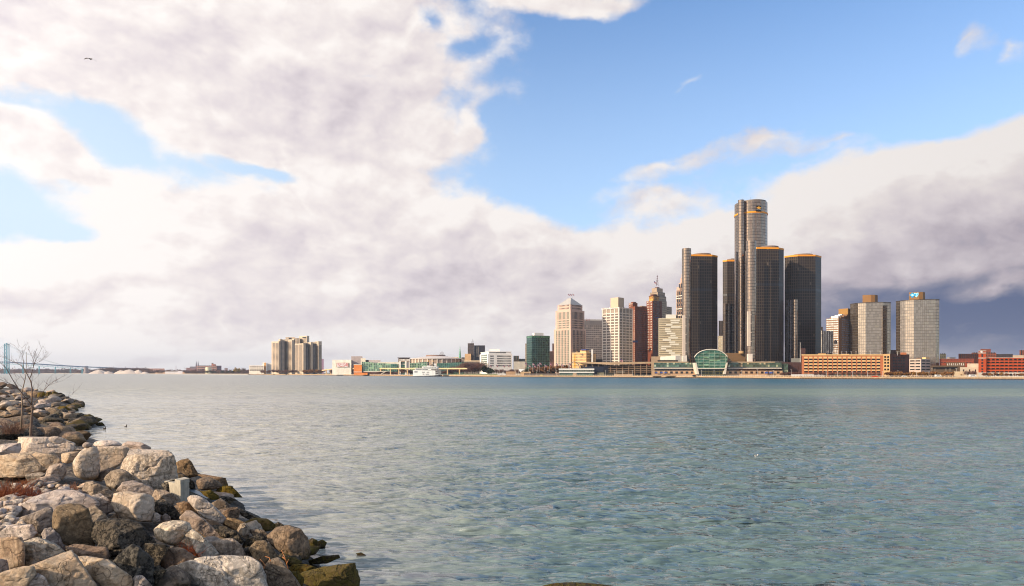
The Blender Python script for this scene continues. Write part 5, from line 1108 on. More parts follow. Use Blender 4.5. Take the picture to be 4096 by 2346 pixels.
mass(t,boxpoly(P1,.0,.75,.55,1.3),Z(1273,D),Z(1232,D+10),plain('ochre_box',(160,118,62),.8,.06,.1),'penthouse')
D=760; c=P(3342,1400,D); t=thing('water_tower','black water tank on thin legs above the orange garage roof','water tower',(c[0],c[1],Z(1432,D)))
BK=plain('tank_black',(44,38,38),.6,.15,.5); m=MB(); m.tube([P(3342,1376,D),P(3342,1365,D),P(3342,1361,D)],[1.9,1.9,.4],16); m.build('tank',BK,t)
for s,v in ((-1,-1),(1,-1),(-1,1),(1,1)): m=MB(); m.bar((c[0]+s*1.4,D+v*1.4,Z(1376,D)),(c[0]+s*1.9,D+v*1.9,Z(1434,D)),.3); m.build('leg',BK,t)
MIR=grid('mirror_facade',(172,152,132),(90,80,70),2.15,3.35,.13,.13,metal=.92,rough=.13,var=.16,frough=.5,wob=.06,bright=(178,158,134),bp=.96)
def octo(px0,D0,segs,ytop,label,boxpx,ybox):
    poly=chain(px0,D0,segs); t=bld('mirror_tower',label,poly,'office tower','twin mirror-glass towers'); Dn=poly[3][1]; zt=Z(ytop,Dn)
    mass(t,poly,LAND,zt,MIR); cxy=(sum(q[0] for q in poly)/len(poly),sum(q[1] for q in poly)/len(poly)); D2=Dn+12
    k=chain(boxpx[0],D2+2,[(212,boxpx[1]),(178,boxpx[2]),(140,boxpx[3])]); mass(t,k,zt-.1,Z(ybox,D2),plain('bronze_box',(140,100,56),.7,.08,.1),'rooftop_box'); mass(t,inset(poly,-.2),zt-.5,zt+.2,plain('roof_edge',(60,50,44),.6,.05,.2),'roof_edge'); return t,k,D2
octo(3401,858,[(256,3432),(224,3463),(196,3531),(158,3563)],1209,'mirror-glass office tower with a plain bronze rooftop box',(3450,3484,3500,3511),1181)
t,k,D2=octo(3584,800,[(262,3601),(240,3620),(222,3655),(196,3744),(158,3757)],1200,'mirror-glass office tower with a blue cross and shield sign on its bronze box',(3636,3675,3692,3700),1170)
# the sign: cross and shield on the left facet of the rooftop box
a,b=k[0],k[1]; L_=math.dist(a,b); ex=((b[0]-a[0])/L_,(b[1]-a[1])/L_); nx,ny=ex[1],-ex[0]; zs0=Z(1191,D2); zs1=Z(1172,D2); H_=zs1-zs0; CYN=plain('sign_cyan',(20,150,205),.4,.04,1.); PBL=plain('sign_pale_blue',(170,225,245),.4,.04,1.)
def sp(u,z,o): return (a[0]+ex[0]*u+nx*o,a[1]+ex[1]*u+ny*o,z)
def shape(par,pts,o,m_,name):
    m=MB(); f=[sp(u,z,o) for u,z in pts]; bb=[sp(u,z,.02) for u,z in pts]; m.face(f)
    for i in range(len(f)): m.face([f[i],bb[i],bb[(i+1)%len(f)],f[(i+1)%len(f)]])
    return m.build(name,m_,par)
s=H_; cu=L_*.36; cz=zs0+H_*.5; w_=s*.20
cross=[(cu-w_,cz-s/2),(cu+w_,cz-s/2),(cu+w_,cz-w_),(cu+s/2,cz-w_),(cu+s/2,cz+w_),(cu+w_,cz+w_),(cu+w_,cz+s/2),(cu-w_,cz+s/2),(cu-w_,cz+w_),(cu-s/2,cz+w_),(cu-s/2,cz-w_),(cu-w_,cz-w_)]
# cross is concave: build it of two bars
o_=shape(t,[(cu-w_,cz-s/2),(cu+w_,cz-s/2),(cu+w_,cz+s/2),(cu-w_,cz+s/2)],.4,CYN,'cross_upright'); shape(t,[(cu-s/2,cz-w_),(cu+s/2,cz-w_),(cu+s/2,cz+w_),(cu-s/2,cz+w_)],.42,CYN,'cross_arm')
shape(t,[(cu+w_*1.1*math.cos(q),cz+w_*1.1*math.sin(q)) for q in np.linspace(0,2*math.pi,13)[:-1]],.55,PBL,'cross_disc')
su=L_*.76; sh=[(su,cz-s/2),(su+s*.28,cz-s*.22),(su+s*.38,cz+s*.1),(su+s*.36,cz+s*.48),(su,cz+s*.38),(su-s*.36,cz+s*.48),(su-s*.38,cz+s*.1),(su-s*.28,cz-s*.22)]
shape(t,sh,.4,PBL,'shield'); shape(t,[(su+(u-su)*.66,cz+(z-cz)*.66) for u,z in sh],.5,CYN,'shield_field'); shape(t,[(su-.25,cz-s*.3),(su+.25,cz-s*.3),(su+.3,cz+s*.24),(su-.3,cz+s*.24)],.6,PBL,'shield_staff')
# ---------------------------------------------------------------- garages
OB=plain('orange_garage_brick',(196,118,76),.85,.08,.1); CREAM=plain('garage_cream',(236,190,130),.8,.06,.1)
D=690; p=front(3207,3533,D,50); t=bld('parking_garage','long orange brick parking garage with cream window bays',p,'parking garage')
zt=Z(1421,D); mass(t,p,LAND,zt,OB); a,b=(X(3214,D),D),(X(3523,D),D)
ys=[1439,1451.5,1464,1476.5,1488.5]
rows(t,a,b,[Z(y+1.6,D) for y in (1433,1445.5,1458,1470.5,1482.5)],16,.72,1.75,CREAM,'cream_spandrel',proud=.12,u0=0,u1=1); rows(t,a,b,[Z(y+2.2,D) for y in ys],16,.72,1.35,DG,'opening_row',proud=.16,u0=0,u1=1)
rows(t,a,b,[LAND+.6],16,.7,2.6,WG,'shopfront_row',u0=0,u1=1); mass(t,front(3206,3534,D-.4,1.),Z(1423,D),Z(1418.5,D),CREAM,'parapet')
mass(t,front(3533.3,3560,D-.5,14),LAND,Z(1417,D),CREAM,'stair_tower'); rows(t,(X(3534,D-.5),D-.5),(X(3559,D-.5),D-.5),[Z(y+2,D) for y in (1430,1441,1453,1466,1480)],2,.62,1.7,DG,'opening_row')
w2=front(3560.3,3637,D+.5,30,R(38)); mass(t,w2,LAND,Z(1416,D),BRW,'side_wing'); rows(t,lerp2(w2[0],w2[1],.1),lerp2(w2[0],w2[1],.8),[Z(y+2,D) for y in (1432,1443,1455,1467,1479)],5,.62,1.5,DG,'opening_row')  # wing turned from the sun: its shade is put into a browner brick
mass(t,front(3602,3626,D+14,12),Z(1418,D),Z(1411,D+14),OB,'stair_head'); mass(t,front(3273,3304,D+6,8),zt-.2,Z(1414.5,D),CREAM,'stair_head'); mass(t,front(3366,3396,D+6,8),zt-.2,Z(1416,D),CREAM,'stair_head')
for px in (3312,3331,3350,3367,3385,3405,3424,3481,3521,3558,3590): 
    m=MB(); m.tube([(X(px,D+8),D+8,zt-.3),(X(px,D+8),D+8,Z(1408,D+8))],[.14,.1],5); m.bar((X(px,D+8)-.7,D+8,Z(1408,D+8)),(X(px,D+8)+.7,D+8,Z(1408,D+8)),.25); m.build('roof_lamp',POLE,t)
D=760; p=quadcorner(3637,3684,3722,D,R(36)); t=bld('parking_garage','small pale concrete parking garage with dark floor openings, between the orange garages',p,'parking garage')
PC=plain('pale_concrete',(196,172,156),.85,.1,.1); mass(t,p,LAND,Z(1436,D),PC)
for A,B in ((p[0],p[1]),(p[1],p[2])): rows(t,A,B,[Z(y,D) for y in (1446.5,1457.5,1469.5,1481)],2,.82,1.3,DG,'opening_row')
mass(t,boxpoly(p,.0,.3,.5,.9),Z(1436,D)-.2,Z(1430,D),CREAM,'stair_head')
RB=plain('red_garage_brick',(200,84,42),.85,.07,.1); D=628
p=front(3944,4290,D,50); t=bld('parking_garage','vivid red-orange parking garage with a clock-like disc on its corner tower, at the right edge',p,'parking garage')
mass(t,p,LAND+4.2,Z(1431,D),RB); mass(t,inset(p,-.15),LAND,LAND+4.2,LEDGE,'stone_base'); a,b=(X(3946,D),D),(X(4246,D),D)
rows(t,a,b,[Z(y+2.3,D) for y in (1451.5,1464,1476.5,1489)],17,.8,1.3,DG,'opening_row',u0=0,u1=1)
def arch_row(t,a,b,z,n,wf,h,m_,name):
    mb=MB(); L_=math.dist(a,b)
    for i in range(n):
        c=a[0]+(b[0]-a[0])*(i+.5)/n; w=L_/n*wf/2; ar=[(c+w*math.cos(q),a[1]-.16,z+h*math.sin(q)) for q in np.linspace(math.pi,0,9)]+[(c+w,a[1]-.16,z-.4),(c-w,a[1]-.16,z-.4)]
        mb.face(ar[::-1] if False else ar[::-1]); bk=[(x,y+.16,zz) for x,y,zz in ar]
        for j in range(len(ar)): mb.face([ar[j],ar[(j+1)%len(ar)],bk[(j+1)%len(ar)],bk[j]])
    return mb.build(name,m_,t)
arch_row(t,a,b,Z(1441,D),17,.8,1.1,DG,'arched_opening_row'); arch_row(t,(a[0],D-.15),(b[0],D-.15),LAND+1.4,17,.72,1.9,DG,'arched_opening_row')
mass(t,front(3944,4290,D-.4,1),Z(1433,D),Z(1431.4,D),LEDGE,'trim'); 
tp=front(3914,3944,D-2.5,12); mass(t,tp,LAND+4.2,Z(1407,D),RB,'corner_tower'); mass(t,inset(tp,-.15),LAND,LAND+4.2,LEDGE,'tower_base'); mass(t,inset(tp,-.2),Z(1435,D),Z(1432,D),LEDGE,'trim')
for y in (1415,1411,1405): mass(t,inset(tp,-.25),Z(y,D),Z(y-1.6,D),LEDGE,'trim')
rows(t,tp[0],tp[1],[Z(y+2,D) for y in (1442,1454,1466,1479,1490)],1,.25,1.5,WD); rows(t,tp[0],tp[1],[Z(1428,D)],1,.25,2.4,WD)
m=MB(); c=P(3927,1408.5,D-2.9); ring_=[(c[0]+1.0*math.cos(q),c[1],c[2]+1.0*math.sin(q)) for q in np.linspace(0,2*math.pi,17)[:-1]]; m.face(ring_); bk=[(x,y+.5,z) for x,y,z in ring_]
for i in range(16): m.face([ring_[i],bk[i],bk[(i+1)%16],ring_[(i+1)%16]])
m.build('disc',WH,t)
# right background
simple('brick_warehouse','long low red brick building with small windows, right of the twin mirror towers',3758,3895,1436,780,(160,78,52),'warehouse_red',20,(22,2,1442,1452,.4,1.,WD))
simple('brick_house','brown brick building with pale upright windows in front of the red warehouse',3784,3860,1450,760,(120,84,60),'house_brown',15,(9,1,1456,1462,.4,2.4,WL))
simple('cream_block','small cream block against the right mirror tower',3759,3784,1416,860,(196,170,126),'cream_block_wall',15,(3,2,1420,1432,.3,2.2,WD))
simple('low_shed','small white shed roof behind the red warehouse',3788,3822,1430,880,(206,196,180),'shed_white',15)
simple('brick_hospital','red brick block with a round turret and cream trim behind the warehouse',3834,3918,1416,850,(140,76,54),'hospital_red',20,(9,2,1424,1434,.4,2.2,WD))
simple('brick_block','brick block with white top storey and brick penthouse, behind the red garage tower',3886,3985,1412,900,(150,84,58),'block_red',20,(14,2,1416,1426,.4,2.,WD))
simple('rooftop_block','white-trimmed brick penthouse above the red garage tower',3922,3963,1397,930,(140,80,60),'penthouse_red',14)
simple('dark_roofs','dark low roofs beyond the red garage',3985,4052,1417,960,(74,66,66),'dark_roof',20)
simple('cream_roof','cream rooftop box above the red garage at the right edge',4051,4095,1422,760,(206,180,150),'cream_roof_box',12,z0=LAND)
simple('brick_tower_block','red brick block at the right edge beyond the garage',4078,4170,1402,900,(150,84,56),'edge_red',20,(8,6,1406,1424,.4,1.8,WD))
simple('brick_stub','small brown building between the two mirror towers',3562,3590,1401,900,(96,66,52),'stub_brown',14)
simple('viaduct_wall','broad dark brown wall right of the pale garage',3722,3838,1463,700,(104,84,64),'viaduct_brown',20,(1,1,1478,1478,.9,2.2,DG))
t,p=simple('white_depot','small white flat-roofed building left of the red garage tower',3840,3916,1470,662,(214,202,178),'depot_white',20,(3,1,1492,1492,.2,3.2,DG)); mass(t,front(3869,3916,668,12),LAND,Z(1455,668),MC['depot_white'],'upper_block')
simple('container','low cream container by the white building',3816,3860,1487,640,(220,196,160),'container_cream',3)
# ================================================================ left half of the far bank
# dark twin block, spire, white civic building
D=1300; p=front(1871,1896,D,20); t=bld('dark_twin_tower','dark brown twin office tower with a lower right half and aerials',front(1871,1940,D,30),'office building')
DT=plain('dark_tower_stone',(92,76,70),.7,.12,.1); mass(t,p,LAND,Z(1374,D),DT); q=front(1896.5,1940,D+6,24); mass(t,q,LAND,Z(1382,D),plain('black_tower_glass',(48,44,52),.4,.15,.1),'lower_half')
rows(t,(X(1904,D+6),D+6),(X(1918,D+6),D+6),zrange(Z(1428,D),Z(1390,D),9),2,.7,1.8,winmat('window_tan',(150,128,104)),proud=.3); rows(t,p[0],p[1],zrange(Z(1428,D),Z(1382,D),9),6,.4,1.8,WD)
for px,y in ((1890,1356),(1893,1362),(1886,1366)): mast(t,px,D+5,1374,y,.3)
simple('tan_block','tan boxy block at the foot of the dark twin tower',1859,1884,1416,1290,(214,170,124),'tan_block_wall',15)
simple('grey_podium','long grey podium with dark windows behind the round arena',1845,1884,1431,1320,(150,136,124),'podium_grey',15,(7,1,1436,1436,.6,3.,WD))
simple('cream_podium','flat cream building left of the green church spire',1806,1834,1429,1330,(210,186,158),'podium_cream',15)
D=1310; t=thing('church_spire','tall thin green copper church spire left of the dark twin tower','spire',(X(1840,D),D,Z(1440,D)))
CU=plain('green_copper',(84,150,110),.6,.15,.3); m=MB(); m.tube([P(1840,1400+34,D),P(1840,1412,D),P(1840,1384,D)],[1.9,1.35,.12],8); m.build('spire',CU,t)
D=1120; p=quadcorner(1919,1952,2049,D,R(14)); t=bld('white_civic_building','white ten-storey building with square windows and a rooftop box',p,'office building')
CW=plain('civic_white',(232,226,218),.7,.04,.15); mass(t,p,LAND,Z(1415,D),CW)
rows(t,p[0],p[1],zrange(Z(1466,D),Z(1424,D),6),6,.75,2.4,WG,u0=.12,u1=.9); rows(t,lerp2(p[1],p[2],.08),lerp2(p[1],p[2],.24),zrange(Z(1466,D),Z(1428,D),5),4,.55,2.2,WD); rows(t,lerp2(p[1],p[2],.34),lerp2(p[1],p[2],.96),zrange(Z(1466,D),Z(1428,D),5),13,.55,2.2,WD)
p2=inset(p,1.6); mass(t,p2,Z(1415,D)-.2,Z(1407,D),CW,'top_storey'); rows(t,p2[1],lerp2(p2[1],p2[2],.8),[Z(1413,D)],16,.55,2.4,WD); mass(t,front(1958,1999,D+10,12),Z(1407,D)-.2,Z(1396,D),CW,'penthouse'); mass(t,inset(p,.9),Z(1408.5,D),Z(1406.5,D),CW,'roof_overhang')
mass(t,front(1986,2046,D+1,3),LAND,LAND+5,CW,'entrance_wing')
simple('brick_block','small tan block with a green window right of the white civic building',2054,2076,1424,1150,(150,128,106),'small_tan_block',12,(2,2,1432,1440,.4,3.,WG))
simple('green_roof','low grey building with green roof left of the green glass block',2076,2106,1436,1160,(106,110,106),'low_grey_green',12)
simple('highway_stub','pale concrete ramp block in front of the green-roofed building',2055,2100,1447,1080,(190,180,166),'ramp_block',10)
simple('grey_hall','long grey hall with a cream roof edge between the arena and the white civic building',1857,1926,1446,1240,(128,120,112),'hall_grey',20); simple('cream_fascia','cream roof band on the long grey hall',1857,1923,1443,1232,(222,196,160),'fascia_cream',3,z0=Z(1447,1232))
# round arena
D=1350; cx=X(1751,D); r=108/F*D; t=thing('round_arena','low round arena with tan panels, pale fins and a shallow domed roof','arena',(cx,D,LAND)); zt=Z(1436,D-r)
m=MB(); m.prism(circ(cx,D,r,72),LAND,zt); m.build('drum_wall',plain('arena_panel',(170,146,128),.85,.08,.2),t); AF=plain('arena_fin',(226,208,188),.7,.04,.2)
mf=None
for i in range(36):
    a=2*math.pi*(i+.5)/36; 
    if math.sin(a)>.2: continue
    ca,sa=math.cos(a),math.sin(a); m=MB(); tt=(-sa*.9,ca*.9); pp=[(cx+ca*(r-.2)-tt[0],D+sa*(r-.2)-tt[1]),(cx+ca*(r+1.2)-tt[0],D+sa*(r+1.2)-tt[1]),(cx+ca*(r+1.2)+tt[0],D+sa*(r+1.2)+tt[1]),(cx+ca*(r-.2)+tt[0],D+sa*(r-.2)+tt[1])]
    m.prism(pp,LAND,zt-.05); m.build('fin',AF,t)
m=MB(); prof=[(r+2,zt),(r+2,zt+.9),(r*.8,zt+2.6),(r*.55,zt+4.8),(r*.36,zt+6.)]
for (ra,za),(rb,zb) in zip(prof,prof[1:]):
    A,B=circ(cx,D,ra,72),circ(cx,D,rb,72)
    for i in range(72): j=(i+1)%72; m.face([(*A[i],za),(*A[j],za),(*B[j],zb),(*B[i],zb)])
m.face([(*q,zt+6.) for q in circ(cx,D,r*.36,72)]); m.build('domed_roof',plain('arena_roof',(206,192,180),.7,.05,.1),t)
m=MB(); m.prism(circ(cx-4,D,r*.36,48),zt+5.8,zt+8.3); m.build('roof_ring',plain('roof_ring_brown',(140,112,100),.8,.1,.2),t)
t=thing('rooftop_emblem','small grey emblem sign on legs behind the arena roof','sign',(X(1768,1400),1400,Z(1432,1400)))
m=MB(); c=Vector(P(1768,1414,1400))
for q in range(9): 
    a0=q/9*2*math.pi; m.bar(c+Vector((math.cos(a0)*3,0,math.sin(a0)*3)),c+Vector((math.cos(a0+.7)*3,0,math.sin(a0+.7)*3)),.7,.5)
m.bar(c+Vector((-2,0,-1)),c+Vector((2,0,1.6)),.6,.5); m.bar(c+Vector((-1.5,0,1.5)),c+Vector((1.6,0,-1.2)),.6,.5); m.build('emblem',plain('sign_greybrown',(130,116,108),.6,.05,1.),t); text(t,'MGM GRAND',1.9,P(1768,1420.5,1400),MC['sign_greybrown'],ext=.2)
m=MB(); 
for s in (-3,3): m.bar(c+Vector((s,0,-3)),c+Vector((s,0,-10)),.3)
m.build('leg',MC['sign_greybrown'],t)
# glass halls in front of the arena
GH=grid('convention_glass',(96,130,104),(170,184,160),3.,3.4,.16,.12,metal=.4,rough=.15,var=.5,bright=(150,186,140),bp=.8,wob=1.); GH2=grid('convention_glass_dark',(56,96,84),(110,140,120),3.4,4.,.12,.12,metal=.4,rough=.15,var=.4,wob=1.)
def slope_front(name,label,L_,R_,yl,yr,yb,D,mat_,dep=30,cat='building'):
    t=thing(name,label,cat,(X((L_+R_)/2,D),D,LAND)); x0,x1=X(L_,D),X(R_,D); m=MB(); z0,z1,zb=Z(yl,D),Z(yr,D),Z(yb,D) if yb else LAND
    m.face([(x0,D,zb),(x1,D,zb),(x1,D,z1),(x0,D,z0)],[(0,0),(x1-x0,0),(x1-x0,z1-zb),(0,z0-zb)]); m.face([(x1,D,zb),(x1,D+dep,zb),(x1,D+dep,z1),(x1,D,z1)]); m.face([(x0,D+dep,zb),(x0,D,zb),(x0,D,z0),(x0,D+dep,z0)]); m.face([(x0,D,z0),(x1,D,z1),(x1,D+dep,z1),(x0,D+dep,z0)]); m.face([(x1,D+dep,zb),(x0,D+dep,zb),(x0,D+dep,z0),(x1,D+dep,z1)]); m.build('glass_wall',mat_,t); return t
slope_front('glass_hall','green glass hall with a sloping top between the white portal and the river boat',1625,1708,1455,1448,None,1235,GH)
slope_front('glass_hall','long dark green glass hall right of the river boat, under the arena',1748,1862,1454,1449,None,1250,GH2)
t=slope_front('glass_hall','longest bright green glass hall, left of the white portal',1447,1594,1448,1458,None,1215,GH)
D=1212; mass(t,front(1452,1560,D,4),Z(1489,D),Z(1486,D),LEDGE,'ledge'); mass(t,front(1453,1592,D+.2,4),LAND,Z(1489,D),plain('hall_underside',(84,56,50),.8,.2,.3),'open_ground_floor'); mass(t,front(1510,1552,D-2,5),Z(1488,D),Z(1485.5,D),LEDGE,'stair_landing')
m=MB(); m.bar(P(1523,1499,D-8),P(1541,1488,D-4),3.,1.); m.build('stair',LEDGE,t); mass(t,front(1563,1588,D-.4,2),Z(1486,D),Z(1456,D),GH2,'dark_corner_glass')
t,p=simple('orange_block','bright orange-tan block with a white top, left end of the long green glass hall',1415,1447,1460,1210,(226,134,66),'orange_render',20); mass(t,inset(p,-.3),Z(1460,1210),Z(1457.5,1210),LEDGE,'parapet'); mass(t,inset(p,-.3),Z(1490,1210),Z(1487.5,1210),LEDGE,'ledge'); mass(t,front(1445,1470,1209,6),LAND,Z(1492,1209),MC['orange_render'],'arcade')
t,p=simple('white_exhibition_hall','big white windowless hall with a colourful billboard in a recess',1329,1405,1440,1330,(236,226,208),'hall_white',30)
D=1329; BB=mat('billboard_print'); m_,g,b=BB; pos=g.n('ShaderNodeNewGeometry').outputs['Position']; n=g.noise(pos,.22,3,.6,1.); g.set(b.inputs['Base Color'],g.ramp(n,[(.38,lin((232,226,222))),(.5,lin((214,190,186))),(.58,lin((196,92,84))),(.66,lin((226,206,200)))])); mb=MB(); mb.box(X(1347,D),X(1393,D),D-.6,D,Z(1468,D),Z(1453,D)); mb.build('billboard',m_,t)
mb=MB(); mb.box(X(1345.5,D),X(1394.5,D),D-.4,D-.1,Z(1469,D),Z(1452,D)); mb.build('recess',TAN,t)
simple('grey_hall_block','tall plain grey block between the white exhibition hall and the orange block',1405,1450,1426,1345,(172,156,150),'hall_block_grey',30)
t,p=simple('white_stack','white stair block with a dark opening above the long green glass hall',1443,1462,1434,1260,(228,214,190),'stack_white',12); mass(t,front(1458,1475,1262,8),Z(1452,1262),Z(1441,1262),DG,'dark_opening')
simple('white_roof','long low pink-grey rooftop above the long green glass hall',1474,1522,1441,1290,(190,176,170),'roof_pinkgrey',20); simple('white_roof','long low white roof right of the pink-grey rooftop',1512,1600,1449.5,1250,(234,220,198),'roof_white',20)
D=1190; t=thing('white_portal','tall white portal frame with glass between its legs','building',(X(1617,D),D,LAND))
for a,b,y0,y1 in ((1597,1603,1440,None),(1620,1626,1440,None),(1597,1640,1438.5,1443)):
    mass(t,front(a,b,D,8 if y1 is None else 8.2),LAND if y1 is None else Z(y1,D),Z(y0,D),plain('portal_white',(234,224,212),.7,.04,.2),'frame')
mass(t,front(1603,1620,D+3,5),LAND,Z(1449,D),GH2,'glass_infill'); mass(t,front(1605,1619,D+2.4,.5),Z(1459,D),Z(1456,D),LEDGE,'bridge_beam'); mass(t,front(1626,1640,D+2,6),LAND,Z(1448,D),plain('portal_side',(206,194,182),.7,.04,.2),'side_wall')
t,p=simple('colonnade_roof','dark-roofed colonnade building behind the white portal',1593,1638,1433,1330,(150,126,110),'colonnade_brown',20,(10,1,1440,1440,.5,4.,DG)); mass(t,inset(p,-1.5),Z(1433,1330),Z(1431,1330),plain('colonnade_top',(78,62,56),.8,.1,.2),'roof')
# elevated walkway
t=thing('elevated_guideway','long tan elevated guideway on slim columns along the far bank','guideway',(X(1450,1280),1280,LAND))
GW=plain('guideway_concrete',(214,178,134),.8,.08,.1); m=MB(); pts=[]
for px in range(1290,1872,20):
    Dk=np.interp(px,[1290,1450,1600,1768,1872],[1480,1290,1135,1075,1040]); zk=Z(1477.5 if px<1340 else 1475.2,Dk) if px>=1330 else Z(1477.5+(1330-px)*.12,Dk); pts.append((X(px,Dk),Dk,zk))
for a,b in zip(pts,pts[1:]): m.bar(a,b,3.2,2.1)
m.build('deck',GW,t)
for px in (1305,1323,1347,1374,1400,1427,1463,1492,1523,1562,1595,1630,1790,1838):
    Dk=float(np.interp(px,[1290,1450,1600,1768,1872],[1480,1290,1135,1075,1040])); m=MB(); m.box(X(px,Dk)-.9,X(px,Dk)+.9,Dk-.9,Dk+.9,LAND,Z(1476,Dk)-.3); m.build('column',GW,t)
# river boat
D=1010; BW=plain('boat_white',(240,236,228),.5,.03,.3); x0,x1=X(1654,D),X(1768,D); t=thing('river_boat','white three-deck paddle steamer with two black and gold funnels, moored at the far bank','boat',((x0+x1)/2,D,0))
L_=x1-x0
def deckp(a,b,w0,w1=None,yc=D):   # plan with a rounded right end
    w1=w1 or w0; pts=[(x0+L_*a,yc-w0),(x0+L_*(b-.12),yc-w0)]+[(x0+L_*(b-.12)+L_*.12*math.sin(q),yc-w1*math.cos(q)) for q in np.linspace(.15,math.pi-.15,7)]+[(x0+L_*(b-.12),yc+w0),(x0+L_*a,yc+w0)]; return pts
z=lambda y:Z(y,D)
m=MB(); hb=deckp(0,1.0,5.2); m.prism(hb,-.3,z(1502)); m.build('hull',plain('hull_dark',(44,40,44),.5,.1,.3),t); 
m=MB(); m.face([(x0,D-5.35,z(1505.5)),(x0+L_*.78,D-5.35,z(1502.5)),(x0+L_*.78,D-5.35,z(1483.5)),(x0,D-5.35,z(1481.5))]); m.face([(x0+L_*.78,D-5.2,z(1502.5)),(x0,D-5.2,z(1505.5)),(x0,D-5.2,z(1481.5)),(x0+L_*.78,D-5.2,z(1483.5))]); m.face([(x0,D+5.2,z(1505.5)),(x0,D-5.35,z(1505.5)),(x0,D-5.35,z(1481.5)),(x0,D+5.2,z(1481.5))]); m.build('side_plating',BW,t)
mass(t,deckp(.01,.93,4.6),z(1502),z(1482),BW,'main_deckhouse'); 
for i,(a,b,y) in enumerate(((0,1.,1499),(0,.99,1490),(0,.98,1481.5),(.05,.94,1475))): mass(t,deckp(a,b,5.4),z(y),z(y-1.2),BW,'deck_edge')
mass(t,deckp(.08,.88,4.2),z(1481),z(1474),BW,'upper_deckhouse'); mass(t,deckp(.32,.88,3.4),z(1474),z(1467.5),BW,'top_deckhouse'); mass(t,deckp(.31,.9,3.8),z(1467.5),z(1466.5),BW,'top_roof'); mass(t,deckp(.47,.62,2.2),z(1466.5),z(1463.5),BW,'pilot_house')
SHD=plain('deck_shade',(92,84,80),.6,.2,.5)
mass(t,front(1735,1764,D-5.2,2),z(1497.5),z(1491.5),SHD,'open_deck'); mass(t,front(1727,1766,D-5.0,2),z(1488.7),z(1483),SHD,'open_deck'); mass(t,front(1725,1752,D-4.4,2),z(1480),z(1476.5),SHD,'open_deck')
def brow(a,b,y,h,n,yy,wf=.5): rows(t,(X(a,yy),yy),(X(b,yy),yy),[Z(y,yy)],n,wf,h,WD,proud=.12,u0=0,u1=1)
brow(1663,1687,1480,.9,9,D-4.25); brow(1689,1712,1480,.9,8,D-4.25); brow(1693,1744,1472.5,.8,12,D-3.5); brow(1688,1700,1490.5,.9,4,D-5.45); brow(1706,1717,1490.5,.9,4,D-5.45); brow(1657,1670,1490.5,1.8,5,D-5.45,.35); brow(1690,1698,1498.5,1.,3,D-5.45); brow(1702,1716,1498.5,1.,5,D-5.45)
for px in np.linspace(1731,1764,8): m=MB(); m.box(X(px,D)-.09,X(px,D)+.09,D-5.42,D-5.25,z(1499),z(1482)); m.build('deck_post',BW,t)
for px in (1714.5,1732.5):
    m=MB(); m.tube([P(px,1467,D-1),P(px,1447.5,D-1)],.62,10); m.build('funnel',plain('funnel_black',(24,20,20),.5,.05,1.),t,smooth=True); m=MB(); m.tube([P(px,1448.5,D-1),P(px,1445.8,D-1),P(px,1443.6,D-1)],[.72,.72,1.0],10); m.build('funnel_cap',plain('funnel_gold',(206,150,50),.4,.05,1.,metal=.4),t,smooth=True)
m=MB(); m.tube([P(1675,1474,D),P(1675,1463,D)],.45,8); m.build('small_funnel',MC['funnel_black'],t)
m=MB(); m.bar(P(1719,1466,D),P(1731,1457,D),.4); m.bar(P(1737,1466,D),P(1726,1458,D),.5); m.bar(P(1721,1463,D),P(1736,1463,D),.5); m.build('hoist_gear',MC['funnel_black'],t)
mass(t,front(1735,1745,D+2,4),z(1467),z(1455),WH,'lift_box')
# riverside apartment towers
TWR=plain('apartment_concrete',(200,178,152),.85,.08,.1); WBAND=grid('apartment_window_band',(70,56,48),(120,98,80),3.2,9.,.12,.0,rough=.3,var=.55,bright=(176,150,124),bp=.7); REC=grid('apartment_recess',(36,30,34),(92,80,72),30.,3.05,.0,.3,rough=.5,var=.2)
def slab(t,L_,C_,R_,yt,yb,D,n,first=4.,wseg=True,rname='wall'):
    p=quadcorner(L_,C_,R_,D,R(52)); mass(t,p,LAND,Z(yt,D),TWR,rname); 
    rows(t,p[0],p[1],zrange(Z(yb,D),Z(yt,D)-first-1.6,n),1,.93,1.5,WBAND,'window_band',u0=0,u1=1,proud=.15); return p
D=1720; t=thing('apartment_tower','tall banded concrete apartment tower made of stepped slabs, farthest left of its cluster','apartment tower',(X(1130,D),D,LAND),'banded apartment towers on the river')
slab(t,1086,1114.5,1124,1366,1489,D,27); slab(t,1136,1168,1177.5,1361,1489,D,28,rname='right_slab')
mass(t,front(1122,1138,D+4,20),LAND,Z(1362,D),REC,'recessed_bay'); mass(t,quadcorner(1114,1121,1126,D+4,R(52)),Z(1366,D)-.5,Z(1356,D),TWR,'lift_tower'); mass(t,front(1122,1166,D+10,18),Z(1366,D),Z(1357.5,D),TWR,'upper_storey'); mass(t,quadcorner(1169,1176,1180,D+2,R(52)),Z(1361,D)-.5,Z(1356,D),TWR,'lift_tower'); mass(t,front(1175.5,1180.5,D+6,20),LAND,Z(1360,D),REC,'recessed_bay')
t=thing('apartment_tower','tallest banded concrete apartment tower, behind the other two','apartment tower',(X(1210,D+90),D+90,LAND),'banded apartment towers on the river'); D2=1810
p=slab(t,1196,1227,1237,1344,1489,D2,31,7.); mass(t,front(1176,1199,D2+4,20),LAND,Z(1353,D2),TWR,'left_slab'); a=(X(1177,D2+4),D2+4);b=(X(1197,D2+4),D2+4); rows(t,a,b,zrange(Z(1489,D2),Z(1357,D2),30),1,.9,1.5,WBAND,'window_band',proud=.2)
mass(t,front(1142,1181,D2+10,20),LAND,Z(1349,D2),TWR,'rear_slab'); mb=MB(); mb.box(X(1155,D2+10),X(1166,D2+10),D2+9.6,D2+10.2,Z(1357,D2+10),Z(1352,D2+10)); mb.build('dark_opening',DG,t)
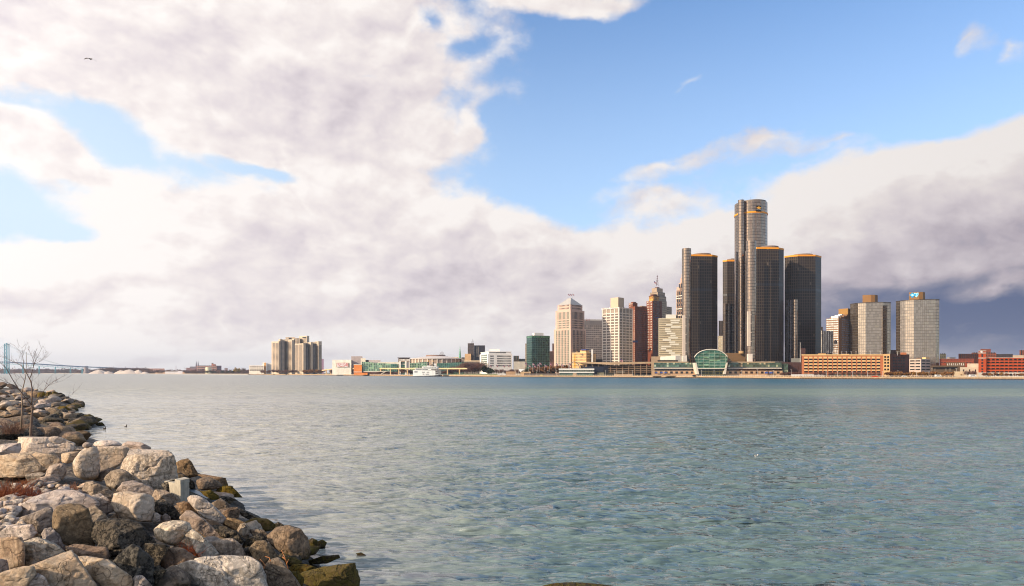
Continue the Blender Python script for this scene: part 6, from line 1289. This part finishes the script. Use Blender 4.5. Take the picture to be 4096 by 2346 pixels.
mb=MB(); a,b=lerp2(p[0],p[1],.45),lerp2(p[0],p[1],.94); rows(t,a,b,[Z(1352.5,D2)],1,1.,2.6,DG,'dark_opening',proud=.2,u0=0,u1=1)
D3=1650; t=thing('apartment_tower','banded concrete apartment tower with dark recessed bays, farthest right of its cluster','apartment tower',(X(1235,D3),D3,LAND),'banded apartment towers on the river')
slab(t,1179.5,1213.5,1223,1374,1486,D3,27,3.); mass(t,front(1222,1232,D3+8,20),LAND,Z(1373,D3),REC,'recessed_bay'); slab(t,1230,1243.5,1252,1370,1486,D3+10,27,7.,rname='middle_slab'); mass(t,front(1251,1262,D3+16,20),LAND,Z(1374,D3),REC,'recessed_bay'); slab(t,1260,1274,1287,1366,1486,D3+16,27,12.,rname='right_slab'); 
q=quadcorner(1260,1274,1287,D3+16,R(52)); rows(t,q[1],q[2],zrange(Z(1486,D3),Z(1382,D3),26),4,.6,1.4,WD)
mass(t,front(1244,1275,D3+20,14),Z(1376,D3),Z(1367,D3),TWR,'roof_storey')
simple('slim_tower','thin violet-grey striped tower behind the right apartment tower',1287,1295,1437,2100,(150,120,140),'violet_panel',15)
simple('white_office','low white office building with window strips, left of the apartment towers',996,1056,1463,2050,(238,224,206),'office_white',25,(8,4,1469,1484,.85,1.8,WB))
t,p=simple('white_tower_block','white block with an ochre side, left of the apartment towers',1050,1065,1451,2060,(236,224,206),'block_white',20); mass(t,front(1056.5,1064.5,2058,3),LAND,Z(1452,2058),plain('ochre_panel',(206,150,90),.8,.06,.2),'ochre_side')
simple('white_flat_block','plain white flat block touching the left apartment tower',1066,1090,1454,2080,(236,226,212),'flat_white',20)
# ---------------------------------------------------------------- far left: industry, church, gravel heaps
def fb(name,label,L_,R_,y,D,col,mn,win=None,dep=30): return simple(name,label,L_,R_,y,D,col,mn,dep,win)
D=2750; t,p=fb('brick_factory','long brick factory with rows of dark windows beside the twin-spired church',788,866,1464,D,(176,134,120),'factory_brick',(10,3,1466,1480,.8,3.2,WD)); mass(t,front(846,864,D+6,12),Z(1464,D),Z(1458,D),plain('factory_red',(190,110,80),.8,.1,.1),'stair_head'); m=MB(); m.tube([P(850,1458,D),P(850,1453,D)],[3.6,3.6],12); m.build('water_tank',plain('tank_brown',(120,84,72),.8,.1,.1),t)
fb('dark_factory_wing','dark windowed wing at the right end of the brick factory',866,886,1464,D+20,(150,120,140),'factory_violet',(3,3,1467,1480,.7,3.4,WD))
m=MB(); c=(X(834,2600),2600); t=thing('storage_tank','big round cream storage tank in front of the brick factory','storage tank',(c[0],c[1],LAND)); m.prism(circ(c[0],c[1],10.5,28),LAND,Z(1470,2600)); m.build('tank',plain('tank_cream',(236,224,186),.6,.05,.1),t)
D=2800; t=thing('twin_spired_church','dark church with two pointed spires far across the river','church',(X(770,D),D,LAND)); CH=plain('church_stone',(130,96,96),.85,.12,.1)
mass(t,front(762,788,D,16),LAND,Z(1475,D),CH,'nave'); m=MB(); a=front(762,788,D,16); zt=Z(1475,D); zr=Z(1467,D); m.face([(*a[0],zt),(*a[1],zt),(a[1][0],D+8,zr),(a[0][0],D+8,zr)]); m.face([(*a[2],zt),(*a[3],zt),(a[3][0],D+8,zr),(a[2][0],D+8,zr)]); m.face([(*a[0],zt),(a[0][0],D+8,zr),(*a[3],zt)]); m.face([(*a[1],zt),(*a[2],zt),(a[1][0],D+8,zr)]); m.build('nave_roof',plain('slate_roof',(98,88,92),.7,.1,.1),t)
mass(t,front(745,763,D+6,16),LAND,Z(1472,D),CH,'transept')
for px in (785,792.5):
    mass(t,front(px-2.3,px+2.3,D-2,5),LAND,Z(1464,D),CH,'bell_tower'); m=MB(); c=P(px,1464,D+.5); m.tube([c,P(px,1443,D+.5)],[2.5,.1],8); m.build('spire',plain('spire_slate',(92,76,96),.7,.1,.1),t)
fb('far_factory','pinkish far factory with a small roof tower, left of the church',592,658,1475,2900,(186,140,126),'pink_factory',(9,2,1478,1484,.5,2.4,WD)); fb('far_shed','long low pale shed on the far bank left of the factory',660,728,1487,2450,(214,206,204),'pale_shed'); fb('far_shed','low tan sheds in front of the pink factory',620,740,1488.5,2520,(200,160,130),'tan_sheds'); fb('white_shed','small lilac-white shed on the far bank before the church',712,730,1485,2440,(222,214,216),'lilac_shed'); fb('far_block','cream block under the far end of the bridge',525,572,1477,2950,(226,208,186),'cream_far')
fb('chimney','thin brick chimney far left of the church',703.2,704.8,1464,2900,(150,110,110),'chimney_brick',dep=4); fb('domed_house','small dark domed building right of the brick factory',898,911,1473,2700,(130,110,110),'dome_dark')
D=2900; t=thing('cooling_tower','squat grey tapering concrete tower under the bridge','cooling tower',(X(345,D),D,LAND)); m=MB(); m.tube([(X(345,D),D,LAND),(X(345,D),D,Z(1478,D)),(X(345,D),D,Z(1465,D))],[10.8,8.2,7.4],20); m.build('shell',plain('cooling_grey',(150,134,130),.8,.08,.1),t)
t=thing('grey_building','pale grey-blue building behind the bridge piers',"building",(X(122,4300),4300,LAND)); mass(t,front(117,128,4300,20),LAND,Z(1468,4300),plain('pale_blue_grey',(150,164,172),.8,.08,.05))
# heaps
HM=plain('gravel_heap',(206,186,168),.95,.08,.05)
for i,(px,y,w,lab) in enumerate(((395,1480,42,'pale gravel heap farthest left on the far bank'),(432,1486,22,'low pale gravel heap right of the first heap'),(484,1481,26,'pale pointed gravel heap in the middle of the row'),(516,1479,44,'biggest pale gravel heap of the row'),(553,1480,26,'greyish gravel heap beside the biggest one'),(578,1488,22,'low tan gravel heap at the right end of the row'))):
    D=2380; cx,h=X(px,D),Z(y,D)-LAND; rr=w/F*D; n=26; m=MB(); rgx=random.Random(i)
    prev=None
    for k in range(7):
        f=k/6; ring=[(cx+rr*(1-f)*(1+.12*math.sin(a*3+i)+.06*math.sin(a*7))*math.cos(a),D+rr*(1-f)*.8*math.sin(a),LAND+h*(1-(1-f)**1.25)*(1+.05*math.sin(a*5))) for a in [2*math.pi*j/n for j in range(n)]]
        if prev:
            for j in range(n): m.face([prev[j],prev[(j+1)%n],ring[(j+1)%n],ring[j]])
        prev=ring
    tag(m.build('gravel_heap',HM,None,loc=(cx,D,LAND),smooth=True),lab,'gravel heap','gravel heaps on the far bank')
# far hills behind the bridge
m=MB(); n=60
for i in range(n):
    def hz(px): return 38*(max(0,1-((px-55)/70)**2))+10+5*math.sin(px*.3)+4*math.sin(px*.9)
    pa,pb=-150+i*6,-150+(i+1)*6; Dh=7800; m.face([(X(pa,Dh),Dh,0),(X(pb,Dh),Dh,0),(X(pb,Dh),Dh+200,hz(pb)+5),(X(pa,Dh),Dh+200,hz(pa)+5)])
tag(m.build('distant_hills',plain('hill_woods',(92,92,104),.95,.2,.01),None),kind='structure')
# ---------------------------------------------------------------- suspension bridge
BL=plain('bridge_turquoise',(44,140,158),.6,.08,.1); BD=plain('bridge_deck_blue',(28,64,96),.7,.08,.1)
Db=2950; t=thing('suspension_bridge','turquoise steel suspension bridge with one tall tower, at the left edge','bridge',(X(27,Db),Db,0))
def tower_(px,Db):
    c=X(px,Db); o=MB(); L0=Vector((c-4.6,Db-6,0)); 
    legs=[(-4.8,-7),(4.8,-7),(-4.8,7),(4.8,7)]
    for a,b in legs: o.bar((c+a*1.25,Db+b,0),(c+a,Db+b,Z(1377,Db)),1.7,2.4)
    hs=[0,16,32,50,66,82,98,114,Z(1377,Db)]
    for i,(h0,h1) in enumerate(zip(hs,hs[1:])):
        for yy in (-7,7): o.bar((c-4.8,Db+yy,h0),(c+4.8,Db+yy,h1),.9); o.bar((c+4.8,Db+yy,h0),(c-4.8,Db+yy,h1),.9); o.bar((c-4.8,Db+yy,h1),(c+4.8,Db+yy,h1),1.2)
    o.box(c-6,c+6,Db-9,Db+9,Z(1378.5,Db),Z(1376,Db)); o.bar((c,Db,Z(1376,Db)),(c,Db,Z(1372.5,Db)),3.); return o
tower_(27,Db).build('tower',BL,t)
dk=[(-420,1446,3260),(27,1449,Db),(250,1463.5,2830),(330,1468,2790),(580,1478,2700)]
def dpos(px): return float(np.interp(px,[d[0] for d in dk],[d[1] for d in dk])),float(np.interp(px,[d[0] for d in dk],[d[2] for d in dk]))
m=MB(); tr_=MB()
pxs=list(range(-420,581,10))
for a,b in zip(pxs,pxs[1:]):
    (ya,Da),(yb,D_b)=dpos(a),dpos(b); A=Vector(P(a,ya,Da)); B=Vector(P(b,yb,D_b)); m.bar(A,B,16,3.6)
    if b<=330:
        dn=Vector((0,0,-8.5 if a>27 else -6)); M_=(A+B)/2; tr_.bar(A+dn,B+dn,.8); tr_.bar(A+Vector((0,-7,0)),M_+dn,.6); tr_.bar(M_+dn,B+Vector((0,-7,0)),.6); tr_.bar(A,A+dn,.5)
m.build('deck',BD,t); tr_.build('deck_truss',BL,t)
def cable(p0,p1,sag,y0):
    m=MB(); pts=[]
    for i in range(25):
        f=i/24; q=Vector(p0).lerp(Vector(p1),f); q.z-=sag*4*f*(1-f); pts.append(q)
    m.tube(pts,.5,5); m.build('cable',plain('cable_grey',(150,160,166),.6,.05,.2),t,smooth=True); return pts
zt=Z(1378,Db)
for yy in (-7,7):
    cable((X(27,Db),Db+yy,zt),(X(262,2825),2825+yy,Z(1464,2825)),9,0); pts=cable((X(27,Db),Db+yy,zt),(X(-420,3260),3260+yy,zt),78,0)
    hm=MB()
    for q in pts[1:-1]:
        px=CX+q.x*F/q.y; yd,dd=dpos(px); hm.tube([q,(q.x,q.y,Z(yd,q.y))],.16,3)
    hm.build('hangers',MC['cable_grey'],t)
for px in (95,160,225,285,332,400,455,505,550):
    yd,dd=dpos(px); m=MB(); w=2.2
    for s in (-1,1): m.bar((X(px,dd)+s*w,dd-5,0),(X(px,dd)+s*w*.6,dd-5,Z(yd,dd)-8),1.3)
    m.bar((X(px,dd)-w,dd-5,8),(X(px,dd)+w,dd-5,8),1.); m.bar((X(px,dd)-w,dd-5,18),(X(px,dd)+w*.6,dd-5,30),.8); m.build('pier',BL if px<340 else BD,t)
# ---------------------------------------------------------------- trees of the far bank
TRK=plain('far_trunk',(84,66,56),.9,.2,.5)
def leafmat(name,col,var=.35):
    m,g,b=mat(name); oi=g.n('ShaderNodeObjectInfo').outputs['Random']; pos=g.n('ShaderNodeNewGeometry').outputs['Position']; n=g.noise(pos,.9,3,.6)
    hs=g.n('ShaderNodeHueSaturation',{'Color':g.mix(g.mrange(n,.3,.7,0.,1.),tuple(v*.55 for v in lin(col)),lin(col)),'Hue':g.mrange(oi,0.,1.,.485,.515),'Value':g.mrange(oi,0.,1.,1-var,1+var)}); g.set(b.inputs['Base Color'],hs.outputs[0]); b.inputs['Roughness'].default_value=.9; b.inputs['Specular IOR Level'].default_value=.1; return m
CM={'bare':leafmat('bare_crown_twigs',(122,86,76)),'rust':leafmat('rust_crown',(150,104,62)),'green':leafmat('evergreen_crown',(52,62,36)),'yellow':leafmat('yellow_crown',(176,140,66))}
def crown_mesh(seed,n,dense,shape=(1,1,1),m_=None,leaf=.09):
    r_=random.Random(seed); mb=MB(); lobes=[(Vector((r_.gauss(0,.35),r_.gauss(0,.35),r_.uniform(-.25,.5))),r_.uniform(.38,.62)) for _ in range(9)]
    for i in range(n):
        c,rad=r_.choice(lobes); d=Vector((r_.gauss(0,1),r_.gauss(0,1),r_.gauss(0,1))).normalized(); q=c+d*rad*(r_.random()**.4)
        q=Vector((q.x*shape[0],q.y*shape[1],q.z*shape[2])); a=Vector((r_.gauss(0,1),r_.gauss(0,1),r_.gauss(0,1))).normalized(); b=a.cross(Vector((r_.gauss(0,1),r_.gauss(0,1),r_.gauss(0,1)))).normalized(); s=leaf*r_.uniform(.6,1.4)
        if dense: mb.face([q-a*s,q+b*s,q+a*s,q-b*s])
        else: mb.face([q,q+a*s*2.6+b*s*.12,q+a*s*2.6-b*s*.12]); mb.face([q,q+b*s*2.2+a*s*.3,q+b*s*2.2])
    me=bpy.data.meshes.new('crown'); me.from_pydata(mb.v,[],mb.f); me.materials.append(m_); me.update(); return me
PROTO={}
def proto(kind,i):
    k=(kind,i)
    if k in PROTO: return PROTO[k]
    dense=kind in('green','yellow','rust'); me=crown_mesh(hash(kind)%97+i,520 if dense else 900,dense,(1,1,.85),CM[kind],.12 if dense else .10)
    tk=MB(); r_=random.Random(i*7+3); tk.tube([(0,0,0),(.02,0,.25),(0,.02,.55),(.02,0,.9)],[.035,.028,.02,.008],5)
    for j in range(7): a=r_.uniform(0,6.3); z=r_.uniform(.28,.6); tk.tube([(0,0,z),(.22*math.cos(a),.22*math.sin(a),z+.2),(.42*math.cos(a+.3),.42*math.sin(a+.3),z+.42)],[.016,.01,.004],4)
    o=tk.build('trunk',TRK,None); tm_=o.data; bpy.data.objects.remove(o); PROTO[k]=(tm_,me); return PROTO[k]
def tree(px,D,ybase,ytop,kind,label,group,wid=None,cat='tree',name='bare_tree'):
    tm_,cm_=proto(kind,rg.randrange(3)); h=(ybase-ytop)/F*D; w=(wid or (ybase-ytop)*.9)/F*D/2; z0=max(LAND,Z(ybase,D)) if ybase<1499 else LAND
    t=new_obj(name,None,None,(X(px,D),D,z0)); ORG[t.name]=Vector(t.location); tag(t,label,cat,group)
    o=new_obj('trunk',tm_,t); o.scale=(h*.8,h*.8,h); c=new_obj('crown',cm_,t,(0,0,h*.6)); c.scale=(w/.95,w/.95,h*.5); c.rotation_euler.z=rg.uniform(0,6.28); return t
rg=random.Random(33)
TREES=[ # px from, to, count, D, ybase, ytop, kind, label
 (1218,1292,9,1560,1499,1479,'rust','reddish leafless tree in the dense row below the right apartment tower'),
 (1090,1185,8,1640,1499,1482,'bare','bare tree at the foot of the left apartment tower'),
 (1040,1084,4,1800,1499,1482,'bare','bare tree in front of the white office left of the apartment towers'),
 (1326,1412,8,1400,1500,1480,'bare','bare purple-brown tree under the guideway before the white exhibition hall'),
 (1603,1622,2,1150,1503,1478,'bare','bare tree standing in the white portal'),
 (1632,1656,3,1150,1503,1483,'bare','bare tree behind the bow of the river boat'),
 (1768,1812,5,1080,1504,1486,'bare','low bare bush right of the river boat'),
 (1808,1848,4,1090,1504,1471,'bare','bare tree on the lawn below the arena'),
 (1846,1925,8,1085,1504,1456,'bare','tall bare purple-brown tree before the long grey hall'),
 (1930,1952,2,1040,1503,1468,'green','dark evergreen tree at the left foot of the white civic building'),
 (1955,1975,2,1030,1503,1478,'green','low dark evergreen before the white civic building'),
 (1980,2050,6,1030,1503,1480,'bare','bare tree before the white civic building'),
 (2050,2084,3,1000,1503,1476,'bare','bare tree left of the green glass block'),
 (2104,2142,4,930,1501,1474,'green','dark green tree at the foot of the green glass block'),
 (2140,2216,7,925,1501,1466,'rust','olive-brown tree between the green glass block and the pink tower'),
 (2190,2212,2,920,1500,1474,'green','dark conifer-like tree below the flags'),
 (2220,2262,4,925,1500,1460,'rust','brown-gold tree at the foot of the pink gabled tower'),
 (3120,3240,9,742,1508,1491,'bare','wispy bare shrub right of the riverside halls'),
 (3250,3530,15,670,1508,1490,'bare','thin bare shrub in front of the orange garage'),
 (3540,3720,14,650,1509,1489,'rust','rusty shrub in the hedge before the small pale garage'),
 (3720,3840,8,640,1509,1489,'rust','rusty shrub before the dark brown wall'),
 (3860,3905,3,610,1510,1482,'bare','bare purple tree in front of the small white building'),
 (3925,4090,7,600,1512,1494,'rust','small rusty shrub along the foot of the red garage'),
 (560,1000,34,2520,1498,1484,'bare','brown leafless tree in the belt before the church and factory'),
 (880,960,4,2350,1498,1485,'green','dark evergreen on the far beach right of the cream tank'),
 (822,870,3,2350,1498,1487,'green','dark evergreen below the cream tank'),
 (0,370,34,3600,1494,1477,'bare','hazy bare tree under the bridge'),
 (395,600,18,2600,1496,1474,'bare','pinkish bare tree behind the gravel heaps'),
]
for a,b,n,D,yb,yt,k,lab in TREES:
    for i in range(n):
        px=a+(b-a)*(i+.5+rg.uniform(-.4,.4))/n; tree(px,D*rg.uniform(.99,1.02),yb,yt+rg.uniform(-1,1)*(yb-yt)*.16,k,lab,lab.replace(' tree',' trees').replace(' shrub',' shrubs'),wid=(yb-yt)*(1.15 if n<8 else 1.3),name={'green':'evergreen_tree','bare':'leafless_tree','rust':'autumn_tree'}[k])
tree(950,2300,1499,1474,'yellow','rounded golden-yellow tree on the far beach',None,wid=24,name='yellow_tree'); tree(975,2320,1499,1475,'bare','tall bare tree right of the golden-yellow tree',None,wid=20)
# belts of scrub that read as one mass
def belt(pxa,pxb,D,ytop,n,kind,sz=.5):
    m=MB()
    for i in range(n):
        px=rg.uniform(pxa,pxb); d=D*rg.uniform(.99,1.03); c=Vector((X(px,d),d,LAND+abs(rg.gauss(0,.5))*(Z(ytop,D)-LAND)));s=sz*D/1000*rg.uniform(.6,1.6)
        a=Vector((rg.gauss(0,1),rg.gauss(0,1),rg.gauss(0,1))).normalized()*s; b=Vector((rg.gauss(0,1),rg.gauss(0,1),rg.gauss(0,1))).normalized()*s; m.face([c-a,c+b,c+a,c-b])
    o=m.build('scrub',CM[kind],None,loc=(X((pxa+pxb)/2,D),D,LAND)); return o
tag(belt(-200,620,3900,1480,5200,'bare',1.0),'brown hazy woods along the far left shore behind the bridge','woods',kind='stuff'); tag(belt(560,1050,2650,1483,3600,'bare',.9),'brown scrub along the far shore by the church','scrub',kind='stuff')
tag(belt(3130,3900,690,1502,3200,'rust',.5),'low rusty scrub behind the quay below the garages','scrub',kind='stuff')
lw=MB(); lw.face([(X(1800,1050),1050,LAND+.05),(X(1990,960),960,LAND+.05),(X(1990,1000),1000,LAND+2.2),(X(1800,1090),1090,LAND+2.4)]); tag(lw.build('lawn',plain('lawn_green',(112,112,50),.95,.25,.1),None),kind='structure')
# amphitheatre, pavilion, steps
simple('stone_steps','tan sloping stone block with steps, left of the flag poles',2024,2063,1487,925,(176,142,110),'steps_tan',10); simple('stone_steps','stepped tan stone block right of the sloping one',2082,2124,1488,915,(196,162,124),'steps_tan_light',8); simple('dark_terrace','long dark terrace wall under the flag poles',2096,2240,1494,900,(92,78,70),'terrace_dark',6)
t=thing('tensile_pavilion','small white fabric pavilion left of the flag poles','pavilion',(X(2084,940),940,LAND)); m=MB(); A=P(2074,1476,940);B=P(2098,1478,940);C_=P(2080,1490,935);E_=P(2090,1488,945)
m.face([A,C_,B]); m.face([A,B,E_]); m.face([C_,A,E_]); m.build('canopy',WH,t); m=MB(); 
for q in (A,B,E_): m.bar(q,(q[0],q[1],LAND),.3)
m.build('pole',POLE,t)
# flags, lamps, railing, vehicles
for i,(px,y0) in enumerate(((2100,1450),(2130,1452),(2149,1455),(2157,1449),(2179,1458),(2199,1451),(2223,1452),(2246,1456),(2275,1452),(2115,1459),(2136,1460))):
    flagpole(px,905+3*(i%3),1489,y0,'red and white flag in the row before the green and pink towers','flag poles in a row on the far bank',1.1)
for i,px in enumerate((1923,1959,1985,2012,2030)): flagpole(px,1095,1482,1460,'small flag on a pole before the white civic building','flag poles at the white civic building',1.1)
flagpole(2480,940,1452,1434,'flag flying in front of the white grid tower',None,1.6)
lamp=None; LAMPX=[(1998,900,1483),(2012,900,1484),(2061,895,1485),(2118,885,1487),(2147,880,1483),(2192,880,1483),(2226,876,1483),(2422,862,1483),(2457,860,1483),(2490,850,1484),(2530,835,1482),(2806,765,1481),(2856,765,1481),(2967,755,1482),(3030,750,1480),(3094,745,1482),(3165,730,1480),(3220,715,1479),(3305,660,1486),(3350,655,1486),(3410,655,1486),(3470,652,1486),(3530,650,1486),(3592,645,1484),(3666,640,1487),(3716,640,1486),(3728,650,1476),(3740,652,1477),(3784,650,1477),(3800,648,1477),(3826,648,1475),(3868,615,1488),(3975,600,1490),(4062,597,1490)]
for px,D,yt in LAMPX:
    x,h=X(px,D),Z(yt,D)-LAND
    if lamp is None:
        t=thing('street_lamp','slim pale street lamp on the far promenade','street lamp',(x,D,LAND),'street lamps along the far promenade'); m=MB(); m.tube([(x,D,LAND),(x,D,LAND+h)],[.13,.08],6); m.build('pole',POLE,t); m=MB(); m.bar((x-.9,D,LAND+h),(x+.9,D,LAND+h),.3,.16); m.build('lamp_head',POLE,t); lamp=(t,h)
    else:
        c=copy_tree(lamp[0],loc=(x,D,LAND),scale=(1,1,h/lamp[1]))
m=MB(); pst=MB()
for i in range(len(BX)-1,0,-1):
    a,b=BX[i],BX[i-1]
    if a[1]>1500 or a[0]<-470: continue
    n=max(1,int(math.dist(a,b)/3.2)); 
    m.bar((a[0],a[1]+.6,LAND+1.35),(b[0],b[1]+.6,LAND+1.35),.12); m.bar((a[0],a[1]+.6,LAND+.85),(b[0],b[1]+.6,LAND+.85),.08)
    for k in range(n): q=lerp2(a,b,k/n); pst.box(q[0]-.16,q[0]+.16,q[1]+.45,q[1]+.75,LAND+.3,LAND+1.45)
t=thing('promenade_railing','long pale railing with many posts along the far quay edge','railing',(0,880,LAND)); m.build('rail',POLE,t); o=pst.build('posts',plain('post_cream',(206,184,156),.8,.06,.3),t); o['kind']='stuff'
def vehicle(px,D,col,mn,L_,H_,label,cat):
    x=X(px,D); t=thing('parked_'+cat,label,cat,(x,D,LAND)); m=MB(); w=1.9; prof=[(-.5,.25),(.5,.25),(.5,.6),(.42,.68),(.3,1.),(-.48,1.),(-.5,.6)] if cat=='van' else [(-.5,.25),(.5,.25),(.5,.55),(.3,.62),(.16,1.),(-.25,1.),(-.4,.62),(-.5,.55)]
    A=[(x+u*L_,D,LAND+v*H_) for u,v in prof]; B=[(a,b+w,c) for a,b,c in A]; m.face(A); m.face(B[::-1]); n=len(A)
    for i in range(n): m.face([A[i],B[i],B[(i+1)%n],A[(i+1)%n]])
    m.build('body',plain(mn,col,.3,.03,1.),t)
    m=MB(); m.box(x-.3*L_,x+.24*L_,D-.02,D+.1,LAND+.66*H_,LAND+.9*H_); m.build('side_window',WD,t)
    for s in (-.3,.3):
        for yy in (-.05,w-.2): m=MB(); m.tube([(x+s*L_,D+yy,LAND+.34),(x+s*L_,D+yy+.25,LAND+.34)],.34,10); m.build('wheel',plain('tyre',(20,20,20),.8,.1,1.),t)
LD=LAND
vehicle(3893,600,(226,222,220),'van_white',5.6,2.4,'white van parked on the far quay left of the red garage','van'); vehicle(3755,610,(220,214,206),'van_cream',5.2,2.3,'pale van parked before the dark brown wall','van'); vehicle(2778,760,(40,38,44),'car_dark',4.6,1.5,'dark car by the left foot of the green glass arch','car'); vehicle(3620,618,(200,196,192),'car_silver',4.5,1.5,'silver car on the far quay before the small pale garage','car'); vehicle(2166,885,(210,200,90),'car_yellow',4.5,1.6,'yellow car on the promenade below the flags','car'); vehicle(2254,872,(40,46,70),'van_navy',6.,2.8,'dark blue van left of the white terminal building','van')
p=front(3488,3513,606,1.2); t=bld('red_barrier','low red-orange barrier on the quay before the orange garage',p,'barrier'); mass(t,p,LAND+.2,LAND+1.2,plain('barrier_red',(206,72,36),.7,.05,.5),'panel')
p=front(3165,3300,688,1.5); t=bld('white_fence','long white hoarding on the quay left of the orange garage',p,'fence'); mass(t,p,LAND,LAND+2.4,plain('hoarding_white',(214,206,198),.8,.1,.4),'hoarding')
# people strolling on the promenade
def person(px,D,shirt,mn,label):
    x=X(px,D); v=[(0,0,.95),(0,0,1.15),(0,0,1.4),(0,0,1.52),(0,0,1.68),(0,0,1.76),(.11,0,.9),(.13,.04,.5),(.14,-.02,.06),(-.11,0,.9),(-.12,-.06,.5),(-.16,.06,.06),(.2,0,1.42),(.27,.03,1.14),(.27,-.06,.9),(-.2,0,1.42),(-.27,.05,1.14),(-.26,-.05,.9)]
    e=[(0,1),(1,2),(2,3),(3,4),(4,5),(0,6),(6,7),(7,8),(0,9),(9,10),(10,11),(2,12),(12,13),(13,14),(2,15),(15,16),(16,17)]; r=[.15,.14,.16,.06,.1,.06,.09,.065,.05,.09,.065,.05,.06,.045,.03,.06,.045,.03]
    me=bpy.data.meshes.new('person'); me.from_pydata(v,e,[]); me.materials.append(plain(mn,shirt,.8,.1,1.)); o=new_obj('person',me,None,(x,D,LAND+.02)); md=o.modifiers.new('skin','SKIN'); 
    for i,q in enumerate(r): me.skin_vertices[0].data[i].radius=(q,q)
    me.skin_vertices[0].data[0].use_root=True; sm=o.modifiers.new('sub','SUBSURF'); sm.levels=1; sm.render_levels=1; tag(o,label,'person')
person(3331,668,(60,50,60),'coat_dark','person in dark clothes walking before the orange garage, left of the pair'); person(3336,668,(70,60,80),'coat_violet','person in violet-grey clothes walking before the orange garage, right of the pair'); person(2803,764,(200,60,50),'coat_red','person in a red jacket at the entrance of the green glass arch')
person(3305,668,(180,120,100),'coat_tan','person in tan clothes on the quay near the white hoarding')
# ---------------------------------------------------------------- haze
hz=MB(); hz.box(-9000,9000,-60,12000,-4.,262.); ho=hz.build('haze',[],None,uv=False); hm=bpy.data.materials.new('haze_air'); hm.use_nodes=True; nt=hm.node_tree; 
for n in list(nt.nodes): nt.nodes.remove(n)
g=NG(nt); pv=g.n('ShaderNodeVolumePrincipled',{'Color':(.86,.9,1.,1.),'Density':.00006,'Anisotropy':.3}); o_=g.n('ShaderNodeOutputMaterial'); nt.links.new(pv.outputs[0],o_.inputs['Volume']); ho.data.materials.append(hm); tag(ho,kind='stuff'); ho.visible_shadow=True
